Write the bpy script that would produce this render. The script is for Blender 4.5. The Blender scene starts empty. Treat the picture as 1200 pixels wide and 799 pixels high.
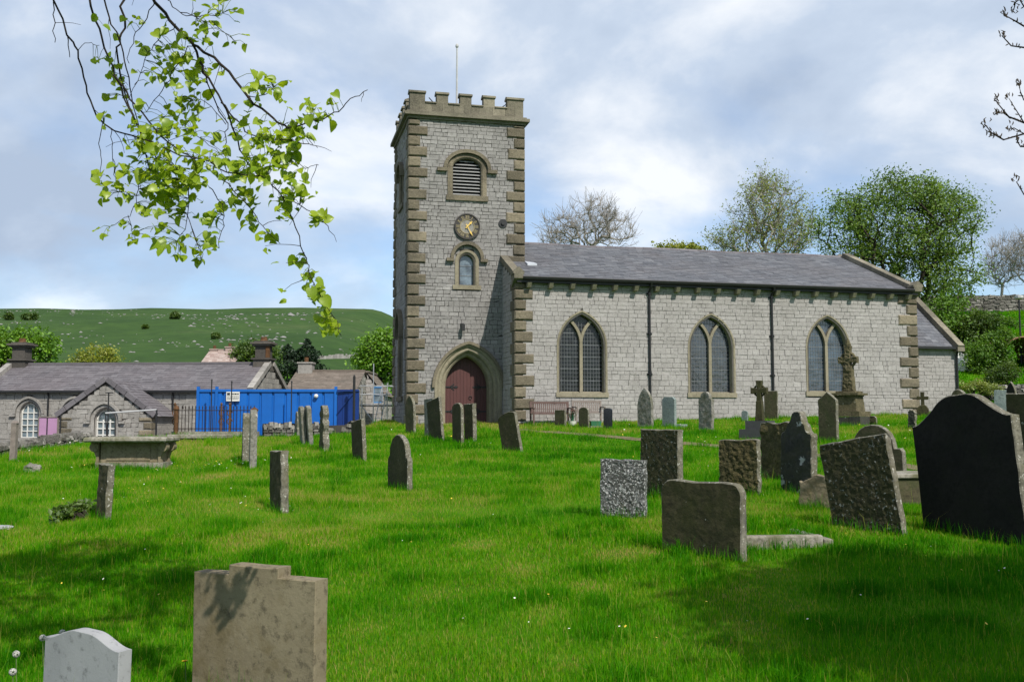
import bpy, math, random
import numpy as np
from mathutils import Vector, Matrix, noise as mnoise
from mathutils.geometry import delaunay_2d_cdt

R = math.radians
random.seed(7)
rng = np.random.default_rng(11)
scene = bpy.context.scene
col = scene.collection

# ---------------------------------------------------------------- camera
FPX, PITCH, EYE = 1169.0, R(4.43), 1.65
cam_data = bpy.data.cameras.new("camera")
cam_data.sensor_width = 36.0
cam_data.lens = FPX / 1200.0 * 36.0
cam_data.clip_start = 0.1
cam_data.clip_end = 6000
cam = bpy.data.objects.new("camera", cam_data)
col.objects.link(cam)
cam.location = (0, 0, EYE)
cam.rotation_euler = (R(90) + PITCH, 0, 0)
scene.camera = cam

# ---------------------------------------------------------------- light
SUN_EL, SUN_AZ = R(47), R(32)          # azimuth: to the right of straight behind the camera
to_sun = Vector((math.sin(SUN_AZ) * math.cos(SUN_EL), -math.cos(SUN_AZ) * math.cos(SUN_EL), math.sin(SUN_EL)))
sun_data = bpy.data.lights.new("sun", 'SUN')
sun_data.energy = 5.0
sun_data.angle = R(0.53)
sun_data.color = (1.0, 0.95, 0.86)
sun = bpy.data.objects.new("sun", sun_data)
col.objects.link(sun)
sun.rotation_euler = to_sun.to_track_quat('Z', 'Y').to_euler()

world = bpy.data.worlds.new("World")
scene.world = world
world.use_nodes = True


def build_world():
    nt = world.node_tree
    N, L = nt.nodes, nt.links
    N.clear()
    out = N.new('ShaderNodeOutputWorld')
    bg = N.new('ShaderNodeBackground')
    bg.inputs['Strength'].default_value = 0.1
    sky = N.new('ShaderNodeTexSky')
    sky.sky_type = 'NISHITA'
    sky.sun_disc = False
    sky.sun_elevation = SUN_EL
    sky.sun_rotation = math.pi - SUN_AZ
    sky.air_density = 1.0
    sky.dust_density = 1.0
    sky.ozone_density = 2.0
    tc = N.new('ShaderNodeTexCoord')
    sep = N.new('ShaderNodeSeparateXYZ')
    L.new(tc.outputs['Generated'], sep.inputs[0])
    # project the view direction on a cloud deck: (x, y) / (z + c)
    zz = N.new('ShaderNodeMath'); zz.operation = 'MAXIMUM'; zz.inputs[1].default_value = 0.0
    L.new(sep.outputs['Z'], zz.inputs[0])
    za = N.new('ShaderNodeMath'); za.operation = 'ADD'; za.inputs[1].default_value = 0.42
    L.new(zz.outputs[0], za.inputs[0])
    dx = N.new('ShaderNodeMath'); dx.operation = 'DIVIDE'
    dy = N.new('ShaderNodeMath'); dy.operation = 'DIVIDE'
    L.new(sep.outputs['X'], dx.inputs[0]); L.new(za.outputs[0], dx.inputs[1])
    L.new(sep.outputs['Y'], dy.inputs[0]); L.new(za.outputs[0], dy.inputs[1])
    cmb = N.new('ShaderNodeCombineXYZ')
    L.new(dx.outputs[0], cmb.inputs['X']); L.new(dy.outputs[0], cmb.inputs['Y'])

    def noise(scale, detail, rough, off, dist=0.0):
        m = N.new('ShaderNodeVectorMath'); m.operation = 'ADD'; m.inputs[1].default_value = off
        L.new(cmb.outputs[0], m.inputs[0])
        n = N.new('ShaderNodeTexNoise')
        n.inputs['Scale'].default_value = scale
        n.inputs['Detail'].default_value = detail
        n.inputs['Roughness'].default_value = rough
        n.inputs['Distortion'].default_value = dist
        L.new(m.outputs[0], n.inputs['Vector'])
        return n

    def ramp(sock, stops):
        r = N.new('ShaderNodeValToRGB')
        els = r.color_ramp.elements
        while len(els) < len(stops):
            els.new(0.5)
        for e, (p, c) in zip(els, stops):
            e.position = p
            e.color = (c, c, c, 1) if not isinstance(c, tuple) else (*c, 1)
        L.new(sock, r.inputs[0])
        return r
    cover = ramp(noise(1.6, 8, 0.55, (3.1, 0.4, 1.7), 0.3).outputs['Fac'], [(0.34, 0.08), (0.47, 0.62), (0.58, 0.98)])
    shade = ramp(noise(2.5, 9, 0.55, (7.7, 2.6, 0.2), 0.2).outputs['Fac'],
                 [(0.34, (3.9, 4.75, 6.1)), (0.48, (5.1, 5.95, 7.2)), (0.62, (8.2, 8.5, 8.9))])
    skym = N.new('ShaderNodeMix'); skym.data_type = 'RGBA'; skym.blend_type = 'MULTIPLY'
    skym.inputs['Factor'].default_value = 1.0
    L.new(sky.outputs[0], skym.inputs['A'])
    skym.inputs['B'].default_value = (1.15, 1.3, 1.45, 1)
    mx = N.new('ShaderNodeMix'); mx.data_type = 'RGBA'
    L.new(cover.outputs[0], mx.inputs['Factor'])
    L.new(skym.outputs['Result'], mx.inputs['A'])
    L.new(shade.outputs[0], mx.inputs['B'])
    L.new(mx.outputs['Result'], bg.inputs['Color'])
    L.new(bg.outputs[0], out.inputs['Surface'])


build_world()
scene.view_settings.view_transform = 'Standard'
scene.view_settings.look = 'None'
scene.view_settings.gamma = 1.0
scene.view_settings.exposure = 0.25
scene.view_settings.use_curve_mapping = False
scene.cycles.max_bounces = 6
scene.cycles.diffuse_bounces = 3
scene.cycles.transparent_max_bounces = 8
scene.cycles.use_denoising = True

# ---------------------------------------------------------------- rays: a pixel of the photo and a distance give a place
F_ = Vector((0, math.cos(PITCH), math.sin(PITCH)))
U_ = Vector((0, -math.sin(PITCH), math.cos(PITCH)))


def ray(px, py):
    d = F_ + Vector((1, 0, 0)) * ((px - 600) / FPX) + U_ * ((399.5 - py) / FPX)
    return d / d.y


def at(px, py, Y):
    return ray(px, py) * Y + Vector((0, 0, EYE))


# ---------------------------------------------------------------- terrain
def sstep(a, b, t):
    t = np.clip((t - a) / (b - a), 0, 1)
    return t * t * (3 - 2 * t)


_lat = np.random.default_rng(5).random((256, 256))


def vnoise(x, y, s, off=0.0):
    """smooth value noise in 0..1"""
    x = np.asarray(x, float) / s + off * 17.3
    y = np.asarray(y, float) / s + off * 31.7
    xi, yi = np.floor(x).astype(int), np.floor(y).astype(int)
    fx, fy = x - xi, y - yi
    fx, fy = fx * fx * (3 - 2 * fx), fy * fy * (3 - 2 * fy)
    a, b = _lat[xi % 256, yi % 256], _lat[(xi + 1) % 256, yi % 256]
    c, d = _lat[xi % 256, (yi + 1) % 256], _lat[(xi + 1) % 256, (yi + 1) % 256]
    return (a * (1 - fx) + b * fx) * (1 - fy) + (c * (1 - fx) + d * fx) * fy


BOUND = [(-14.6, -40), (-14.2, 27.7), (-14.2, 33.6), (-12.1, 35.4), (-8.9, 35.2), (-5.9, 36.2), (-5.9, 60)]


def yard_amount(x, y):
    """1 outside the churchyard's left boundary wall, 0 inside"""
    x = np.asarray(x, float); y = np.asarray(y, float)
    bx = np.interp(y, [-40, 27.7, 33.6, 35.2, 36.2, 46, 60], [-14.6, -14.2, -14.2, -12.6, -5.9, -5.9, -5.9])
    return sstep(0.0, 1.0, bx - x)


def gz(x, y):
    x = np.asarray(x, float); y = np.asarray(y, float)
    yc = np.clip(y, -6, 46)
    z = 0.04 * (yc - 6) + 0.016 * np.clip(x, -25, 25)
    z = z + 0.10 * (vnoise(x, y, 5.0, 1) - 0.5) * sstep(60, 30, np.abs(y)) + 0.05 * (vnoise(x, y, 1.6, 2) - 0.5) * sstep(50, 30, np.abs(y))
    z = z * (1 - yard_amount(x, y)) + 0.25 * yard_amount(x, y)
    # bank behind the church, on the right
    bank = sstep(-4, 10, x - 0.05 * y)
    z = z + bank * 7.9 * np.clip((y - 49.5) / 27, 0, 1) ** 0.9 + bank * 0.02 * np.clip(y - 76, 0, 400)
    # moor on the left
    left = sstep(40, -60, x + 0.05 * y)
    dip = -5.0 * sstep(55, 150, y) * left
    moor = left * (np.clip((y - 170) / 450, 0, 1) ** 0.92) * 75.5
    moor = moor + left * sstep(200, 400, y) * (5.0 * (vnoise(x, y, 90, 3) - 0.5) + 1.6 * (vnoise(x, y, 22, 4) - 0.5)) * sstep(660, 560, y)
    return z + dip + moor


def ground_hit(px, py, y0=4.0, y1=120.0):
    d = ray(px, py)
    ys = np.linspace(y0, y1, 4000)
    zs = d.z * ys + EYE
    g = gz(d.x * ys, ys)
    k = np.argmax(zs < g)
    Y = ys[k] if zs[k] < g[k] else y1
    return Vector((d.x * Y, Y, float(gz(d.x * Y, Y))))


# ---------------------------------------------------------------- materials
def new_mat(name):
    m = bpy.data.materials.new(name)
    m.use_nodes = True
    nt = m.node_tree
    b = nt.nodes['Principled BSDF']
    return m, nt, b


def lnk(nt, a, b):
    nt.links.new(a, b)


def coords(nt, rand=True):
    tc = nt.nodes.new('ShaderNodeTexCoord')
    if not rand:
        return tc.outputs['Object']
    oi = nt.nodes.new('ShaderNodeObjectInfo')
    sc = nt.nodes.new('ShaderNodeMath'); sc.operation = 'MULTIPLY'; sc.inputs[1].default_value = 37.0
    lnk(nt, oi.outputs['Random'], sc.inputs[0])
    ad = nt.nodes.new('ShaderNodeVectorMath'); ad.operation = 'ADD'
    lnk(nt, tc.outputs['Object'], ad.inputs[0]); lnk(nt, sc.outputs[0], ad.inputs[1])
    return ad.outputs[0]


def nz(nt, co, scale, detail=5, rough=0.6, dist=0.0):
    n = nt.nodes.new('ShaderNodeTexNoise')
    n.inputs['Scale'].default_value = scale
    n.inputs['Detail'].default_value = detail
    n.inputs['Roughness'].default_value = rough
    n.inputs['Distortion'].default_value = dist
    if co is not None:
        lnk(nt, co, n.inputs['Vector'])
    return n.outputs['Fac']


def rmp(nt, sock, stops):
    r = nt.nodes.new('ShaderNodeValToRGB')
    els = r.color_ramp.elements
    while len(els) < len(stops):
        els.new(0.5)
    for e, (p, c) in zip(els, stops):
        e.position = p
        e.color = (c, c, c, 1) if not isinstance(c, (tuple, list)) else (*c, 1)
    lnk(nt, sock, r.inputs[0])
    return r.outputs[0]


def mixc(nt, fac, a, b, blend='MIX'):
    m = nt.nodes.new('ShaderNodeMix'); m.data_type = 'RGBA'; m.blend_type = blend
    for s, v in (('Factor', fac), ('A', a), ('B', b)):
        if isinstance(v, (int, float)):
            m.inputs[s].default_value = v
        elif isinstance(v, (tuple, list)):
            m.inputs[s].default_value = (*v, 1)
        else:
            lnk(nt, v, m.inputs[s])
    return m.outputs['Result']


def bump(nt, bsdf, sock, strength, dist):
    b = nt.nodes.new('ShaderNodeBump')
    b.inputs['Strength'].default_value = strength
    b.inputs['Distance'].default_value = dist
    lnk(nt, sock, b.inputs['Height'])
    lnk(nt, b.outputs[0], bsdf.inputs['Normal'])


def tint_attr(nt):
    a = nt.nodes.new('ShaderNodeAttribute'); a.attribute_name = 'tint'
    return a.outputs['Fac']


def walling(name, ca, cb, cc, stain, streak=0.5, bscale=9.0, bdist=0.02):
    """cut stones: each stone (face attribute tint) has its own tone, plus weather stains"""
    m, nt, b = new_mat(name)
    co = coords(nt, False)
    c = rmp(nt, tint_attr(nt), [(0.0, ca), (0.5, cb), (1.0, cc)])
    n1 = nz(nt, co, 0.55, 5, 0.62)
    c = mixc(nt, rmp(nt, n1, [(0.42, 0.0), (0.7, streak)]), c, stain)
    n2 = nz(nt, co, 7.0, 6, 0.7)
    c = mixc(nt, rmp(nt, n2, [(0.48, 0.0), (0.72, 0.5)]), c, tuple(0.45 * v for v in stain))
    n3 = nz(nt, co, 26.0, 4, 0.7)
    c = mixc(nt, rmp(nt, n3, [(0.3, 0.35), (0.6, 0.0)]), c, tuple(min(1, 1.35 * v) for v in cc))
    lnk(nt, c, b.inputs['Base Color'])
    b.inputs['Roughness'].default_value = 0.92
    b.inputs['Specular IOR Level'].default_value = 0.2
    bump(nt, b, nz(nt, co, bscale, 7, 0.7), 0.9, bdist)
    return m


def weathered(name, c1, c2, moss=None, lichen=None, l_amt=0.62, l_scale=11.0, bdist=0.012, bscale=14.0, moss_amt=0.5, fine=(0.35, 0.55)):
    """a gravestone: two tones in soft patches, algae or moss, lichen spots"""
    m, nt, b = new_mat(name)
    co = coords(nt)
    c = rmp(nt, nz(nt, co, 2.6, 6, 0.65), [(0.35, c1), (0.65, c2)])
    f2 = nz(nt, co, 19, 7, 0.72)
    c = mixc(nt, rmp(nt, f2, [(fine[0], 0.65), (fine[1], 0.0)]), c, tuple(0.3 * v for v in c1))
    if moss:
        c = mixc(nt, rmp(nt, nz(nt, co, 3.7, 6, 0.7, 0.4), [(moss_amt - 0.07, 0.0), (moss_amt + 0.1, 0.8)]), c, moss)
    if lichen:
        c = mixc(nt, rmp(nt, nz(nt, co, l_scale, 4, 0.6), [(l_amt, 0.0), (l_amt + 0.035, 0.9)]), c, lichen)
    lnk(nt, c, b.inputs['Base Color'])
    b.inputs['Roughness'].default_value = 0.9
    b.inputs['Specular IOR Level'].default_value = 0.25
    bump(nt, b, nz(nt, co, bscale, 8, 0.72), 1.0, bdist)
    return m


def plain(name, c, rough=0.6, var=0.25, scale=4.0, metal=0.0, spec=0.4, bd=0.0):
    m, nt, b = new_mat(name)
    co = coords(nt)
    cc = mixc(nt, rmp(nt, nz(nt, co, scale, 6, 0.65), [(0.35, 0.0), (0.7, 1.0)]), c, tuple(v * (1 - var) for v in c))
    lnk(nt, cc, b.inputs['Base Color'])
    b.inputs['Roughness'].default_value = rough
    b.inputs['Metallic'].default_value = metal
    b.inputs['Specular IOR Level'].default_value = spec
    if bd:
        bump(nt, b, nz(nt, co, scale * 4, 6, 0.7), 0.8, bd)
    return m


def leaf_mat(name, ca, cb, trans=0.35, rough=0.55):
    m = bpy.data.materials.new(name); m.use_nodes = True
    nt = m.node_tree
    nt.nodes.clear()
    out = nt.nodes.new('ShaderNodeOutputMaterial')
    c = rmp(nt, tint_attr(nt), [(0.0, ca), (1.0, cb)])
    d = nt.nodes.new('ShaderNodeBsdfDiffuse')
    t = nt.nodes.new('ShaderNodeBsdfTranslucent')
    g = nt.nodes.new('ShaderNodeBsdfGlossy'); g.inputs['Roughness'].default_value = rough
    g.inputs['Color'].default_value = (1, 1, 1, 1)
    lnk(nt, c, d.inputs['Color'])
    ct = mixc(nt, 1.0, c, (1.5, 1.45, 0.6), 'MULTIPLY')
    lnk(nt, ct, t.inputs['Color'])
    m1 = nt.nodes.new('ShaderNodeMixShader'); m1.inputs[0].default_value = trans
    lnk(nt, d.outputs[0], m1.inputs[1]); lnk(nt, t.outputs[0], m1.inputs[2])
    m2 = nt.nodes.new('ShaderNodeMixShader'); m2.inputs[0].default_value = 0.025
    lnk(nt, m1.outputs[0], m2.inputs[1]); lnk(nt, g.outputs[0], m2.inputs[2])
    lnk(nt, m2.outputs[0], out.inputs['Surface'])
    return m


M = {}
M['limestone'] = walling('pale_limestone', (0.225, 0.212, 0.202), (0.275, 0.26, 0.25), (0.325, 0.308, 0.296), (0.17, 0.158, 0.148), 0.5)
M['tower_stone'] = walling('grey_limestone', (0.165, 0.156, 0.15), (0.22, 0.21, 0.203), (0.28, 0.268, 0.258), (0.115, 0.108, 0.102), 0.65)
M['mortar'] = plain('mortar', (0.055, 0.051, 0.047), 0.95, 0.4, 3.0, spec=0.1)
M['mortar_light'] = plain('pale_mortar', (0.085, 0.08, 0.074), 0.95, 0.4, 3.0, spec=0.1)
M['sandstone'] = walling('buff_sandstone', (0.095, 0.080, 0.056), (0.145, 0.124, 0.088), (0.215, 0.182, 0.128), (0.045, 0.041, 0.032), 1.0, 8.0, 0.05)
M['surround'] = walling('window_sandstone', (0.195, 0.172, 0.125), (0.22, 0.195, 0.14), (0.25, 0.22, 0.16), (0.115, 0.10, 0.068), 0.8, 8.0, 0.02)
M['parapet'] = walling('parapet_sandstone', (0.12, 0.107, 0.08), (0.165, 0.148, 0.112), (0.225, 0.20, 0.15), (0.05, 0.046, 0.036), 1.0, 8.0, 0.03)
M['slate'] = walling('roof_slate', (0.062, 0.066, 0.078), (0.092, 0.097, 0.110), (0.14, 0.144, 0.156), (0.10, 0.09, 0.092), 0.5, 12.0, 0.01)
M['slate_school'] = walling('school_slate', (0.075, 0.07, 0.077), (0.105, 0.098, 0.106), (0.145, 0.137, 0.145), (0.115, 0.095, 0.10), 0.5, 12.0, 0.01)
M['tile_brown'] = walling('brown_roof_tile', (0.10, 0.085, 0.07), (0.14, 0.115, 0.095), (0.18, 0.15, 0.125), (0.09, 0.08, 0.065), 0.5)
M['school_stone'] = walling('school_stone', (0.16, 0.152, 0.138), (0.235, 0.222, 0.203), (0.32, 0.304, 0.28), (0.11, 0.103, 0.094), 0.6)
M['rubble'] = walling('wall_rubble', (0.035, 0.032, 0.028), (0.10, 0.094, 0.085), (0.27, 0.255, 0.23), (0.06, 0.056, 0.04), 0.6, 10, 0.03)
M['pink_rubble'] = walling('pink_rubble', (0.20, 0.13, 0.11), (0.30, 0.22, 0.19), (0.42, 0.36, 0.33), (0.2, 0.16, 0.14), 0.5)
M['iron'] = plain('black_iron', (0.012, 0.012, 0.013), 0.5, 0.4, 6.0, spec=0.4)
M['rust'] = plain('rusty_iron', (0.12, 0.06, 0.028), 0.9, 0.6, 9.0, spec=0.2)
M['bar_rust'] = plain('weathered_railing', (0.035, 0.026, 0.02), 0.85, 0.6, 5.0, spec=0.2)
M['white_paint'] = plain('white_paint', (0.60, 0.59, 0.55), 0.5, 0.15, 3.0)
M['grey_metal'] = plain('grey_pole', (0.42, 0.42, 0.42), 0.45, 0.2, 2.0)
M['galv'] = plain('galvanised_tube', (0.45, 0.46, 0.48), 0.4, 0.3, 3.0, metal=0.5)
M['gold'] = plain('gold_leaf', (0.75, 0.50, 0.12), 0.35, 0.2, 8.0, metal=0.3)
M['numeral'] = plain('faded_gilding', (0.27, 0.22, 0.12), 0.6, 0.4, 20.0)
M['dial'] = plain('clock_ring', (0.03, 0.026, 0.022), 0.6, 0.3, 5.0)
M['dial_face'] = plain('clock_centre', (0.24, 0.225, 0.20), 0.8, 0.4, 8.0)
M['louvre'] = plain('louvre_slats', (0.27, 0.27, 0.265), 0.7, 0.25, 5.0)
M['black'] = plain('dark_interior', (0.006, 0.006, 0.007), 0.9, 0.2, 2.0, spec=0.05)
M['lead'] = plain('lead_cames', (0.17, 0.18, 0.19), 0.6, 0.5, 4.0)
M['lead_flash'] = plain('lead_flashing', (0.40, 0.42, 0.45), 0.5, 0.2, 3.0)
M['pink_board'] = plain('pink_notice_paper', (0.36, 0.20, 0.33), 0.7, 0.12, 3.0)
M['dark_oak'] = plain('grey_bench_wood', (0.20, 0.165, 0.145), 0.8, 0.4, 9.0)
M['red_oak'] = plain('red_brown_bench_wood', (0.105, 0.062, 0.052), 0.7, 0.4, 9.0)
M['bark'] = plain('bark', (0.05, 0.042, 0.033), 0.95, 0.6, 6.0, spec=0.1, bd=0.02)
M['pale_bark'] = plain('pale_bark', (0.33, 0.30, 0.265), 0.95, 0.5, 6.0, spec=0.1)
M['twig'] = plain('twig_bark', (0.022, 0.016, 0.012), 0.8, 0.4, 30.0, spec=0.2)
M['bud'] = plain('brown_buds', (0.07, 0.05, 0.035), 0.8, 0.4, 30.0, spec=0.2)


def door_material():
    m, nt, b = new_mat('red_brown_planks')
    co = coords(nt, False)
    sep = nt.nodes.new('ShaderNodeSeparateXYZ'); lnk(nt, co, sep.inputs[0])
    st = nt.nodes.new('ShaderNodeVectorMath'); st.operation = 'MULTIPLY'; st.inputs[1].default_value = (9, 9, 0.7)
    lnk(nt, co, st.inputs[0])
    c = rmp(nt, nz(nt, st.outputs[0], 1.5, 6, 0.7), [(0.3, (0.046, 0.011, 0.010)), (0.7, (0.075, 0.019, 0.017))])
    lnk(nt, c, b.inputs['Base Color'])
    b.inputs['Roughness'].default_value = 0.6
    return m


M['door'] = door_material()


def glass_material(name, c, rough=0.08, spec=0.8):
    m, nt, b = new_mat(name)
    co = coords(nt, False)
    vor = nt.nodes.new('ShaderNodeTexVoronoi'); vor.inputs['Scale'].default_value = 6.5
    lnk(nt, co, vor.inputs['Vector'])
    cc = mixc(nt, rmp(nt, nz(nt, co, 2.2, 3, 0.6), [(0.4, 0.0), (0.65, 0.9)]), c, tuple(v * 0.25 for v in c))
    lnk(nt, cc, b.inputs['Base Color'])
    b.inputs['Roughness'].default_value = rough
    b.inputs['Specular IOR Level'].default_value = spec
    hgt = nt.nodes.new('ShaderNodeSeparateColor'); lnk(nt, vor.outputs['Color'], hgt.inputs[0])
    bump(nt, b, nz(nt, co, 5.0, 3, 0.5), 0.5, 0.02)
    return m


M['glass_dark'] = glass_material('dark_leaded_glass', (0.009, 0.011, 0.012), 0.2, 0.5)
M['glass_blue'] = glass_material('sky_toned_leaded_glass', (0.045, 0.066, 0.092), 0.15, 1.0)  # reflected sky put into the glass colour as blue-grey
M['glass_mid'] = glass_material('smoky_leaded_glass', (0.022, 0.03, 0.038), 0.1, 1.0)
M['glass_pane'] = glass_material('window_glass', (0.14, 0.18, 0.21), 0.1, 1.0)

# gravestone materials
M['g_olive'] = weathered('olive_gritstone', (0.052, 0.046, 0.024), (0.09, 0.078, 0.044), (0.045, 0.05, 0.02), (0.30, 0.29, 0.24), 0.70)
M['g_dark'] = weathered('dark_gritstone', (0.034, 0.030, 0.014), (0.068, 0.060, 0.029), (0.030, 0.032, 0.009), (0.32, 0.31, 0.27), 0.69)
M['g_grey'] = weathered('grey_limestone_slab', (0.16, 0.152, 0.135), (0.24, 0.228, 0.20), (0.075, 0.075, 0.045), (0.40, 0.39, 0.35), 0.66)
M['g_buff'] = weathered('buff_gritstone', (0.155, 0.128, 0.082), (0.20, 0.168, 0.11), (0.115, 0.09, 0.045), (0.30, 0.29, 0.24), 0.74, 16.0, 0.004, 40.0, 0.56, (0.36, 0.48))
M['g_speck'] = weathered('speckled_limestone', (0.14, 0.14, 0.138), (0.21, 0.21, 0.205), (0.05, 0.052, 0.045), (0.42, 0.42, 0.41), 0.55, 42.0, 0.03, 22.0, 0.40, (0.45, 0.62))
M['g_moss'] = weathered('moss_covered_stone', (0.07, 0.058, 0.024), (0.14, 0.115, 0.048), (0.045, 0.042, 0.018), (0.30, 0.27, 0.17), 0.66, 9.0, 0.05, 7.0, 0.5, (0.42, 0.62))
M['g_rough'] = weathered('rough_lichened_stone', (0.036, 0.032, 0.016), (0.072, 0.063, 0.032), (0.030, 0.031, 0.010), (0.21, 0.215, 0.20), 0.62, 24.0, 0.022, 26.0, 0.44, (0.42, 0.6))
M['g_black'] = weathered('black_weathered_stone', (0.0065, 0.006, 0.005), (0.012, 0.011, 0.009), (0.008, 0.009, 0.005), None, 0.9, 9.0, 0.006, 20.0, 0.55)
M['g_teal'] = weathered('blue_grey_slate_stone', (0.15, 0.185, 0.18), (0.22, 0.255, 0.245), (0.10, 0.12, 0.09), None, 0.9, 9, 0.002, 20, 0.62)
M['g_pale'] = weathered('pale_granite', (0.235, 0.24, 0.25), (0.285, 0.29, 0.30), None, None, 0.9, 9, 0.0015, 60, 0.6, (0.30, 0.46))
M['g_polish'] = plain('polished_black_granite', (0.012, 0.014, 0.02), 0.12, 0.3, 30.0, spec=0.6)
M['g_mono'] = weathered('old_monument_stone', (0.085, 0.072, 0.04), (0.15, 0.125, 0.07), (0.05, 0.045, 0.02), (0.36, 0.34, 0.28), 0.66, 9.0, 0.03, 9.0)
M['g_lich'] = weathered('dark_stone_with_big_lichen', (0.03, 0.03, 0.027), (0.055, 0.055, 0.048), (0.04, 0.04, 0.025), (0.34, 0.35, 0.34), 0.63, 3.2, 0.012, 12.0, 0.5)
M['g_edge'] = weathered('lichened_edge_lit_tone', (0.11, 0.102, 0.077), (0.19, 0.178, 0.143), (0.09, 0.085, 0.045), (0.36, 0.35, 0.31), 0.60, 22.0, 0.015, 20.0, 0.55)  # pale from lichen, with the lit look of side faces put into the colour
M['kerb'] = weathered('kerb_stone', (0.22, 0.20, 0.165), (0.30, 0.28, 0.24), (0.10, 0.10, 0.05), (0.42, 0.4, 0.36), 0.66)

# ---------------------------------------------------------------- mesh helpers


class MB:
    def __init__(self):
        self.v, self.f, self.t = [], [], []

    def add(self, verts, faces, tint=0.5):
        o = len(self.v)
        self.v.extend(verts)
        self.f.extend([tuple(i + o for i in f) for f in faces])
        self.t.extend([tint] * len(faces))

    def hexa(self, p, tint=0.5, back=True):
        """p: 4 front corners (ccw) then 4 back corners"""
        f = [(0, 1, 2, 3), (0, 4, 5, 1), (1, 5, 6, 2), (2, 6, 7, 3), (3, 7, 4, 0)]
        if back:
            f.append((7, 6, 5, 4))
        self.add(p, f, tint)

    def box(self, x0, x1, y0, y1, z0, z1, tint=0.5):
        self.hexa([(x0, y0, z0), (x1, y0, z0), (x1, y0, z1), (x0, y0, z1),
                   (x0, y1, z0), (x1, y1, z0), (x1, y1, z1), (x0, y1, z1)], tint)

    def fbox(self, fr, a0, a1, b0, b1, d0, d1, tint=0.5):
        """box in a wall frame: fr(a, b, d), d1 the outer face"""
        self.hexa([fr(a0, b0, d1), fr(a1, b0, d1), fr(a1, b1, d1), fr(a0, b1, d1),
                   fr(a0, b0, d0), fr(a1, b0, d0), fr(a1, b1, d0), fr(a0, b1, d0)], tint)

    def beam(self, p, q, w, h=None, up=(0, 0, 1), tint=0.5):
        p, q = Vector(p), Vector(q)
        h = h or w
        d = (q - p).normalized()
        s = d.cross(Vector(up))
        if s.length < 1e-4:
            s = d.cross(Vector((1, 0, 0)))
        s.normalize()
        t = s.cross(d).normalized()
        s, t = s * w / 2, t * h / 2
        self.hexa([tuple(p - s - t), tuple(p + s - t), tuple(p + s + t), tuple(p - s + t),
                   tuple(q - s - t), tuple(q + s - t), tuple(q + s + t), tuple(q - s + t)], tint)

    def tube(self, pts, rad, n=8, tint=0.5, caps=True):
        pts = [Vector(p) for p in pts]
        if isinstance(rad, (int, float)):
            rad = [rad] * len(pts)
        rings, ref = [], None
        o = len(self.v)
        for i, p in enumerate(pts):
            d = (pts[min(i + 1, len(pts) - 1)] - pts[max(i - 1, 0)])
            d = d.normalized() if d.length > 1e-9 else Vector((0, 0, 1))
            s = d.cross(ref) if ref is not None else d.cross(Vector((0, 0, 1)))
            if s.length < 1e-3:
                s = d.cross(Vector((1, 0, 0)))
            s.normalize()
            t = s.cross(d).normalized()
            ref = t
            for k in range(n):
                a = 2 * math.pi * k / n
                self.v.append(tuple(p + (s * math.cos(a) + t * math.sin(a)) * rad[i]))
        nf = 0
        for i in range(len(pts) - 1):
            for k in range(n):
                k2 = (k + 1) % n
                self.f.append((o + i * n + k, o + i * n + k2, o + (i + 1) * n + k2, o + (i + 1) * n + k)); nf += 1
        if caps:
            self.f.append(tuple(o + k for k in range(n))[::-1]); nf += 1
            self.f.append(tuple(o + (len(pts) - 1) * n + k for k in range(n))); nf += 1
        self.t.extend([tint] * nf)

    def prism(self, poly, fr, d0, d1, tint=0.5):
        """polygon (a, b) ccw extruded from depth d0 to d1 (outer)"""
        n = len(poly)
        vs = [fr(a, b, d1) for a, b in poly] + [fr(a, b, d0) for a, b in poly]
        fs = [tuple(range(n)), tuple(range(2 * n - 1, n - 1, -1))]
        fs += [(i, i + n, (i + 1) % n + n, (i + 1) % n) for i in range(n)]
        self.add(vs, fs, tint)

    def build(self, name, mat, parent=None, smooth=False):
        me = bpy.data.meshes.new(name)
        me.from_pydata([tuple(v) for v in self.v], [], self.f)
        at_ = me.attributes.new('tint', 'FLOAT', 'FACE')
        at_.data.foreach_set('value', np.asarray(self.t, np.float32))
        me.materials.append(mat)
        if smooth:
            me.polygons.foreach_set('use_smooth', np.ones(len(me.polygons), bool))
        me.update()
        o = bpy.data.objects.new(name, me)
        col.objects.link(o)
        if parent:
            o.parent = parent
        return o


def tag(o, label=None, cat=None, group=None, kind=None):
    if label: o['label'] = label
    if cat: o['category'] = cat
    if group: o['group'] = group
    if kind: o['kind'] = kind
    return o


def thing(name, loc, rz, label, cat, group=None):
    o = bpy.data.objects.new(name, None)
    o.empty_display_size = 0.3
    col.objects.link(o)
    o.location = loc
    o.rotation_euler = (0, 0, rz)
    return tag(o, label, cat, group)


def fast_mesh(name, verts, loops, starts, mat, tint=None, parent=None, smooth=False):
    """mesh from numpy arrays"""
    me = bpy.data.meshes.new(name)
    me.vertices.add(len(verts))
    me.vertices.foreach_set('co', np.ascontiguousarray(verts, np.float32).ravel())
    me.loops.add(len(loops))
    me.loops.foreach_set('vertex_index', np.ascontiguousarray(loops, np.int32))
    me.polygons.add(len(starts))
    me.polygons.foreach_set('loop_start', np.ascontiguousarray(starts, np.int32))
    if smooth:
        me.polygons.foreach_set('use_smooth', np.ones(len(starts), bool))
    me.update(calc_edges=True)
    if tint is not None:
        a = me.attributes.new('tint', 'FLOAT', 'FACE')
        a.data.foreach_set('value', np.ascontiguousarray(tint, np.float32))
    me.materials.append(mat)
    o = bpy.data.objects.new(name, me)
    col.objects.link(o)
    if parent:
        o.parent = parent
    return o


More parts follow.
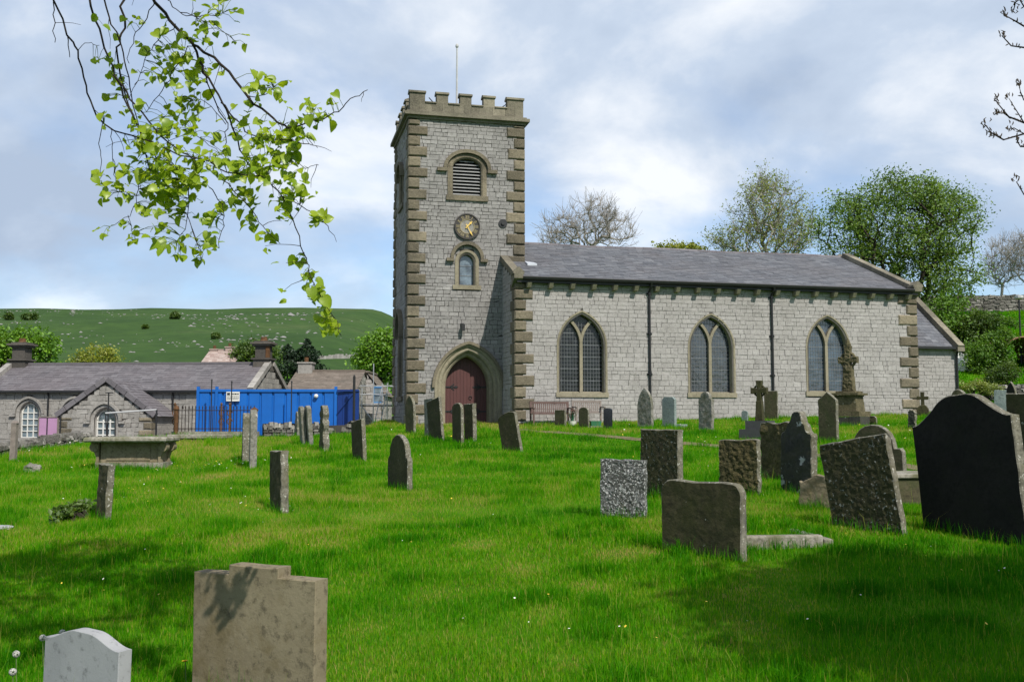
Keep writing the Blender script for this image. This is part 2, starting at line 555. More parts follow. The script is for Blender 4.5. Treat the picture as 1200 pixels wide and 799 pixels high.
# ---------------------------------------------------------------- ground
def ground_material():
    m, nt, b = new_mat('turf_and_moor')
    co = coords(nt, False)
    sep = nt.nodes.new('ShaderNodeSeparateXYZ'); lnk(nt, co, sep.inputs[0])
    near = rmp(nt, nz(nt, co, 0.9, 7, 0.65), [(0.3, (0.035, 0.11, 0.004)), (0.55, (0.065, 0.165, 0.006)), (0.75, (0.11, 0.18, 0.012))])
    far = rmp(nt, nz(nt, co, 0.014, 8, 0.62), [(0.32, (0.028, 0.058, 0.017)), (0.55, (0.042, 0.080, 0.022)), (0.7, (0.062, 0.092, 0.032))])
    far = mixc(nt, rmp(nt, nz(nt, co, 0.12, 6, 0.75), [(0.4, 0.0), (0.66, 0.6)]), far, (0.022, 0.043, 0.016))
    mp = nt.nodes.new('ShaderNodeMapRange')
    mp.inputs['From Min'].default_value = 268; mp.inputs['From Max'].default_value = 285
    lnk(nt, sep.outputs['Y'], mp.inputs['Value'])
    c = mixc(nt, mp.outputs[0], near, far)
    yd = nt.nodes.new('ShaderNodeAttribute'); yd.attribute_name = 'yard'
    yc = rmp(nt, nz(nt, co, 3.0, 6, 0.7), [(0.3, (0.09, 0.085, 0.075)), (0.7, (0.16, 0.15, 0.135))])
    c = mixc(nt, yd.outputs['Fac'], c, yc)
    lnk(nt, c, b.inputs['Base Color'])
    b.inputs['Roughness'].default_value = 1.0
    b.inputs['Specular IOR Level'].default_value = 0.05
    bump(nt, b, nz(nt, co, 5.0, 8, 0.75), 0.8, 0.08)
    return m


def make_ground():
    # polar sheet round the camera, fine inside the field of view
    ang = np.concatenate([np.arange(-36, 36, 0.5), np.arange(36, 324, 6)])
    ang = np.radians(ang)
    rad = [0.0]
    r = 1.0
    while r < 3200:
        rad.append(r)
        r *= 1.05 if r < 60 else 1.04
        if r < 60 and r > 8:
            r = min(r, rad[-1] + 0.9)
    rad = np.array(rad[1:])
    na, nr = len(ang), len(rad)
    X = (np.sin(ang)[None, :] * rad[:, None]); Y = (np.cos(ang)[None, :] * rad[:, None])
    Z = gz(X, Y)
    v = np.stack([X, Y, Z], -1).reshape(-1, 3)
    v = np.concatenate([v, [[0, 0, float(gz(0, 0))]]])
    i, j = np.meshgrid(np.arange(nr - 1), np.arange(na), indexing='ij')
    j2 = (j + 1) % na
    q = np.stack([i * na + j, i * na + j2, (i + 1) * na + j2, (i + 1) * na + j], -1).reshape(-1, 4)
    loops = q.ravel()
    starts = np.arange(len(q)) * 4
    c = np.stack([np.full(na, len(v) - 1), (np.arange(na) + 1) % na, np.arange(na)], -1)
    starts = np.concatenate([starts, len(loops) + np.arange(na) * 3])
    loops = np.concatenate([loops, c.ravel()])
    o = fast_mesh('ground', v, loops, starts, ground_material(), smooth=True)
    a = o.data.attributes.new('yard', 'FLOAT', 'POINT')
    ya = yard_amount(v[:, 0], v[:, 1]) * sstep(58, 50, v[:, 1]) * sstep(20, 30, v[:, 1])
    a.data.foreach_set('value', ya.astype(np.float32))
    tag(o, kind='structure')


make_ground()

# ---------------------------------------------------------------- masonry helpers
def arch_pts(cx, a, zs, rise, n=14):
    """arch curve from left springing to right springing"""
    pts = []
    if rise >= a * 0.999:
        Rr = (a * a + rise * rise) / (2 * a)
        th = math.asin(min(1, rise / Rr))
        for k in range(n + 1):
            t = th * k / n
            pts.append((cx - a + Rr - Rr * math.cos(t), zs + Rr * math.sin(t)))
    else:
        for k in range(n + 1):
            t = math.pi / 2 * k / n
            pts.append((cx - a * math.cos(t), zs + rise * math.sin(t)))
    return pts + [(2 * cx - x, z) for x, z in pts[-2::-1]]


def arch_loop(cx, a, zb, zs, rise, n=14):
    return [(cx - a, zb)] + arch_pts(cx, a, zs, rise, n) + [(cx + a, zb)]


def arch_halfwidth(a, zs, rise, z):
    if z <= zs: return a
    if z >= zs + rise: return 0.0
    if rise >= a * 0.999:
        Rr = (a * a + rise * rise) / (2 * a)
        return max(0.0, a - Rr + math.sqrt(max(0, Rr * Rr - (z - zs) ** 2)))
    return a * math.sqrt(max(0, 1 - ((z - zs) / rise) ** 2))


def arch_hole(cx, a, zb, zs, rise):
    def span(z0, z1):
        if z1 <= zb or z0 >= zs + rise: return None
        zm = max(z0, zb)
        h = arch_halfwidth(a, zs, rise, max(zm, zs - 1) if z0 < zs else z0 * 0.6 + min(z1, zs + rise) * 0.4)
        return (cx - h, cx + h)
    return span


def laid_stones(mb, fr, a0, a1, z0, z1, course, lens, holes=(), left=None, right=None, depth=(0.004, 0.024), gap=0.014, rnd=None, jit=0.007, back=-0.02):
    """coursed stones as real blocks; holes give the gap at a course, left/right(z) the wall's raking ends"""
    rnd = rnd or random
    z = z0
    while z < z1 - 0.02:
        h = course * rnd.uniform(0.82, 1.2)
        if rnd.random() < 0.2: h *= 1.3
        if z + h > z1 - 0.06: h = z1 - z
        x = a0 - rnd.uniform(0, lens[1])
        sag = [rnd.uniform(-0.01, 0.01) for _ in range(3)]
        while x < a1:
            w = rnd.uniform(*lens)
            segs = [(max(x, a0), min(x + w, a1))]
            if left: segs = [(max(s[0], left(z + h)), s[1]) for s in segs]
            if right: segs = [(s[0], min(s[1], right(z + h))) for s in segs]
            for hole in holes:
                sp = hole(z, z + h)
                if sp is None: continue
                new = []
                for s in segs:
                    if sp[1] <= s[0] or sp[0] >= s[1]: new.append(s)
                    else:
                        if s[0] < sp[0]: new.append((s[0], sp[0]))
                        if s[1] > sp[1]: new.append((sp[1], s[1]))
                segs = new
            for s in segs:
                if s[1] - s[0] < 0.04: continue
                d = rnd.uniform(*depth)
                j = lambda: rnd.uniform(-jit, jit)
                g = gap / 2
                p = [(s[0] + g + j(), z + g + j()), (s[1] - g + j(), z + g + j()), (s[1] - g + j(), z + h - g + j()), (s[0] + g + j(), z + h - g + j())]
                e = 0.008
                ps = [(p[0][0] - e, p[0][1] - e), (p[1][0] + e, p[1][1] - e), (p[2][0] + e, p[2][1] + e), (p[3][0] - e, p[3][1] + e)]
                mb.hexa([fr(q[0], q[1], d + j() * 0.6) for q in p] + [fr(q[0], q[1], back) for q in ps], min(1, max(0, rnd.gauss(0.5, 0.17))), back=False)
            x += w
        z += h


def panel(mb, fr, outer, holes, d=0.0, tint=0.5):
    """flat wall face with openings"""
    verts, edges = [], []
    for loop in [outer] + holes:
        o = len(verts)
        verts += [Vector(p) for p in loop]
        edges += [(o + i, o + (i + 1) % len(loop)) for i in range(len(loop))]
    vs, es, fs, *_ = delaunay_2d_cdt(verts, edges, [], 0, 1e-5)

    def inside(p, poly):
        c = False
        for i in range(len(poly)):
            (x1, y1), (x2, y2) = poly[i], poly[i - 1]
            if (y1 > p[1]) != (y2 > p[1]) and p[0] < (x2 - x1) * (p[1] - y1) / (y2 - y1) + x1: c = not c
        return c
    keep = []
    for f in fs:
        c = sum((vs[i] for i in f), Vector((0, 0))) / len(f)
        if inside(c, outer) and not any(inside(c, h) for h in holes): keep.append(tuple(f))
    mb.add([fr(v.x, v.y, d) for v in vs], keep, tint)


def ring(mb, fr, inner, outer, d_out, d_in, d_wall=-0.01, tint=None, joints=True, chamfer=0.05):
    """moulded ring of stones between two open loops: face at d_out, reveal back to d_in"""
    n = len(inner)
    for i in range(n - 1):
        t = random.uniform(0.1, 0.9) if tint is None else tint
        a, b, c, e = inner[i], inner[i + 1], outer[i + 1], outer[i]
        k = chamfer / max(1e-3, math.hypot(e[0] - a[0], e[1] - a[1]))
        am = (a[0] + (e[0] - a[0]) * k, a[1] + (e[1] - a[1]) * k)
        bm = (b[0] + (c[0] - b[0]) * k, b[1] + (c[1] - b[1]) * k)
        vs = [fr(*am, d_out), fr(*bm, d_out), fr(*c, d_out), fr(*e, d_out), fr(*c, d_wall), fr(*e, d_wall),
              fr(*a, d_out - chamfer), fr(*b, d_out - chamfer), fr(*a, d_in), fr(*b, d_in)]
        mb.add(vs, [(0, 1, 2, 3), (3, 2, 4, 5), (6, 7, 1, 0), (8, 9, 7, 6)], t)


def curved_bar(mb, fr, pts, w, d0, d1, tint=0.5):
    """flat moulding bar following a curve in a wall frame"""
    n = len(pts)
    L_, R_ = [], []
    for i in range(n):
        p, q = pts[max(i - 1, 0)], pts[min(i + 1, n - 1)]
        tx, tz = q[0] - p[0], q[1] - p[1]
        l = math.hypot(tx, tz) or 1
        nx, nz_ = -tz / l * w / 2, tx / l * w / 2
        L_.append((pts[i][0] + nx, pts[i][1] + nz_)); R_.append((pts[i][0] - nx, pts[i][1] - nz_))
    for i in range(n - 1):
        mb.hexa([fr(*R_[i], d1), fr(*R_[i + 1], d1), fr(*L_[i + 1], d1), fr(*L_[i], d1),
                 fr(*R_[i], d0), fr(*R_[i + 1], d0), fr(*L_[i + 1], d0), fr(*L_[i], d0)], tint)


def slates(mb, fr, a0f, a1f, L, row, lens, gap=0.006, rnd=None):
    """fr(a, s, d): a along the eaves, s up the slope, d off the roof plane"""
    rnd = rnd or random
    s = 0.0
    while s < L - 0.01:
        s1 = min(s + row, L)
        a0, a1 = a0f(s), a1f(s)
        x = a0 - rnd.uniform(0, lens[1])
        while x < a1:
            w = rnd.uniform(*lens)
            p, q = max(x, a0), min(x + w, a1)
            if q - p > 0.03:
                lift = rnd.uniform(0.012, 0.026)
                dz = rnd.uniform(-0.006, 0.006)
                mb.hexa([fr(p + gap / 2, s - 0.02 + dz, lift), fr(q - gap / 2, s - 0.02 + dz, lift + rnd.uniform(-.004, .004)), fr(q - gap / 2, s1, 0.006), fr(p + gap / 2, s1, 0.006),
                         fr(p + gap / 2, s - 0.02 + dz, lift - 0.012), fr(q - gap / 2, s - 0.02 + dz, lift - 0.012), fr(q - gap / 2, s1, -0.006), fr(p + gap / 2, s1, -0.006)],
                        min(1, max(0, rnd.gauss(0.5, 0.22))), back=False)
            x += w
        s = s1


def quoins(mb, fr, corner, side, z0, z1, h=0.46, long_=0.72, short=0.44, ret=0.3, d=0.06, seed=1):
    """corner stones in wall frame: side +1 means the wall runs to +a from the corner"""
    rnd = random.Random(seed)
    z, k = z0, 0
    while z < z1 - 0.05:
        hh = min(h * rnd.uniform(0.94, 1.06), z1 - z)
        w = (long_ if k % 2 == 0 else short) * rnd.uniform(0.94, 1.06)
        r_ = (short if k % 2 == 0 else long_)
        a, b = sorted((corner - side * d, corner + side * w))
        g = 0.02
        c = 0.05
        dd = d + rnd.uniform(0, 0.02)
        # rock-faced block: bevelled outer edge and an uneven face
        p = [(a, z + g), (b, z + g), (b, z + hh - g), (a, z + hh - g)]
        pi = [(a + c, z + g + c), (b - c, z + g + c), (b - c, z + hh - g - c), (a + c, z + hh - g - c)]
        t = rnd.uniform(0.0, 1.0)
        vs = [fr(*q, dd * 0.45) for q in p] + [fr(q[0], q[1], dd + rnd.uniform(0, .02)) for q in pi] + [fr(*q, -r_ if side else 0) for q in p]
        fs = [(4, 5, 6, 7), (0, 1, 5, 4), (1, 2, 6, 5), (2, 3, 7, 6), (3, 0, 4, 7), (8, 9, 1, 0), (9, 10, 2, 1), (10, 11, 3, 2), (11, 8, 0, 3)]
        mb.add(vs, fs, t)
        z += hh; k += 1


# ---------------------------------------------------------------- church
TH = R(13.4)
church = thing('church', (0.151, 40.61, 0), TH,
               'grey stone parish church with battlemented clock tower and long slate roofed nave', 'church')
NL, NW, EAVE, RIDGE = 18.62, 11.2, 7.32, 9.72     # nave length, width, eaves and ridge height
TX0, TX1, TY0, TY1 = -4.1, 0.93, 2.4, 7.4         # tower plan
TXC = -1.585
CORN = 14.5


def f_nave(a, b, d): return (a, -d, b)
def f_tower(a, b, d): return (a, TY0 - d, b)
def f_tower_w(a, b, d): return (TX0 - d, TY1 - a, b)          # a runs from the back to the front corner
def f_nave_w(a, b, d): return (-d, NW - a, b)
def f_nave_e(a, b, d): return (NL + d, a, b)


def church_window(fr, cx, zb, glass, seed):
    a, zs, rise, w = 0.945, zb + 1.90, 1.34, 0.15
    rnd = random.Random(seed)
    m = MB()
    inner = arch_loop(cx, a, zb, zs, rise)
    outer = arch_loop(cx, a + w, zb, zs, rise + w * 1.05)
    # split the straight jambs in blocks
    def split(lp):
        o = []
        for i in range(len(lp) - 1):
            p, q = lp[i], lp[i + 1]
            n = 5 if abs(p[0] - q[0]) < 1e-6 and abs(p[1] - q[1]) > 1 else 1
            o += [(p[0] + (q[0] - p[0]) * k / n, p[1] + (q[1] - p[1]) * k / n) for k in range(n)]
        return o + [lp[-1]]
    ring(m, fr, split(inner), split(outer), 0.035, -0.36, chamfer=0.09)
    win = m.build('window', M['surround'], church)
    m = MB()
    m.prism([(cx - a - w - 0.04, zb - 0.2), (cx + a + w + 0.04, zb - 0.2), (cx + a + w + 0.04, zb - 0.003), (cx - a - w - 0.04, zb - 0.003)], fr, -0.02, 0.07)
    vs = [fr(cx - a, zb - 0.05, 0.068), fr(cx + a, zb - 0.05, 0.068), fr(cx + a, zb + 0.06, -0.36), fr(cx - a, zb + 0.06, -0.36)]
    m.add(vs, [(0, 1, 2, 3)])
    m.build('sill', M['surround'], win)
    # Y tracery
    m = MB()
    m.fbox(fr, cx - 0.065, cx + 0.065, zb, zs + 0.12, -0.33, -0.12)
    Rr = (a * a + rise * rise) / (2 * a)
    for s in (-1, 1):
        pts = [(cx + s * (Rr - Rr * math.cos(t)) * 1.0, zs + 0.1 + Rr * math.sin(t) * 0.94) for t in np.linspace(0, 0.80, 12)]
        pts = [p for p in pts if abs(p[0] - cx) < arch_halfwidth(a, zs, rise, p[1]) + 0.05]
        curved_bar(m, fr, pts, 0.115, -0.33, -0.125 - 0.003 * s)
    m.build('tracery', M['surround'], win)
    m = MB()
    panel(m, fr, inner, [], -0.27)
    m.build('glass', M[glass], win)
    # leading
    m = MB()
    for k in range(1, 15):
        x = cx - a + 2 * a * k / 15
        zt = zs
        while zt < zs + rise and arch_halfwidth(a, zs, rise, zt) > abs(x - cx): zt += 0.02
        m.fbox(fr, x - 0.005, x + 0.005, zb, zt, -0.268, -0.258)
    z = zb + 0.16
    k = 0
    while z < zs + rise - 0.1:
        h = arch_halfwidth(a, zs, rise, z)
        t = 0.011 if k % 3 == 2 else 0.005
        m.fbox(fr, cx - h, cx + h, z - t, z + t, -0.268, -0.2555)
        z += 0.165; k += 1
    m.build('leading', M['lead'], win)
    return inner


def church_build():
    WB = 2.72
    wins = [(2.83, WB, 'glass_dark'), (8.62, WB + 0.02, 'glass_mid'), (14.17, WB + 0.10, 'glass_blue')]
    loops = [church_window(f_nave, cx, zb, g, 10 + i) for i, (cx, zb, g) in enumerate(wins)]
    holes = [arch_hole(cx, 1.03, zb - 0.15, zb + 1.90, 1.45) for cx, zb, g in wins]
    # nave: mortar core with openings, then the stones as a child
    m = MB()
    panel(m, f_nave, [(0, 0), (NL, 0), (NL, EAVE), (0, EAVE)], [l for l in loops])
    gab = [(0, 0), (NW, 0), (NW, EAVE), (NW / 2, RIDGE), (0, EAVE)]
    panel(m, f_nave_w, gab, [])
    panel(m, f_nave_e, gab, [])
    m.add([(0, NW, 0), (NL, NW, 0), (NL, NW, EAVE), (0, NW, EAVE)], [(0, 1, 2, 3)])
    nave = m.build('nave', M['mortar_light'], church)
    m = MB()
    rnd = random.Random(3)
    laid_stones(m, f_nave, 0.3, NL - 0.3, 1.15, EAVE - 0.02, 0.165, (0.2, 0.52), holes, rnd=rnd)
    lo = lambda z: 0 if z < EAVE else (z - EAVE) / (RIDGE - EAVE) * NW / 2
    laid_stones(m, f_nave_w, NW - 6.2, NW - 0.3, 1.15, RIDGE, 0.165, (0.2, 0.5), (), left=lambda z: lo(z), right=lambda z: NW - lo(z), rnd=rnd)
    laid_stones(m, f_nave_e, 0.3, NW, 1.15, RIDGE, 0.22, (0.25, 0.6), (), left=lambda z: lo(z), right=lambda z: NW - lo(z), rnd=rnd)
    m.build('masonry', M['limestone'], nave)
    m = MB()
    quoins(m, f_nave, 0.0, 1, 1.1, EAVE - 0.1, 0.45, 0.74, 0.44, seed=4)
    m.build('quoins', M['sandstone'], nave)
    m = MB()
    quoins(m, f_nave, NL, -1, 1.1, EAVE - 0.1, 0.47, 0.86, 0.46, seed=5)
    m.build('quoins', M['sandstone'], nave)
    m = MB()
    m.box(-0.06, NL + 0.06, -0.075, 0.1, 0.6, 1.52)
    m.build('plinth', M['limestone'], nave)

    # nave roof
    half = NW / 2
    rise = RIDGE - EAVE
    sl = math.hypot(half, rise)
    cs, sn = half / sl, rise / sl

    def f_roof_s(a, s, d):
        s2 = s - 0.28
        return (a, s2 * cs - d * sn, EAVE + 0.12 + s2 * sn + d * cs - 0.02 * math.sin(a * 0.9) * math.sin(s * 0.7))

    def f_roof_n(a, s, d):
        p = f_roof_s(a, s, d)
        return (p[0], NW - p[1], p[2])
    m = MB()
    slates(m, f_roof_s, lambda s: 0.05, lambda s: NL - 0.05, sl + 0.28, 0.27, (0.28, 0.5), rnd=random.Random(8))
    for k in range(24):   # sarking under the slates, both slopes
        for fr in (f_roof_s, f_roof_n):
            a0, a1 = NL * k / 24, NL * (k + 1) / 24
            n = 8
            for j in range(n):
                s0, s1 = (sl + .28) * j / n, (sl + .28) * (j + 1) / n
                m.add([fr(a0, s0, -0.004), fr(a1, s0, -0.004), fr(a1, s1, -0.004), fr(a0, s1, -0.004)], [(0, 1, 2, 3)], 0.4)
    roof = m.build('nave_roof', M['slate'], church)
    m = MB()
    x = 0.95
    rnd = random.Random(5)
    while x < NL:
        w = rnd.uniform(0.4, 0.55)
        zr = f_roof_s(min(x, NL), sl + 0.28, 0)[2]
        x1 = min(x + w, NL) - 0.012
        m.hexa([(x, half - 0.17, zr - 0.055), (x1, half - 0.17, zr - 0.055), (x1, half, zr + 0.06), (x, half, zr + 0.06),
                (x, half + 0.17, zr - 0.11), (x1, half + 0.17, zr - 0.11), (x1, half + 0.02, zr - 0.02), (x, half + 0.02, zr - 0.02)], rnd.random())
        x += w
    m.build('ridge_tile', M['slate_school'], roof)
    m = MB()
    m.hexa([(0.95, 1.75, EAVE + 0.965), (1.40, 1.85, EAVE + 0.99), (1.32, 2.1, EAVE + 1.08), (0.95, 2.25, EAVE + 1.14),
            (0.95, 1.75, EAVE + 0.75), (1.40, 1.85, EAVE + 0.75), (1.32, 2.1, EAVE + 0.9), (0.95, 2.25, EAVE + 0.95)])
    m.build('flashing', M['lead_flash'], roof)

    # gable copings with kneelers
    for x0, x1, nm in ((-0.12, 0.22, 'w'), (NL - 0.26, NL + 0.12, 'e')):
        m = MB()
        rnd = random.Random(nm)
        n = 9
        for side in (0, 1):
            for k in range(n):
                s0, s1 = sl * k / n - 0.1, sl * (k + 1) / n - 0.1
                pts = []
                for dd in (0.24, 0.0):
                    for (xx, ss) in ((x0, s0 + .006), (x1, s0 + .006), (x1, s1 - .006), (x0, s1 - .006)):
                        y = ss * cs - dd * sn; z = EAVE + 0.1 + ss * sn + dd * cs
                        pts.append((xx, y if side == 0 else NW - y, z))
                m.hexa(pts, rnd.random())
            cop = m.build('gable_coping', M['parapet'], church)
            m = MB()
        m.hexa([(x0 - .02, -0.34, EAVE + 0.02), (x1 + .02, -0.34, EAVE + 0.02), (x1 + .02, -0.36, EAVE + 0.2), (x0 - .02, -0.36, EAVE + 0.2),
                (x0 - .02, 0.2, EAVE - 0.3), (x1 + .02, 0.2, EAVE - 0.3), (x1 + .02, 0.1, EAVE + 0.42), (x0 - .02, 0.1, EAVE + 0.42)])
        m.prism([(x0 - 0.06, EAVE + 0.2), (x1 + 0.06, EAVE + 0.2), (x1 + .06, EAVE + .30), ((x0 + x1) / 2, EAVE + 0.50), (x0 - .06, EAVE + .30)], lambda a, b, d: (a, -d, b), -0.1, 0.36)
        m.build('kneeler', M['parapet'], cop)

    # gutter, corbels, downpipes
    m = MB()
    sec = [(-0.26, 7.28), (-0.40, 7.31), (-0.43, 7.40), (-0.41, 7.43), (-0.24, 7.43)]
    vs = [(x, y, z) for x in (0.24, NL - 0.28) for y, z in sec]
    n = len(sec)
    m.add(vs, [tuple(range(n)), tuple(range(2 * n - 1, n - 1, -1))] + [(i, (i + 1) % n, (i + 1) % n + n, i + n) for i in range(n)])
    m.fbox(f_nave, 0.0, NL, EAVE - 0.13, EAVE - 0.01, 0.0, 0.24)
    gut = m.build('gutter', M['iron'], church)
    n = 20
    for k in range(n):
        x = 0.5 + (NL - 1.0) * k / (n - 1)
        m = MB()
        m.hexa([f_nave(x - .085, EAVE - 0.34, 0.30), f_nave(x + .085, EAVE - 0.34, 0.30), f_nave(x + .085, EAVE - 0.15, 0.42), f_nave(x - .085, EAVE - 0.15, 0.42),
                f_nave(x - .075, EAVE - 0.36, -0.02), f_nave(x + .075, EAVE - 0.36, -0.02), f_nave(x + .075, EAVE - 0.133, -0.02), f_nave(x - .075, EAVE - 0.133, -0.02)])
        m.build('eaves_corbel', M['surround'], church)
    for x, zb in ((5.79, 1.55), (11.45, 2.0)):
        m = MB()
        m.tube([(x, -0.36, 7.32), (x, -0.30, 7.16), (x, -0.10, 6.98), (x, -0.085, 6.8), (x, -0.085, zb)], 0.052, 8)
        for z in (6.9, 5.2, 3.5, zb + 0.3):
            m.tube([(x, -0.085, z - 0.05), (x, -0.085, z + 0.05)], 0.072, 8)
            m.box(x - 0.12, x + 0.12, -0.05, 0.02, z - 0.035, z + 0.035)
        m.build('downpipe', M['iron'], church)

    # ---- tower
    dc = -1.50
    dw = [(1.46, 1.83, 0.03, 0.0), (1.29, 1.66, 0.0, -0.22), (1.12, 1.49, -0.2, -0.40), (0.95, 1.32, -0.38, -0.72)]
    ZS = 3.0
    door_hole = arch_loop(dc, 1.3, 0.8, ZS, 1.67)
    bw = (TXC, 0.62, 11.25, 12.45, 0.42)      # belfry opening: cx, half width, base, spring, rise
    lw = (TXC, 0.30, 7.35, 8.35, 0.33)
    bel = arch_loop(bw[0], bw[1], bw[2], bw[3], bw[4])
    low = arch_loop(lw[0], lw[1], lw[2], lw[3], lw[4])
    m = MB()
    panel(m, f_tower, [(TX0, 0), (TX1, 0), (TX1, CORN + 0.3), (TX0, CORN + 0.3)], [door_hole, bel, low])
    D = TY1 - TY0
    wb = arch_loop(2.5, 0.5, 11.2, 12.4, 0.45); wl = arch_loop(2.6, 0.62, 2.6, 5.2, 1.0)
    panel(m, f_tower_w, [(0, 0), (D, 0), (D, CORN + .3), (0, CORN + .3)], [wb, wl])
    m.add([(TX1, TY0, 0), (TX1, TY1, 0), (TX1, TY1, CORN + .3), (TX1, TY0, CORN + .3)], [(0, 1, 2, 3)])
    m.add([(TX0, TY1, 0), (TX1, TY1, 0), (TX1, TY1, CORN + .3), (TX0, TY1, CORN + .3)], [(0, 1, 2, 3)])
    m.add([(TX0, TY0, CORN + .3), (TX1, TY0, CORN + .3), (TX1, TY1, CORN + .3), (TX0, TY1, CORN + .3)], [(0, 1, 2, 3)])
    m.box(TX0 + 0.9, TX1 - 0.3, TY0 + 1.2, TY1 - 0.3, 1.0, CORN)      # dark core behind the openings
    tower = m.build('tower', M['mortar'], church)
    m = MB()
    rnd = random.Random(21)
    hs = [arch_hole(dc, 1.38, 0.5, ZS, 1.75), arch_hole(bw[0], 0.85, 11.1, 12.45, 0.6), arch_hole(lw[0], 0.5, 7.15, 8.35, 0.5)]
    laid_stones(m, f_tower, TX0 + 0.3, TX1 - 0.3, 0.9, CORN, 0.16, (0.16, 0.44), hs, rnd=rnd, jit=0.010, gap=0.018)
    laid_stones(m, f_tower_w, 0.2, D - 0.2, 0.9, CORN, 0.16, (0.16, 0.44), [arch_hole(2.5, 0.66, 11.1, 12.4, 0.6), arch_hole(2.6, 0.75, 2.5, 5.2, 1.1)], rnd=rnd, jit=0.010)
    # east face above the nave roof
    laid_stones(m, lambda a, b, d: (TX1 + d, TY0 + a, b), 0.3, D - 0.3, EAVE + 0.8, CORN, 0.205, (0.2, 0.5), rnd=rnd)
    m.build('masonry', M['tower_stone'], tower)
    m = MB()
    quoins(m, f_tower, TX0, 1, 0.9, CORN - 0.03, 0.462, 0.74, 0.45, seed=14)
    m.build('quoins', M['sandstone'], tower)
    m = MB()
    quoins(m, f_tower, TX1, -1, EAVE + 0.9, CORN - 0.03, 0.462, 0.74, 0.45, seed=15)
    m.build('quoins', M['sandstone'], tower)
    m = MB()
    quoins(m, f_tower_w, 0.0, 1, 0.9, CORN - 0.03, 0.462, 0.74, 0.45, seed=16)
    m.build('quoins', M['sandstone'], tower)
    # cornice
    m = MB()
    for z0, z1, o in ((CORN, CORN + 0.12, 0.10), (CORN + 0.122, CORN + 0.26, 0.24), (CORN + 0.262, CORN + 0.34, 0.13)):
        m.box(TX0 - o, TX1 + o, TY0 - o, TY1 + o, z0, z1)
    m.build('cornice', M['parapet'], tower)
    # battlements: parapet wall all round, five merlons a side
    zb, zc, zm = CORN + 0.342, CORN + 0.72, CORN + 1.14
    m = MB(); mers = []; cops = []
    rnd = random.Random(31)
    W = TX1 - TX0

    def pf_s(a, b, d): return (TX0 + a, TY0 - d, b)
    def pf_n(a, b, d): return (TX1 - a, TY1 + d, b)
    def pf_w(a, b, d): return (TX0 - d, TY1 - a, b)
    def pf_e(a, b, d): return (TX1 + d, TY0 + a, b)
    slots = [(0.0, 0.66), (1.17, 1.67), (2.20, 2.70), (3.24, 3.74), (4.31, None)]
    for fi, (fr, WW) in enumerate(((pf_s, W), (pf_n, W), (pf_w, D), (pf_e, D))):
        i0 = 0.0 if fi < 2 else 0.362
        i1 = WW - i0
        x = i0
        while x < i1 - 0.01:
            x1 = min(x + rnd.uniform(0.4, 0.8), i1)
            if i1 - x1 < 0.25: x1 = i1
            m.fbox(fr, x + 0.004, x1 - 0.004, zb, zc, -0.36, 0.0, rnd.random())
            x = x1
        ss = [(max(a * WW / W, i0 if fi > 1 else 0), min((b or W) * WW / W, i1 if fi > 1 else WW)) for a, b in slots]
        last = None
        for k, (a, b) in enumerate(ss):
            if not (fi > 1 and k in (0, 4)):
                mer = MB(); mer.fbox(fr, a, b, zc + 0.003, zm, -0.36, 0.0, rnd.random()); mers.append(mer)
                cop = MB(); cops.append(cop)
                cop.prism([(0.06, zm + 0.003), (0.06, zm + 0.08), (-0.18, zm + 0.17), (-0.42, zm + 0.08), (-0.42, zm + 0.003)],
                          lambda d, z, aa, fr=fr, a=a, b=b: fr(a - 0.04 + aa * (b - a + 0.08), z, d), 0, 1, rnd.random())
            if last is not None:
                cop = MB(); cops.append(cop)
                cop.prism([(0.05, zc + 0.006), (0.05, zc + 0.06), (-0.18, zc + 0.12), (-0.41, zc + 0.06), (-0.41, zc + 0.006)],
                          lambda d, z, aa, fr=fr, a=last, b=a: fr(a + 0.01 + aa * (b - a - 0.02), z, d), 0, 1, rnd.random())
            last = b
    par = m.build('parapet', M['parapet'], church)
    for q in mers: q.build('merlon', M['parapet'], par)
    for q in cops: q.build('coping', M['parapet'], par)
    m = MB()
    m.beam((TX0 + 0.9, TY0 + 0.5, zm - 0.02), (TX0 + 2.2, TY0 + 1.6, zb), 0.03)
    m.build('stay', M['iron'], par)
    m = MB()
    m.beam((TX1 - 0.6, TY0 + 0.5, zm - 0.02), (TX1 - 1.9, TY0 + 1.6, zb), 0.03)
    m.build('stay', M['iron'], par)
    # flagpole
    m = MB()
    px_, py_ = TXC - 0.02, (TY0 + TY1) / 2
    m.tube([(px_, py_, CORN), (px_, py_, 16.5), (px_, py_, 18.75)], [0.05, 0.045, 0.036], 8)
    m.tube([(px_, py_, 18.72), (px_, py_, 18.78), (px_, py_, 18.86), (px_, py_, 18.93)], [0.035, 0.075, 0.075, 0.03], 10)
    m.build('flagpole', M['grey_metal'], church)

    # belfry window
    m = MB()
    ring(m, f_tower, bel, arch_loop(TXC, 0.86, 11.25, 12.45, 0.62), 0.05, -0.3, chamfer=0.06)
    m.fbox(f_tower, TXC - 0.92, TXC + 0.92, 11.02, 11.247, -0.02, 0.09)
    w = m.build('belfry_window', M['sandstone'], church)
    m = MB()
    curved_bar(m, f_tower, arch_pts(TXC, 0.97, 12.42, 0.76), 0.15, -0.01, 0.16)
    for s in (-1, 1):
        m.fbox(f_tower, TXC + s * 1.1 - 0.22, TXC + s * 1.1 + 0.22, 12.26, 12.41, -0.01, 0.165)
    m.build('hood_mould', M['sandstone'], w)
    m = MB()
    panel(m, f_tower, bel, [], -0.29)
    m.build('opening', M['black'], w)
    m = MB()
    z = 11.3
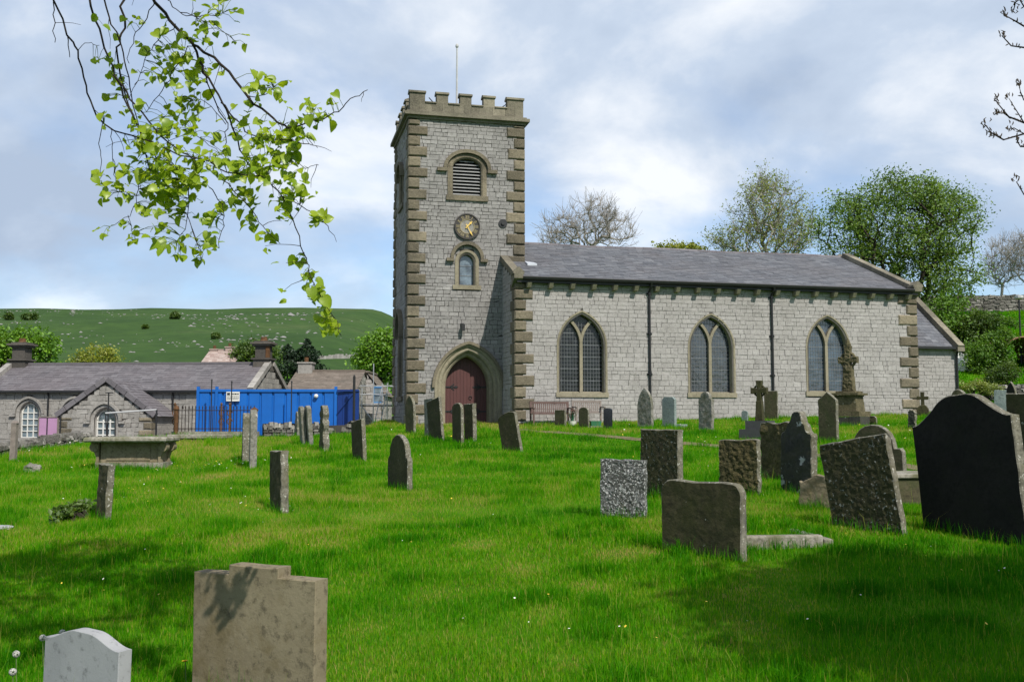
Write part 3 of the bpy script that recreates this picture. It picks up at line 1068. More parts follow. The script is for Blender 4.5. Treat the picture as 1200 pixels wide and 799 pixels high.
    while z < 12.85:
        h = arch_halfwidth(0.62, 12.45, 0.42, z + 0.06)
        if h > 0.1:
            m.hexa([f_tower(TXC - h, z, -0.10), f_tower(TXC + h, z, -0.10), f_tower(TXC + h, z + 0.02, -0.10), f_tower(TXC - h, z + 0.02, -0.10),
                    f_tower(TXC - h, z + 0.09, -0.26), f_tower(TXC + h, z + 0.09, -0.26), f_tower(TXC + h, z + 0.11, -0.26), f_tower(TXC - h, z + 0.11, -0.26)])
        z += 0.145
    m.build('louvre', M['louvre'], w)
    # lower window
    m = MB()
    ring(m, f_tower, low, arch_loop(TXC, 0.52, 7.35, 8.35, 0.53), 0.05, -0.22, chamfer=0.10)
    m.fbox(f_tower, TXC - 0.62, TXC + 0.62, 7.16, 7.347, -0.02, 0.07)
    w = m.build('tower_window', M['surround'], church)
    m = MB()
    curved_bar(m, f_tower, arch_pts(TXC, 0.66, 8.5, 0.66), 0.14, -0.01, 0.17)
    for s in (-1, 1):
        m.fbox(f_tower, TXC + s * 0.74 - 0.16, TXC + s * 0.74 + 0.16, 8.36, 8.49, -0.01, 0.175)
    m.build('hood_mould', M['sandstone'], w)
    m = MB(); panel(m, f_tower, low, [], -0.2); m.build('glass', M['glass_pane'], w)
    m = MB()
    for z in (7.78, 8.2):
        m.fbox(f_tower, TXC - 0.3, TXC + 0.3, z - 0.012, z + 0.012, -0.198, -0.18)
    m.build('glazing_bar', M['lead'], w)
    # west face windows
    for lp, o, nm in ((wb, (2.5, 0.7, 11.2, 12.4, 0.62), 'louvre'), (wl, (2.6, 0.8, 2.6, 5.2, 1.15), 'glass')):
        m = MB()
        ring(m, f_tower_w, lp, arch_loop(*o), 0.05, -0.25, chamfer=0.06)
        curved_bar(m, f_tower_w, arch_pts(o[0], o[1] + 0.08, o[3], o[4] + 0.1), 0.13, -0.01, 0.2)
        m.fbox(f_tower_w, o[0] - o[1] - 0.1, o[0] + o[1] + 0.1, o[2] - 0.2, o[2] - 0.003, -0.02, 0.1)
        w = m.build('side_window', M['sandstone'], church)
        m = MB(); panel(m, f_tower_w, lp, [], -0.2); m.build(nm if nm == 'glass' else 'opening', M['glass_pane' if nm == 'glass' else 'black'], w)

    # clock
    cx, cz, rr = TXC + 0.0, 9.89, 0.535

    def disc(r0, r1, d0, d1, n=40):
        m = MB()
        for k in range(n):
            t0, t1 = 2 * math.pi * k / n, 2 * math.pi * (k + 1) / n
            q = [(cx + r * math.sin(t), cz + r * math.cos(t)) for t in (t0, t1) for r in (r0, r1)]
            m.hexa([f_tower(*q[0], d1), f_tower(*q[2], d1), f_tower(*q[3], d1), f_tower(*q[1], d1),
                    f_tower(*q[0], d0), f_tower(*q[2], d0), f_tower(*q[3], d0), f_tower(*q[1], d0)])
        return m
    clock = disc(0.31, rr, 0.0, 0.075).build('clock', M['dial'], church)
    m = disc(rr - 0.02, rr + 0.03, 0.0, 0.11)
    m.build('rim', M['dial'], clock)
    disc(0.0005, 0.308, 0.0, 0.06).build('dial_centre', M['dial_face'], clock)
    m = disc(0.295, 0.325, 0.05, 0.085, 40)
    nums = ['XII', 'I', 'II', 'III', 'IIII', 'V', 'VI', 'VII', 'VIII', 'IX', 'X', 'XI']
    r0, r1 = 0.34, 0.485
    for hi, s in enumerate(nums):
        wid = {'I': 0.035, 'V': 0.085, 'X': 0.085}
        tot = sum(wid[c] for c in s) + 0.008 * (len(s) - 1)
        x = -tot / 2
        t = 2 * math.pi * hi / 12

        def pt(u, r):
            return f_tower(cx + r * math.sin(t) + u * math.cos(t), cz + r * math.cos(t) - u * math.sin(t), 0.083)
        for c in s:
            w_ = wid[c]
            strokes = {'I': [((x + w_ / 2, r0), (x + w_ / 2, r1))],
                       'V': [((x + w_ / 2, r0), (x + 0.012, r1)), ((x + w_ / 2, r0), (x + w_ - 0.012, r1))],
                       'X': [((x + 0.012, r0), (x + w_ - 0.012, r1)), ((x + w_ - 0.012, r0), (x + 0.012, r1))]}[c]
            for p, q in strokes:
                m.beam(pt(*p), pt(*q), 0.022, 0.008, up=(0, 1, 0))
            x += w_ + 0.008
    m.build('numeral', M['numeral'], clock)

    def hand(angle, length, w0, nm, d):
        m = MB()
        t = R(angle)
        def P(u, r): return (cx + r * math.sin(t) + u * math.cos(t), cz + r * math.cos(t) - u * math.sin(t))
        m.prism([P(-w0, -0.10), P(w0, -0.10), P(w0 * 0.8, length * 0.55), P(w0 * 2.0, length * 0.68), P(0, length), P(-w0 * 2.0, length * 0.68), P(-w0 * 0.8, length * 0.55)], f_tower, d, d + 0.012)
        m.build(nm, M['gold'], clock)
    hand(43, 0.30, 0.028, 'hour_hand', 0.10)
    hand(151, 0.46, 0.020, 'minute_hand', 0.118)
    # tie-rod plate
    m = MB()
    f = lambda r, y: [(0.0 + r * math.cos(k * math.pi / 10), y, 10.1 + r * math.sin(k * math.pi / 10)) for k in range(20)]
    for r, d0, d1 in ((0.19, -0.01, 0.06), (0.08, 0.06, 0.12)):
        a, b = f(r, TY0 - d1), f(r, TY0 - d0)
        m.add(a + b, [tuple(range(20))] + [(i, i + 20, (i + 1) % 20 + 20, (i + 1) % 20) for i in range(20)])
    m.build('wall_tie_plate', M['iron'], church)
    # lantern bracket over the door
    m = MB()
    m.box(-1.86, -1.70, TY0 - 0.08, TY0 + 0.02, 5.55, 5.70); m.beam((-1.78, TY0 - 0.05, 5.62), (-1.78, TY0 - 0.25, 5.68), 0.04)
    m.box(-1.85, -1.71, TY0 - 0.33, TY0 - 0.19, 5.36, 5.64)
    m.build('lamp', M['iron'], church)

    # doorway
    m = MB()
    for i, (a, rs, d1, d0) in enumerate(dw):
        a2, rs2 = (dw[i + 1][0], dw[i + 1][1]) if i < 3 else (0.93, 1.3)
        for k, lp in enumerate(((a2, a, rs2, rs),)):
            inn, out = arch_loop(dc, a2, 0.9, ZS, rs2), arch_loop(dc, a, 0.9, ZS, rs)
            def sp(lp):
                o = [(lp[0][0], lp[0][1] + (lp[1][1] - lp[0][1]) * q / 5) for q in range(5)]
                e = [(lp[-1][0], lp[-2][1] + (lp[-1][1] - lp[-2][1]) * q / 5) for q in range(1, 6)]
                return o + lp[1:-1] + e
            ring(m, f_tower, sp(inn), sp(out), d1 + 0.03 if i == 0 else d1, d0 - 0.06, d_wall=d1 - 0.25, chamfer=0.07)
    way = m.build('doorway', M['surround'], church)
    m = MB()
    curved_bar(m, f_tower, arch_pts(dc, 1.52, ZS - 0.05, 1.92), 0.12, -0.01, 0.16)
    m.build('hood_mould', M['sandstone'], way)
    m = MB()
    m.box(dc - 1.5, dc + 1.5, TY0 - 0.45, TY0 + 0.8, 0.9, 1.42)
    m.build('doorstep', M['kerb'], way)
    # plank door, each plank a board of the leaf
    m = MB()
    leaf = arch_loop(dc, 0.96, 1.42, ZS, 1.34)
    n = 13
    rnd = random.Random(2)
    for k in range(n):
        x0, x1 = dc - 0.96 + 1.92 * k / n, dc - 0.96 + 1.92 * (k + 1) / n
        def top(x): 
            z = ZS
            while z < ZS + 1.34 and arch_halfwidth(0.96, ZS, 1.34, z) > abs(x - dc): z += 0.01
            return z
        d = -0.70 + rnd.uniform(-0.006, 0.006)
        m.prism([(x0 + .004, 1.42), (x1 - .004, 1.42), (x1 - .004, top(x1)), (x0 + .004, top(x0))], f_tower, d - 0.05, d, rnd.random())
    door = m.build('door', M['door'], church)
    m = MB()
    panel(m, f_tower, arch_loop(dc, 1.0, 1.0, ZS, 1.4), [], -0.74)
    m.build('backing', M['black'], door)
    for z in (1.95, 3.0):
        for s in (-1, 1):
            m = MB()
            x0 = dc + s * 0.93
            m.fbox(f_tower, min(x0, x0 - s * 0.48), max(x0, x0 - s * 0.48), z - 0.03, z + 0.03, -0.70, -0.675)
            for k in (-1, 1):
                m.beam(f_tower(x0 - s * 0.26, z, -0.685), f_tower(x0 - s * 0.44, z + k * 0.13, -0.685), 0.04, 0.02, up=(0, 1, 0))
            m.prism([(x0 - s * .62, z), (x0 - s * .5, z - .06), (x0 - s * .42, z), (x0 - s * .5, z + .06)], f_tower, -0.70, -0.672)
            m.build('hinge', M['iron'], door)
    m = MB()
    c = Vector(f_tower(dc + 0.22, 2.55, -0.66))
    m.tube([c + Vector((0.07 * math.cos(t), 0, 0.07 * math.sin(t))) for t in np.linspace(0, 6.283, 13)], 0.012, 6)
    m.build('door_ring', M['iron'], door)

    # ---- chancel
    CY, CX1, CE = 1.9, NL + 3.55, 5.0
    CWd = NW - 2 * CY
    cr = CE + CWd / 2 * 0.80

    def f_ch(a, b, d): return (a, CY - d, b)
    def f_ch_e(a, b, d): return (CX1 + d, CY + a, b)
    lan = arch_loop(NL + 0.52, 0.2, 2.75, 4.15, 0.42)
    m = MB()
    panel(m, f_ch, [(NL, 0), (CX1, 0), (CX1, CE), (NL, CE)], [lan])
    gab = [(0, 0), (CWd, 0), (CWd, CE), (CWd / 2, cr), (0, CE)]
    panel(m, f_ch_e, gab, [])
    m.add([(NL, NW - CY, 0), (CX1, NW - CY, 0), (CX1, NW - CY, CE), (NL, NW - CY, CE)], [(0, 1, 2, 3)])
    ch = m.build('chancel', M['mortar_light'], church)
    m = MB()
    rnd = random.Random(77)
    laid_stones(m, f_ch, NL, CX1, 1.1, CE, 0.165, (0.2, 0.5), [arch_hole(NL + 0.52, 0.3, 2.65, 4.15, 0.5)], rnd=rnd)
    lo2 = lambda z: 0 if z < CE else (z - CE) / (cr - CE) * CWd / 2
    laid_stones(m, f_ch_e, 0, CWd, 1.1, cr, 0.23, (0.25, 0.6), left=lo2, right=lambda z: CWd - lo2(z), rnd=rnd)
    m.build('masonry', M['limestone'], ch)
    m = MB()
    csl = math.hypot(CWd / 2, cr - CE); c2, s2 = CWd / 2 / csl, (cr - CE) / csl
    for side in (0, 1):
        def fr(a, s, d, side=side):
            q = s - 0.22
            y = CY + q * c2 - d * s2
            return (a, y if side == 0 else NW - y, CE + 0.08 + q * s2 + d * c2)
        slates(m, fr, lambda s: NL + 0.02, lambda s: CX1 - 0.05, csl + 0.22, 0.26, (0.26, 0.45), rnd=rnd)
        m.add([fr(NL, 0, -.004), fr(CX1, 0, -.004), fr(CX1, csl + .22, -.004), fr(NL, csl + .22, -.004)], [(0, 1, 2, 3)])
    m.build('chancel_roof', M['slate'], church)
    m = MB()
    for side in (0, 1):
        n = 7
        for k in range(n):
            a0, a1 = csl * k / n - 0.3, csl * (k + 1) / n - 0.3
            pts = []
            for dd in (0.26, 0.0):
                for xx, ss in ((CX1 - .2, a0 + .006), (CX1 + .14, a0 + .006), (CX1 + .14, a1 - .006), (CX1 - .2, a1 - .006)):
                    y = CY + ss * c2 - dd * s2
                    pts.append((xx, y if side == 0 else NW - y, CE + 0.08 + ss * s2 + dd * c2))
            m.hexa(pts, rnd.random())
    m.box(CX1 - .22, CX1 + .16, CY - 0.36, CY + 0.1, CE - 0.18, CE + 0.02)
    m.build('gable_coping', M['parapet'], church)
    m = MB()
    m.fbox(f_ch, NL + .02, CX1 - 0.25, CE - 0.08, CE + 0.04, 0.0, 0.30)
    m.tube([(CX1 - 0.16, CY - 0.28, CE - 0.05), (CX1 - 0.10, CY - 0.1, CE - 0.35), (CX1 - 0.10, CY - 0.09, 1.2)], 0.055, 8)
    m.build('gutter', M['iron'], church)
    m = MB()
    ring(m, f_ch, lan, arch_loop(NL + 0.52, 0.36, 2.75, 4.15, 0.6), 0.03, -0.22, chamfer=0.08)
    w = m.build('lancet_window', M['surround'], church)
    m = MB(); panel(m, f_ch, lan, [], -0.2); m.build('glass', M['glass_mid'], w)


church_build()

# ---------------------------------------------------------------- gravestones
def resample(poly, step):
    out = []
    n = len(poly)
    for i in range(n):
        p, q = poly[i], poly[(i + 1) % n]
        l = math.hypot(q[0] - p[0], q[1] - p[1])
        k = max(1, int(round(l / step)))
        out += [(p[0] + (q[0] - p[0]) * j / k, p[1] + (q[1] - p[1]) * j / k) for j in range(k)]
    return out


def inside_poly(p, poly):
    c = False
    for i in range(len(poly)):
        (x1, y1), (x2, y2) = poly[i], poly[i - 1]
        if (y1 > p[1]) != (y2 > p[1]) and p[0] < (x2 - x1) * (p[1] - y1) / (y2 - y1) + x1: c = not c
    return c


def inset(poly, d):
    n = len(poly)
    out = []
    for i in range(n):
        p, q = poly[i - 1], poly[(i + 1) % n]
        tx, tz = q[0] - p[0], q[1] - p[1]
        l = math.hypot(tx, tz) or 1
        out.append((poly[i][0] - tz / l * d, poly[i][1] + tx / l * d))
    return out


def slab_mesh(outline, T, mat, name, parent=None, rough=0.004, step=0.06, chamf=0.012, chip=0.006, seed=0, nscale=6.0, edge=None):
    """stone slab: outline in (x, z), faces at y = -T/2 (front) and +T/2; worn edges, uneven faces"""
    rnd = random.Random(seed)
    off = Vector((rnd.uniform(0, 50), rnd.uniform(0, 50), rnd.uniform(0, 50)))
    base = resample(outline, step)
    base = [(x + chip * 2 * (mnoise.noise(Vector((x * 7, z * 7, 0)) + off)), z + chip * 2 * (mnoise.noise(Vector((x * 7, 5, z * 7)) + off))) for x, z in base]
    inn = inset(base, chamf)
    xs = [p[0] for p in base]; zs = [p[1] for p in base]
    grid = []
    x = min(xs) + step
    deep = inset(base, chamf + step * 0.5)
    while x < max(xs):
        z = min(zs) + step
        while z < max(zs):
            q = (x + rnd.uniform(-.25, .25) * step, z + rnd.uniform(-.25, .25) * step)
            if inside_poly(q, deep): grid.append(q)
            z += step
        x += step
    pts = [Vector(p) for p in inn] + [Vector(p) for p in grid]
    n = len(inn)
    vs, es, fs, ov, *_ = delaunay_2d_cdt(pts, [(i, (i + 1) % n) for i in range(n)], [], 0, 1e-6)
    fs = [f for f in fs if inside_poly((sum(vs[i].x for i in f) / 3, sum(vs[i].y for i in f) / 3), inn)]
    m = MB()

    def rel(x, z, s):
        v = Vector((x * nscale, z * nscale, s * 9.0)) + off
        return rough * (mnoise.fractal(v, 0.7, 2.0, 5))
    nv = len(vs)
    V = [(v.x, -T / 2 - rel(v.x, v.y, 0), v.y) for v in vs] + [(v.x, T / 2 + rel(v.x, v.y, 1), v.y) for v in vs]
    Fc = [tuple(f) for f in fs] + [tuple(i + nv for i in f[::-1]) for f in fs]
    # ring of chamfers and the edge
    o = len(V)
    V += [(x, -T / 2 + chamf, z) for x, z in base] + [(x, T / 2 - chamf, z) for x, z in base]
    idx = {}
    for i, v in enumerate(vs):
        idx[i] = i
    # the first n input points are the inner loop: match by position
    loop = []
    for p in inn:
        loop.append(min(range(nv), key=lambda i: (vs[i].x - p[0]) ** 2 + (vs[i].y - p[1]) ** 2) if len(vs) != len(pts) else None)
    if len(vs) == len(pts): loop = list(range(n))
    for i in range(n):
        j = (i + 1) % n
        Fc += [(loop[j], loop[i], o + i, o + j), (o + j, o + i, o + n + i, o + n + j), (o + n + j, o + n + i, nv + loop[i], nv + loop[j])]
    m.add(V, Fc, 0.5)
    ob = m.build(name, mat, parent, smooth=False)
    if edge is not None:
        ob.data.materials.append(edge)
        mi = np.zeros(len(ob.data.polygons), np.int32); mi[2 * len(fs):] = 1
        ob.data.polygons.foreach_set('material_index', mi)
    return ob


def o_flat(W, H, s=0.2): return [(-W / 2, -s), (W / 2, -s), (W / 2, H), (-W / 2, H)]


def o_corner(W, H, r=0.1, s=0.2):
    o = [(-W / 2, -s), (W / 2, -s)]
    o += [(W / 2 - r + r * math.cos(t), H - r + r * math.sin(t)) for t in np.linspace(0, math.pi / 2, 6)]
    o += [(-W / 2 + r - r * math.sin(t), H - r + r * math.cos(t)) for t in np.linspace(0, math.pi / 2, 6)]
    return o


def o_round(W, H, rise=None, s=0.2):
    rise = rise or min(W / 2, H * 0.4)
    return [(-W / 2, -s), (W / 2, -s)] + [(W / 2 * math.cos(t), H - rise + rise * math.sin(t)) for t in np.linspace(0, math.pi, 13)]


def o_gothic(W, H, rise=None, s=0.2):
    rise = rise or W * 0.9
    return [(-W / 2, -s), (W / 2, -s)] + [(x, z) for x, z in arch_pts(0, W / 2, H - rise, rise, 8)][::-1]


def o_peak(W, H, rise=0.2, s=0.2): return [(-W / 2, -s), (W / 2, -s), (W / 2, H - rise), (0, H), (-W / 2, H - rise)]


def o_clip(W, H, c=0.12, s=0.2): return [(-W / 2, -s), (W / 2, -s), (W / 2, H - c), (W / 2 - c, H), (-W / 2 + c, H), (-W / 2, H - c)]


def o_ogee(W, H, rise, s=0.2):
    """concave shoulders running up to a broad round crown"""
    right = [(W / 2, H - rise)]
    for t in np.linspace(0, 1, 14)[1:]:
        u = W / 2 * (1 - t)
        right.append((u, H - rise + rise * (0.5 - 0.5 * math.cos(math.pi * min(1, t * 1.18))) if t < 0.848 else H - rise * 0.0 - 0.0))
    return [(-W / 2, -s), (W / 2, -s)] + right + [(-x, z) for x, z in right[-2::-1]]


def o_shoulder(W, H, w2=0.6, sh=0.3, s=0.2):
    """round head on square shoulders"""
    h = W * w2 / 2
    top = [(h * math.cos(t), H - h + h * math.sin(t)) for t in np.linspace(0, math.pi, 11)]
    return [(-W / 2, -s), (W / 2, -s), (W / 2, H - h - sh * 0.35), (W / 2 - 0.03, H - h - sh * 0.1), (h, H - h - 0.02)] + top + [(-h, H - h - 0.02), (-W / 2 + 0.03, H - h - sh * 0.1), (-W / 2, H - h - sh * 0.35)]


def o_cross_top(W, H, w2, dz, s=0.2):
    return [(-W / 2, -s), (W / 2, -s), (W / 2, H - dz), (w2 / 2, H - dz), (w2 / 2, H), (-w2 / 2, H), (-w2 / 2, H - dz), (-W / 2, H - dz)]


def o_ornate(W, H, s=0.2):
    """steep pointed head, scooped shoulders with knobs"""
    r = [(W / 2, H * 0.70), (W * 0.47, H * 0.735), (W * 0.40, H * 0.745), (W * 0.33, H * 0.78), (W * 0.27, H * 0.84), (W * 0.20, H * 0.875), (W * 0.17, H * 0.93), (W * 0.13, H * 0.985), (W * 0.05, H)]
    return [(-W / 2, -s), (W / 2, -s)] + r + [(-x, z) for x, z in r[::-1]]


def o_scallop(W, H, s=0.2):
    r = [(W / 2, H * 0.74), (W * 0.42, H * 0.72), (W * 0.36, H * 0.80), (W * 0.28, H * 0.86), (W * 0.2, H * 0.88), (W * 0.13, H * 0.97), (W * 0.05, H)]
    return [(-W / 2, -s), (W / 2, -s)] + r + [(-x, z * 1.0) for x, z in r[::-1]]


def o_knobbly(W, H, s=0.2):
    return [(-W / 2, -s), (W / 2, -s), (W * 0.5, H * 0.28), (W * 0.40, H * 0.34), (W * 0.44, H * 0.62), (W * 0.36, H * 0.70), (W * 0.44, H * 0.80), (W * 0.34, H * 0.93), (W * 0.1, H),
            (-W * 0.2, H * 0.98), (-W * 0.42, H * 0.88), (-W * 0.38, H * 0.72), (-W * 0.46, H * 0.5), (-W * 0.4, H * 0.34)]


def clamp_front(p):
    """keep a far stone in front of the church's walls"""
    d = Vector((p.x - 0.151, p.y - 40.61))
    u_ = Vector((math.cos(TH), math.sin(TH))); v_ = Vector((-math.sin(TH), math.cos(TH)))
    a, v = d.dot(u_), d.dot(v_)
    lim = -0.75 if a > -0.6 else (1.5 if a > -4.6 else 99)
    if a > NL + 0.5: lim = 1.0
    if v > lim:
        f = lim - v
        k = -f / (v_.x * 0 + 1)
        # slide along the view ray towards the camera
        s = 1.0
        for _ in range(60):
            s -= 0.002
            q = Vector((p.x * s, p.y * s))
            d2 = q - Vector((0.151, 40.61))
            if d2.dot(v_) <= lim: break
        return Vector((q.x, q.y, float(gz(q.x, q.y))))
    return p


STONES = []


def gravestone(pl, pr, pt, pb, shape, mat, label, phi=63, T=0.11, W=None, roll=0.0, lean=0.0, rough=0.004, chip=0.006, name='gravestone', group='old gravestones standing in the churchyard', Y=None, parts=None, chamf=0.012, nscale=6.0, maxW=None, step=None):
    """pixels left, right, top, base in the photo give place and size; phi turns the face from the camera's axis towards the west"""
    pc = (pl + pr) / 2
    p = ground_hit(pc, pb) if Y is None else Vector((ray(pc, pb).x * Y, Y, float(gz(ray(pc, pb).x * Y, Y))))
    p = clamp_front(p)
    tot = (pr - pl) * p.y / FPX
    H = EYE + ray(pc, pt).z * p.y - p.z
    al = math.atan((pc - 600) / FPX)
    dl = R(phi) - al
    if W is None:
        W = (tot - T * abs(math.sin(dl))) / max(0.2, abs(math.cos(dl)))
        W = max(0.12, W)
        if maxW: W = min(W, maxW)
    o = shape(W, H)
    seed = len(STONES) * 13 + 5
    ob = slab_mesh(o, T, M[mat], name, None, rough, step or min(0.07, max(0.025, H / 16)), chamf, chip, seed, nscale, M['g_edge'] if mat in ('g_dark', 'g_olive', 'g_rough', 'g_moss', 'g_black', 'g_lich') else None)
    ob.location = p
    # roll in the picture (clockwise positive), lean backwards
    Rz = Matrix.Rotation(-R(phi), 4, 'Z')
    ob.rotation_euler = (Rz.to_3x3() @ Matrix.Rotation(R(roll), 3, 'Y') @ Matrix.Rotation(-R(lean), 3, 'X')).to_euler()
    tag(ob, label, 'gravestone', group)
    STONES.append((p.x, p.y, W, T, -R(phi)))
    return ob, W, H, p


# --- front
gravestone(53, 145, 738, 826, lambda W, H: o_ogee(W, H, 0.07), 'g_pale', 'small clean pale grey granite headstone with gently arched top, nearest the bottom left corner', 30, 0.09, chip=0.0008, rough=0.0006, chamf=0.004, name='headstone', roll=1.5, Y=5.9)
gravestone(226, 376, 662, 850, lambda W, H: o_cross_top(W, H, W * 0.41, 0.055), 'g_buff', 'large brown sandstone headstone with raised square centre block on its top, in the near foreground', 24, 0.125, chip=0.002, rough=0.001, chamf=0.006, name='headstone', Y=6.0)
# --- left and middle
gravestone(112, 130, 544, 608, o_flat, 'g_dark', 'thin dark gravestone seen nearly edge on, in front of the chest tomb', 48, 0.09, rough=0.012, chip=0.012, roll=0, lean=2)
gravestone(316, 338, 528, 598, o_flat, 'g_dark', 'narrow dark flat topped gravestone alone in the grass left of centre', 58, 0.12, rough=0.012, chip=0.010, roll=-3)
gravestone(283, 292, 484, 541, lambda W, H: o_round(W, H, 0.12), 'g_olive', 'thin olive gravestone, left and farther of the edge on pair by the railing', 74, 0.16, W=0.7)
gravestone(291, 301, 480, 548, lambda W, H: o_round(W, H, 0.14), 'g_grey', 'thin pale grey gravestone, right and nearer of the edge on pair by the railing', 74, 0.15, W=0.7)
gravestone(346, 351, 482, 511, o_knobbly, 'g_grey', 'smallest knobbly grey gravestone edge on, against the low wall under the blue container', 66, 0.12, W=0.4, rough=0.02)
gravestone(352, 360, 476, 521, lambda W, H: o_round(W, H, 0.12), 'g_grey', 'left slim grey gravestone of the twin pair leaning left before the blue container', 70, 0.13, W=0.55, roll=0, lean=-5)
gravestone(360, 367, 475, 521, lambda W, H: o_round(W, H, 0.12), 'g_grey', 'right slim grey gravestone of the twin pair leaning left before the blue container', 70, 0.13, W=0.55, roll=0, lean=-5)
gravestone(374, 385, 475, 528, o_knobbly, 'g_olive', 'knobbly eroded yellow grey gravestone with stepped base before the blue container', 66, 0.16, W=0.55, rough=0.03, chip=0.02)
gravestone(413, 430, 492, 539, o_flat, 'g_dark', 'dark square topped gravestone leaning left, between the blue container and the tower', 58, 0.10, roll=-8, chip=0.008)
gravestone(454, 483, 509, 573, lambda W, H: o_shoulder(W, H, 0.84, 0.22), 'g_dark', 'dark round topped gravestone standing alone in the grass in front of the tower', 60, 0.10, chip=0.008)
gravestone(476, 487, 463, 508, lambda W, H: o_gothic(W, H, 0.5), 'g_olive', 'narrow pointed gravestone close to the left corner of the tower', 55, 0.10, W=0.62, roll=-3)
gravestone(499, 509, 467, 513, o_flat, 'g_grey', 'pale grey gravestone half hidden behind the leaning dark one left of the red door', 60, 0.10, W=0.65, roll=-3)
gravestone(503, 521, 467, 516, o_flat, 'g_dark', 'dark flat topped gravestone leaning left, in front of the left side of the red door', 60, 0.09, roll=-11)
gravestone(530, 544, 472, 520, lambda W, H: o_round(W, H, 0.16), 'g_dark', 'dark round topped gravestone in front of the middle of the red door', 60, 0.10, chip=0.01, roll=-2)
gravestone(544, 559, 473, 517, o_flat, 'g_dark', 'dark square gravestone with wide edge before the right half of the red door', 56, 0.14, chip=0.01, roll=-2)
gravestone(589, 613, 482, 529, lambda W, H: o_round(W, H, 0.13), 'g_dark', 'dark round topped gravestone leaning strongly left, below the corner between tower and nave', 52, 0.09, roll=-15)
# --- by the nave
gravestone(650, 664, 480, 500, lambda W, H: o_corner(W, H, 0.05), 'g_olive', 'small square brown gravestone in front of the red brown bench', 50, 0.10)
gravestone(678, 691, 477, 501, lambda W, H: o_round(W, H, 0.14), 'g_olive', 'small round topped green grey gravestone in front of the pale bench', 50, 0.08)
gravestone(707, 718, 478, 503, lambda W, H: o_round(W, H, 0.07), 'g_polish', 'small polished black gravestone beside the pale bench', 45, 0.08, chip=0.0, rough=0.0)
gravestone(747, 766, 454, 502, lambda W, H: o_gothic(W, H, W * 1.05), 'g_grey', 'tall pointed grey green gravestone under the left downpipe of the nave', 50, 0.12, rough=0.012)
gravestone(776, 793, 465, 501, lambda W, H: o_clip(W, H, 0.10), 'g_teal', 'smooth blue grey gravestone with clipped corners on a pale base slab', 48, 0.12, chip=0.001, rough=0.0005)
gravestone(819, 837, 459, 506, lambda W, H: o_shoulder(W, H, 0.72, 0.25), 'g_grey', 'tall grey gravestone with round head and carved shoulders under the middle nave window', 52, 0.13, rough=0.012, chip=0.012)
gravestone(869, 877, 481, 494, lambda W, H: o_round(W, H, 0.08), 'g_teal', 'tiny blue green gravestone against the nave wall left of the stepped cross', 45, 0.07, chip=0.001)
gravestone(896, 912, 458, 492, o_flat, 'g_olive', 'tall plain rectangular olive gravestone under the right downpipe of the nave', 40, 0.08)
gravestone(960, 983, 459, 518, lambda W, H: o_peak(W, H, 0.22), 'g_olive', 'tall olive gravestone with low pointed top and white streaks left of the tall cross monument', 50, 0.12)
gravestone(1018, 1028, 487, 499, lambda W, H: o_round(W, H), 'g_dark', 'tiny round dark gravestone on the grass right of the tall cross monument', 40, 0.10, rough=0.02)
gravestone(1064, 1075, 480, 503, o_knobbly, 'g_lich', 'small broken grey gravestone with white lichen near the corner of the nave', 45, 0.14, rough=0.03, chip=0.03)
# --- right foreground
gravestone(703, 758, 538, 606, lambda W, H: o_flat(W, H), 'g_speck', 'low square gravestone speckled black and white with lichen, left of the bigger dark stones', 28, 0.10, rough=0.012, chip=0.008, lean=2, nscale=25, step=0.025)
gravestone(750, 800, 503, 584, o_flat, 'g_rough', 'tall rough dark square gravestone behind the speckled low one', 52, 0.12, rough=0.007, chip=0.008, nscale=20, step=0.04, roll=1, maxW=0.98)
gravestone(775, 873, 564, 651, lambda W, H: o_corner(W, H, 0.12), 'g_dark', 'wide low dark gravestone with rounded corners beside the stone kerb', 49, 0.10, chip=0.006, rough=0.006)
gravestone(843, 892, 515, 578, lambda W, H: o_corner(W, H, 0.03), 'g_moss', 'lumpy brown moss covered square gravestone right of centre', 42, 0.11, rough=0.018, chip=0.014, nscale=15, step=0.03)
gravestone(906, 922, 495, 563, o_flat, 'g_moss', 'rough mossy gravestone half hidden behind the ornate black pointed one', 60, 0.12, W=0.8, rough=0.03, chip=0.015)
gravestone(915, 957, 482, 578, o_ornate, 'g_lich', 'ornate blackened gravestone with steep pointed head and big pale lichen patches', 61, 0.14, rough=0.012, chip=0.012, roll=2)
gravestone(937, 983, 556, 596, o_scallop, 'g_buff', 'small low buff gravestone with scalloped top and white lichen, in front of the ornate one', 40, 0.09, rough=0.01, chip=0.012, roll=3)
gravestone(996, 1062, 497, 575, lambda W, H: o_shoulder(W, H, 0.74, 0.2), 'g_olive', 'olive gravestone with curved head peeping out behind the tilted lichened slab', 52, 0.10, roll=-3)
gravestone(978, 1060, 513, 622, o_flat, 'g_rough', 'tilted rough gravestone crusted with grey lichen, leaning left beside the huge black one', 53, 0.10, rough=0.008, chip=0.006, roll=-10, nscale=20, step=0.03)
gravestone(1086, 1204, 461, 630, lambda W, H: o_ogee(W, H, 0.30), 'g_black', 'huge black gravestone with wide curved top filling the right edge', 66, 0.13, rough=0.004, chip=0.004, roll=-6)
gravestone(1116, 1134, 456, 500, lambda W, H: o_round(W, H, 0.2), 'g_olive', 'gravestone whose round top peeps up behind the peak of the huge black one', 50, 0.1, Y=20.0)
gravestone(1166, 1181, 457, 476, lambda W, H: o_corner(W, H, 0.04), 'g_teal', 'small pale blue grey gravestone at the foot of the bank by the right edge', 30, 0.10, Y=38)
gravestone(1180, 1192, 447, 478, lambda W, H: o_gothic(W, H, 0.5), 'g_black', 'narrow dark pointed gravestone right of the small pale one at the foot of the bank', 55, 0.12, Y=36)
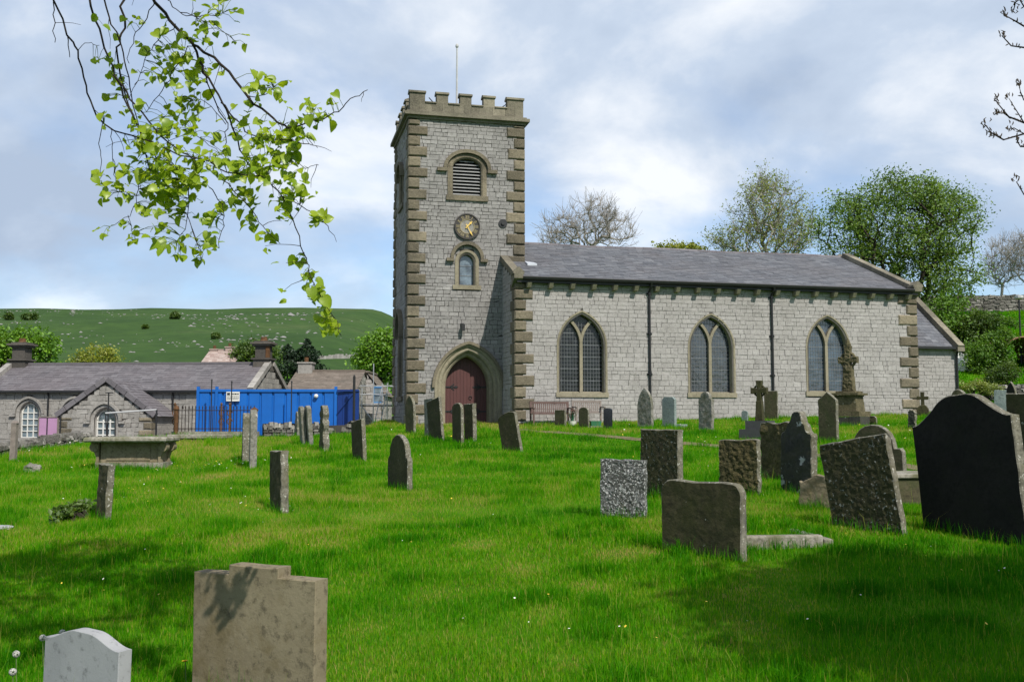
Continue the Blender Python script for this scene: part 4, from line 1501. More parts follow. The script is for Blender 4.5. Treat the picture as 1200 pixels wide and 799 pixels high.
gravestone(1184, 1222, 461, 560, o_flat, 'g_dark', 'wide dark square gravestone cut off by the right edge behind the huge black one', 62, 0.12, Y=15.5)


# low chest slab behind the tilted stone, kerb, ledger, boulder
def block_thing(name, label, cat, mat, p, rz, boxes, group=None, rough=0.01, parts=None):
    t = thing(name, p, rz, label, cat, group)
    for nm, (x0, x1, y0, y1, z0, z1) in boxes:
        m = MB()
        m.box(x0, x1, y0, y1, z0, z1)
        o = m.build(nm, mat if isinstance(mat, bpy.types.Material) else mat[nm], t)
        bv = o.modifiers.new('bevel', 'BEVEL'); bv.width = min(0.02, 0.2 * min(x1 - x0, y1 - y0, z1 - z0)); bv.segments = 2
    return t


p = ground_hit(1080, 588)
block_thing('grave_kerb', 'long low dark stone grave block with pale top, between the tilted slab and the huge black gravestone', 'grave', {'block': M['g_olive'], 'top_slab': M['kerb']}, p, R(8),
            [('block', (-0.55, 0.75, -0.3, 0.5, -0.2, 0.36)), ('top_slab', (-0.6, 0.8, -0.34, 0.54, 0.362, 0.42))])
p = ground_hit(873, 645)
kerb = block_thing('grave_kerb', 'low pale stone kerb on the grass beside the wide dark rounded gravestone', 'kerb', M['kerb'], p, R(6),
                   [('kerb_stone', (0.0, 0.86, -0.02, 0.10, -0.2, 0.15)), ('kerb_stone', (-0.1, 0.01, 0.102, 0.9, -0.2, 0.17)), ('kerb_stone', (0.862, 0.97, -0.03, 1.0, -0.2, 0.11))])
p = ground_hit(232, 517)
block_thing('ledger_slab', 'flat grey stone ledger slab lying in the grass beside the chest tomb', 'grave slab', M['kerb'], p, R(-4),
            [('slab', (-0.9, 0.95, -0.35, 0.6, 0.10, 0.22)), ('footing', (-0.8, 0.8, -0.25, 0.5, -0.2, 0.1))])
p = ground_hit(788, 500.5)
p = clamp_front(p)
block_thing('base_slab', 'pale stone base slab under the smooth blue grey gravestone', 'base slab', M['g_teal'], p + Vector((0.05, -0.12, 0)), R(-40),
            [('slab', (-0.42, 0.42, -0.25, 0.25, -0.15, 0.11))])


def boulder(px, py, w, label, mat, name='boulder', hr=0.75):
    p = ground_hit(px, py)
    s = w * p.y / FPX
    rnd = random.Random(int(px))
    import bmesh
    bm = bmesh.new()
    bmesh.ops.create_icosphere(bm, subdivisions=3, radius=0.5)
    off = Vector((px, py, 0))
    for v in bm.verts:
        d = v.co.normalized()
        k = 1 + 0.35 * mnoise.fractal(d * 1.6 + off, 0.8, 2, 4)
        v.co = Vector((d.x * s * 0.5 * k, d.y * s * 0.45 * k, max(-0.1, d.z * s * 0.5 * hr * k + s * 0.12)))
    me = bpy.data.meshes.new(name); bm.to_mesh(me); bm.free()
    me.materials.append(M[mat])
    o = bpy.data.objects.new(name, me); col.objects.link(o); o.location = p
    tag(o, label, 'stone')
    return o


boulder(38, 553, 19, 'pale grey boulder lying in the grass at the left below the drystone wall', 'g_grey')
boulder(5, 620, 16, 'small pale stone at the left edge of the grass', 'g_pale', hr=0.4)


# ---------------------------------------------------------------- crosses and monument
def cross_arms(m, w, arm, head, top, T, fl=1.25):
    """cross head in (x, z): centre at height head, arm half length, upper arm to top"""
    a, b = w / 2, w / 2 * fl
    return [(-a, 0), (a, 0), (a, head - w * .5), (arm, head - b), (arm, head + b), (a, head + w * .5), (b, top), (-b, top), (-a, head + w * .5), (-arm, head + b), (-arm, head - b), (-a, head - w * .5)]


def stepped_cross():
    p = clamp_front(ground_hit(891, 514))
    k = p.y / FPX
    rz = -R(38)
    t = thing('stone_cross', p, rz, 'dark stone wheel cross on a stepped dark granite base under the right downpipe', 'cross')
    hb = 21 * k
    m = MB(); m.box(-0.47, 0.47, -0.40, 0.40, -0.3, hb * 0.52); m.build('step', M['g_polish2'], t)
    m = MB(); m.box(-0.33, 0.33, -0.28, 0.28, hb * 0.52 + 0.002, hb); m.build('step', M['g_polish2'], t)
    top = 69 * k
    sh = slab_mesh([(x, z + hb) for x, z in [(-0.12, 0), (0.12, 0), (0.085, top - hb - 0.62), (-0.085, top - hb - 0.62)]], 0.16, M['g_dark'], 'shaft', t, 0.004, 0.05, 0.012, 0.004, 3)
    z0 = top - 0.64
    hd = slab_mesh([(x, z + z0) for x, z in cross_arms(None, 0.14, 0.25, 0.32, 0.61, 0.13)], 0.13, M['g_dark'], 'cross_head', t, 0.005, 0.04, 0.012, 0.008, 4)
    m = MB()
    pts = [(0.165 * math.cos(a), 0, z0 + 0.32 + 0.165 * math.sin(a)) for a in np.linspace(0, 2 * math.pi, 25)]
    m.tube(pts, 0.03, 8)
    m.build('ring', M['g_dark'], t)
    STONES.append((p.x, p.y, 0.9, 0.8, rz))


M['g_polish2'] = plain('grey_granite_step', (0.05, 0.05, 0.05), 0.6, 0.3, 20.0)
stepped_cross()


def monument():
    p = clamp_front(ground_hit(996, 499))
    k = p.y / FPX
    rz = -R(40)
    t = thing('cross_monument', p, rz, 'tall mossy carved cross monument on a moulded plinth before the right nave window', 'monument')
    H = 103 * k

    def zz(py): return (499 - py) * k
    m = MB()
    rnd = random.Random(4)
    for z0, z1, w in ((-0.3, zz(488), 0.62),):
        for a in range(3):
            m.box(-w + a * 0.42, -w + a * 0.42 + 0.40, -w, w, z0, z1 - rnd.uniform(0, .05), rnd.random())
    m.build('base_course', M['g_lich'], t)
    m = MB(); m.box(-0.56, 0.56, -0.56, 0.56, zz(488) + 0.002, zz(482)); o = m.build('step', M['g_mono'], t)
    m = MB()
    a0, a1 = 0.42, 0.37
    z0, z1 = zz(482) + .002, zz(465)
    m.hexa([(-a0, -a0, z0), (a0, -a0, z0), (a1, -a1, z1), (-a1, -a1, z1), (-a0, a0, z0), (a0, a0, z0), (a1, a1, z1), (-a1, a1, z1)])
    m.build('die', M['g_mono'], t)
    m = MB()
    m.box(-0.40, 0.40, -0.40, 0.40, z1 + .002, z1 + 0.05); m.box(-0.5, 0.5, -0.5, 0.5, z1 + .052, z1 + 0.13); m.box(-0.36, 0.36, -0.36, 0.36, z1 + .132, z1 + 0.20)
    m.build('cornice', M['g_mono'], t)
    z2 = z1 + 0.2
    zt = zz(396)
    zh = zz(422)
    sh = slab_mesh([(x, z) for x, z in [(-0.22, z2), (0.22, z2), (0.15, zh - 0.22), (-0.15, zh - 0.22)]], 0.28, M['g_mono'], 'shaft', t, 0.03, 0.05, 0.03, 0.006, 7, 12.0)
    hd = slab_mesh([(x, z + zh - 0.3) for x, z in cross_arms(None, 0.20, 0.36, 0.30, zt - zh + 0.3 - 0.30, 0.3, 1.25)], 0.2, M['g_mono'], 'cross_head', t, 0.03, 0.05, 0.02, 0.012, 8, 12.0)
    m = MB()
    m.tube([(0.26 * math.cos(a), 0, zh + 0.0 + 0.26 * math.sin(a)) for a in np.linspace(0, 2 * math.pi, 29)], 0.055, 8)
    m.build('ring', M['g_mono'], t)
    m = MB()
    m.tube([(0, 0, zt - 0.33), (0, 0, zt - 0.25), (0, 0, zt - 0.15), (0, 0, zt)], [0.10, 0.12, 0.08, 0.01], 6)
    m.build('finial', M['g_mono'], t)
    STONES.append((p.x, p.y, 1.2, 1.2, rz))


monument()


def small_cross():
    p = Vector((ray(1082, 495).x * 43.0, 43.0, 0)); p.z = float(gz(p.x, p.y))
    p = clamp_front(p)
    k = p.y / FPX
    t = thing('stone_cross', p, -R(30), 'small dark stone cross with spreading foot below the corner of the nave', 'cross')
    z0 = (490 - 480) * k
    slab_mesh([(-0.26, -0.2), (0.26, -0.2), (0.24, 0.30), (0.16, 0.42), (0.09, 0.48), (-0.09, 0.48), (-0.16, 0.42), (-0.24, 0.30)], 0.2, M['g_dark'], 'foot', t, 0.01, 0.05, 0.02, 0.01, 2)
    slab_mesh([(x, z + 0.47) for x, z in cross_arms(None, 0.13, 0.235, 0.31, 0.58, 0.1)], 0.12, M['g_dark'], 'cross_head', t, 0.006, 0.04, 0.01, 0.006, 9)


small_cross()


# ---------------------------------------------------------------- chest tomb
def chest_tomb():
    p = ground_hit(155, 548)
    k = p.y / FPX
    rz = R(3)
    t = thing('chest_tomb', p, rz, 'old brown stone chest tomb with scrolled corners and thick overhanging top slab', 'tomb')
    L2, H = 46 * k, 37 * k
    m = MB(); m.box(-L2 * 0.80, L2 * 0.86, -0.32, 0.42, -0.2, 0.13); m.build('plinth', M['kerb'], t)
    m = MB(); m.box(-L2 * 0.70, L2 * 0.76, -0.24, 0.36, 0.132, H - 0.14)
    m.box(-L2 * 0.55, L2 * 0.52, -0.258, -0.24, 0.18, H - 0.24)
    m.build('side_panel', M['g_buff'], t)
    # scrolled consoles at the corners
    for sx in (-1, 1):
        for sy in (-1, 1):
            m = MB()
            x0 = sx * L2 * 0.73
            prof = [(0, 0.132), (0.07, 0.132), (0.05, 0.22), (0.09, 0.34), (0.17, H - 0.30), (0.19, H - 0.22), (0.17, H - 0.15), (0, H - 0.15)]
            yy = -0.29 if sy < 0 else 0.30
            pts = [(x0 + sx * a, b) for a, b in prof]
            if sx < 0: pts = pts[::-1]
            m.prism(pts, lambda a, b, d, yy=yy: (a, yy + d, b), 0.0, 0.16)
            c = [(x0 + sx * 0.10 + 0.095 * math.cos(q), yy - 0.008, H - 0.25 + 0.095 * math.sin(q)) for q in np.linspace(0, 2 * math.pi, 17)[:-1]]
            m.tube([(x0 + sx * 0.10, yy - 0.03, H - 0.25), (x0 + sx * 0.10, yy + 0.19, H - 0.25)], 0.10, 14)
            m.build('scroll', M['g_buff'], t)
    top = slab_mesh([(-L2, -0.52), (L2, -0.52), (L2, 0.58), (-L2, 0.58)], 0.11, M['kerb'], 'top_slab', t, 0.006, 0.08, 0.03, 0.008, 12)
    top.rotation_euler = (R(90), 0, 0); top.location = (0, 0, H - 0.075)
    m = MB(); m.box(-L2 * .88, L2 * .92, -0.42, 0.5, H - 0.148, H - 0.132); m.build('moulding', M['g_buff'], t)
    STONES.append((p.x, p.y, 1.5, 0.7, rz))


chest_tomb()


# ---------------------------------------------------------------- benches, flowers
def bench(px, label, mat, W, Y, rz):
    x = ray(px, 495).x * Y
    t = thing('park_bench', Vector((x, Y, float(gz(x, Y)))), rz, label, 'bench')
    h = W / 2
    m = MB()
    for k in range(5):
        m.box(-h + 0.03, h - 0.03, -0.24 + k * 0.095, -0.16 + k * 0.095, 0.42, 0.45)
    m.build('seat', mat, t)
    m = MB()
    n = int(W / 0.085)
    for k in range(n):
        xx = -h + 0.08 + (W - 0.16) * k / (n - 1)
        m.hexa([(xx - .022, 0.205, 0.47), (xx + .022, 0.205, 0.47), (xx + .022, 0.285, 0.86), (xx - .022, 0.285, 0.86),
                (xx - .022, 0.23, 0.47), (xx + .022, 0.23, 0.47), (xx + .022, 0.31, 0.86), (xx - .022, 0.31, 0.86)])
    m.beam((-h, 0.30, 0.90), (h, 0.30, 0.90), 0.05, 0.09)
    m.beam((-h, 0.22, 0.49), (h, 0.22, 0.49), 0.05, 0.06)
    m.build('backrest', mat, t)
    for s in (-1, 1):
        for y, top in ((-0.22, 0.66), (0.24, 0.95)):
            m = MB()
            m.beam((s * (h - 0.03), y, -0.05), (s * (h - 0.03), y + (0.07 if y > 0 else 0), top), 0.065)
            m.build('leg', mat, t)
        m = MB(); m.beam((s * (h - 0.03), -0.28, 0.68), (s * (h - 0.03), 0.28, 0.69), 0.07, 0.04); m.build('armrest', mat, t)
    return t


bench(646, 'red brown slatted wooden bench against the nave wall by the corner quoins', M['red_oak'], 1.62, 39.9, TH)
bench(690, 'pale weathered wooden bench against the nave wall, right of the red brown one', M['dark_oak'], 1.25, 40.2, TH)
M['terracotta'] = plain('reddish_petals', (0.28, 0.07, 0.03), 0.8, 0.5, 20)
M['green_box'] = plain('green_plastic', (0.03, 0.14, 0.07), 0.5, 0.3, 5)


def flower_vase():
    p = clamp_front(ground_hit(670.5, 499))
    t = thing('flower_vase', p, 0, 'white pot of fading reddish flowers between the two small gravestones by the benches', 'flower pot')
    m = MB(); m.tube([(0, 0, -0.02), (0, 0, 0.02), (0, 0, 0.18), (0, 0, 0.20)], [0.10, 0.12, 0.16, 0.17], 12); m.build('pot', M['white_paint'], t)
    rnd = random.Random(6)
    st, fl = MB(), MB()
    for k in range(26):
        a, r = rnd.uniform(0, 6.28), rnd.uniform(0.02, 0.24)
        q = Vector((r * math.cos(a), r * math.sin(a), rnd.uniform(0.34, 0.62)))
        st.tube([(0, 0, 0.15), tuple(q * 0.6 + Vector((0, 0, 0.1))), tuple(q)], 0.006, 4)
        for j in range(6):
            b = j * 1.05
            d = Vector((math.cos(b), math.sin(b), 0.4)) * 0.055
            s = Vector((-math.sin(b), math.cos(b), 0)) * 0.025
            fl.add([tuple(q), tuple(q + d * .6 + s), tuple(q + d), tuple(q + d * .6 - s)], [(0, 1, 2, 3)], rnd.random())
    st.build('stem', M['green_box'], t); fl.build('flower', M['terracotta'], t)


flower_vase()
p = clamp_front(ground_hit(698, 501))
t = thing('planter_box', p, R(10), 'small green planter box on a pale slab in front of the pale bench', 'planter')
m = MB(); m.box(-.22, .22, -.13, .13, -0.05, 0.06); m.build('base_slab', M['kerb'], t)
m = MB()
m.hexa([(-.18, -.10, .062), (.18, -.10, .062), (.2, -.12, .25), (-.2, -.12, .25), (-.18, .10, .062), (.18, .10, .062), (.2, .12, .25), (-.2, .12, .25)])
m.build('box', M['green_box'], t)


# ---------------------------------------------------------------- rubble walls, railing, container
def rubble_wall(name, label, pts, h, thick, seed, stone=(0.10, 0.34), mat='rubble', cat='wall', cope=True, hv=None):
    rnd = random.Random(seed)
    p0 = Vector((pts[0][0], pts[0][1], 0))
    m = MB(); core = MB()
    for (x0, y0), (x1, y1) in zip(pts[:-1], pts[1:]):
        a = Vector((x0, y0, 0)); b = Vector((x1, y1, 0))
        L = (b - a).length; u = (b - a) / L; nrm = Vector((u.y, -u.x, 0))
        steps = max(1, int(L / 1.5))
        for k in range(steps):
            q0, q1 = a + u * L * k / steps, a + u * L * (k + 1) / steps
            g0, g1 = float(gz(q0.x, q0.y)), float(gz(q1.x, q1.y))
            pts8 = []
            for s in (1, -1):
                w = nrm * s * (thick / 2 - 0.05)
                pts8 += [tuple(q0 + w + Vector((0, 0, g0 - 0.7))), tuple(q1 + w + Vector((0, 0, g1 - 0.7))), tuple(q1 + w + Vector((0, 0, g1 + h - 0.08))), tuple(q0 + w + Vector((0, 0, g0 + h - 0.08)))]
            core.hexa(pts8, 0.2)
        for s in (1, -1):
            z = -0.25 if s > 0 else -0.6
            while z < h - 0.03:
                hh = rnd.uniform(0.07, 0.15)
                x = rnd.uniform(-0.2, 0)
                while x < L:
                    w = rnd.uniform(*stone)
                    q0, q1 = max(0, x), min(L, x + w)
                    if q1 - q0 > 0.04:
                        g = float(gz((a + u * q0).x, (a + u * q0).y))
                        d = thick / 2 + rnd.uniform(-0.03, 0.05)
                        f = lambda t_, zz_, dd: tuple(a + u * t_ + nrm * s * dd + Vector((0, 0, g + zz_)))
                        j = lambda: rnd.uniform(-0.02, 0.02)
                        A = [(q0 + .016 + j() * .6, z + .014 + j()), (q1 - .016 + j() * .6, z + .014 + j()), (q1 - .02 + j(), z + hh - .012 + j()), (q0 + .02 + j(), z + hh - .012 + j())]
                        pts8 = [f(*q, d + j()) for q in A] + [f(*q, d - 0.25) for q in A]
                        if s < 0: pass
                        m.hexa(pts8, rnd.random(), back=False)
                    x += w
                z += hh
        if cope:
            x = 0
            while x < L:
                w = rnd.uniform(0.07, 0.2)
                g = float(gz((a + u * x).x, (a + u * x).y))
                tp = h + rnd.uniform(0.0, 0.13)
                c = a + u * x
                th_ = thick / 2 + rnd.uniform(-0.04, 0.05)
                pts8 = []
                for s in (1, -1):
                    ww = nrm * s * th_
                    pts8 += [tuple(c + ww + Vector((0, 0, g + h - 0.1))), tuple(c + u * w * .92 + ww + Vector((0, 0, g + h - 0.1))),
                             tuple(c + u * w * .85 + ww * .8 + Vector((0, 0, g + tp))), tuple(c + u * w * .1 + ww * .8 + Vector((0, 0, g + tp + rnd.uniform(-.03, .03))))]
                m.hexa(pts8, rnd.random())
                x += w
    o = m.build(name, M[mat], None)
    tag(o, label, cat)
    core.build('core', M['mortar'], o)
    return o


rubble_wall('drystone_wall', 'low drystone boundary wall running past the school on the left', [(-14.3, 22), (-14.25, 30.0), (-14.2, 33.4)], 0.26, 0.42, 3)
rubble_wall('drystone_wall', 'low rubble wall along the foot of the blue container', [(-8.8, 35.35), (-5.7, 36.5)], 0.40, 0.4, 4)


def railing():
    a, b = Vector((-11.95, 35.3)), Vector((-9.0, 35.15))
    z0 = max(float(gz(a.x, a.y)), float(gz(b.x, b.y))) - 0.02
    t = thing('iron_railing', (a.x, a.y, z0), math.atan2(b.y - a.y, b.x - a.x), 'old black iron railing with rusty scrolled posts before the blue container', 'railing')
    L = (b - a).length
    m = MB()
    m.box(-0.1, L + 0.1, -0.14, 0.14, -0.4, 0.20)
    m.build('kerb', M['kerb'], t)
    m = MB()
    m.beam((0, 0, 0.94), (L, 0, 0.94), 0.05, 0.03); m.beam((0, 0, 0.30), (L, 0, 0.30), 0.045, 0.03)
    m.build('rail', M['bar_rust'], t)
    n = 24
    for k in range(n):
        x = L * (k + 0.5) / n
        m = MB()
        m.tube([(x, 0, 0.19), (x, 0, 1.0), (x, 0, 1.04), (x, 0, 1.12)], [0.013, 0.013, 0.022, 0.004], 6)
        m.build('bar', M['bar_rust'], t)
    for x in (0.05, 1.72, 2.02):
        m = MB()
        m.tube([(x, 0, 0.19), (x, 0, 1.12)], 0.035, 8)
        for z in (0.55, 0.85):
            m.tube([(x + 0.09 * math.cos(q), 0.01, z + 0.11 * math.sin(q)) for q in np.linspace(0, 5.2, 14)], 0.016, 6)
        m.tube([(x, 0, 1.1), (x, 0, 1.16), (x, 0, 1.22)], [0.03, 0.05, 0.01], 8)
        m.build('scrolled_post', M['rust'], t)


railing()
p = Vector((ray(297.5, 510).x * 34.8, 34.8, 0)); p.z = float(gz(p.x, p.y))
t = thing('gate_post', p, 0, 'rust brown iron gate post at the right end of the old railing', 'post')
m = MB(); m.box(-.1, .1, -.06, .06, -0.2, 0.90); m.build('shaft', M['rust'], t)
m = MB(); m.box(-.12, .12, -.08, .08, 0.902, 0.97); m.hexa([(-.12, -.08, .97), (.12, -.08, .97), (.03, -.02, 1.04), (-.03, -.02, 1.04), (-.12, .08, .97), (.12, .08, .97), (.03, .02, 1.04), (-.03, .02, 1.04)]); m.build('cap', M['rust'], t)
p = Vector((ray(206, 508).x * 34.9, 34.9, 0)); p.z = float(gz(p.x, p.y))
t = thing('gate_post', p, 0, 'ochre rusted gate post at the left end of the railing beside the chest tomb', 'post')
m = MB(); m.tube([(0, 0, -.1), (0, 0, 1.0)], 0.07, 8); m.build('shaft', M['rust'], t)
m = MB(); m.tube([(0, 0, 0.98), (0, 0, 1.02), (0, 0, 1.14)], [0.1, 0.1, 0.02], 8); m.build('cap', M['rust'], t)
p = ground_hit(15, 540)
t = thing('wooden_post', p, 0, 'slim pale wooden post in the grass at the left edge before the drystone wall', 'post')
m = MB(); m.beam((0, 0, -0.2), (0.02, 0, 0.95), 0.13); m.build('shaft', M['dark_oak'], t)
m = MB(); m.hexa([(-.06, -.07, .94), (.10, -.07, .94), (.06, -.02, 1.0), (-.02, -.02, 1.0), (-.06, .07, .94), (.10, .07, .94), (.06, .02, 1.0), (-.02, .02, 1.0)]); m.build('cap', M['dark_oak'], t)


def container():
    Y = 37.6
    x0, x1 = ray(232, 480).x * Y, ray(394, 480).x * Y
    z0 = 0.2
    zt = EYE + ray(300, 456).z * Y - z0
    t = thing('site_container', (x0, Y, z0), 0, 'bright blue corrugated steel site container behind the low wall left of the tower', 'container')
    L = x1 - x0
    blue = plain('blue_paint', (0.005, 0.105, 0.41), 0.45, 0.2, 1.5, spec=0.4)
    dark = plain('dark_blue_panel', (0.004, 0.030, 0.17), 0.5, 0.3, 1.5, spec=0.4)
    m = MB()
    # profiled side: flats and shallow grooves
    n = 11
    prof = []
    for k in range(n):
        a, b = L * k / n, L * (k + 1) / n
        w = b - a
        prof += [(a + w * .06, 0.0), (a + w * .86, 0.0), (a + w * .90, 0.05), (a + w * 1.02, 0.05)]
    prof = [(0, 0.0)] + prof
    for (a, d), (b, e) in zip(prof[:-1], prof[1:]):
        m.add([(a, d, 0.12), (b, e, 0.12), (b, e, zt - 0.10), (a, d, zt - 0.10)], [(0, 1, 2, 3)], 0.5)
    m.add([(L, 0, .1), (L, 2.4, .1), (L, 2.4, zt - .1), (L, 0, zt - .1)], [(0, 1, 2, 3)])
    m.add([(0, 0, .1), (0, 2.4, .1), (0, 2.4, zt - .1), (0, 0, zt - .1)], [(0, 1, 2, 3)])
    m.add([(0, 2.4, .1), (L, 2.4, .1), (L, 2.4, zt - .1), (0, 2.4, zt - .1)], [(0, 1, 2, 3)])
    m.build('side_wall', blue, t)
    m = MB()
    m.add([(0, -.02, zt - .03), (L, -.02, zt - .03), (L, 2.42, zt - .0), (0, 2.42, zt - .0)], [(0, 1, 2, 3)])
    m.build('roof', blue, t)
    m = MB()
    m.box(-0.03, L + 0.03, -0.05, 0.06, zt - 0.10, zt); m.box(-0.03, L + 0.03, -0.05, 0.06, 0.0, 0.14)
    m.box(-0.03, L + 0.03, 2.36, 2.45, zt - 0.10, zt)
    for x in (0.0, 0.70, L - 0.02):
        m.box(x - 0.05, x + 0.05, -0.062, 0.04, 0.142, zt + 0.10)
    m.build('frame', blue, t)
    m = MB()
    xs = [L + 0.05 + 0.205 * k for k in range(5)]
    for k in range(4):
        m.hexa([(xs[k], -0.03 - k * .02, 0), (xs[k + 1] - .01, -0.05 - k * .02, 0), (xs[k + 1] - .01, -0.05 - k * .02, zt - .03), (xs[k], -0.03 - k * .02, zt - .03),
                (xs[k], 0.03, 0), (xs[k + 1] - .01, 0.03, 0), (xs[k + 1] - .01, 0.03, zt - .03), (xs[k], 0.03, zt - .03)])
    m.beam((xs[0], -.13, zt - 0.05), (xs[4], -.13, zt - 0.05), 0.04, 0.07); m.beam((xs[0], -.12, zt - .9), (xs[3], -.13, zt - 0.15), 0.03)
    m.build('end_panel', dark, t)  # darker blue panel beside the container's right end
    sx0, sx1 = ray(266, 465).x * Y - x0, ray(281.5, 465).x * Y - x0
    sz1, sz0 = EYE + ray(270, 459).z * Y - z0, EYE + ray(270, 470).z * Y - z0
    m = MB(); m.box(sx0, sx1, -0.10, -0.066, sz0, sz1)
    sg = m.build('notice', M['white_paint'], t)
    m = MB()
    rnd = random.Random(9)
    m.box(sx0 + .03, sx0 + .14, -0.103, -0.099, sz1 - .13, sz1 - .04)
    for row, hgt in ((0.085, 0.05), (0.175, 0.02), (0.225, 0.02), (0.275, 0.02)):
        x = sx0 + (0.17 if row < 0.1 else 0.04)
        while x < sx1 - 0.06:
            w = rnd.uniform(0.02, 0.07)
            m.box(x, min(x + w, sx1 - .03), -0.103, -0.099, sz1 - row - hgt / 2, sz1 - row + hgt / 2)
            x += w + 0.012
    m.build('lettering', M['iron'], sg)
    lx, lz = ray(371, 463).x * Y - x0, EYE + ray(371, 464).z * Y - z0
    m = MB(); m.tube([(lx, 0.04, lz), (lx, -0.06, lz), (lx, -0.13, lz), (lx, -0.16, lz)], [0.05, 0.08, 0.075, 0.03], 10); m.build('lamp', M['white_paint'], t)


container()
for px, t0, lab in ((247, 446, 'left thin dark post in front of the blue container'), (270.5, 448, 'thin dark post in front of the white notice on the container'), (341, 448, 'thin dark post before the middle of the blue container'), (414.5, 441, 'thick dark post at the right end of the blue container')):
    Y = 36.9
    q = at(px, 500, Y)
    th_ = thing('fence_post', (q.x, Y, 0.2), 0, lab, 'post')
    h = EYE + ray(px, t0).z * Y - 0.2
    m = MB(); m.tube([(0, 0, 0), (0, 0, h)], 0.022 if px < 400 else 0.05, 6); m.build('shaft', M['iron'], th_)
    m = MB(); m.tube([(0, 0, h), (0, 0, h + .03), (0, 0, h + 0.07)], [0.035, 0.035, 0.01], 6); m.build('cap', M['iron'], th_)


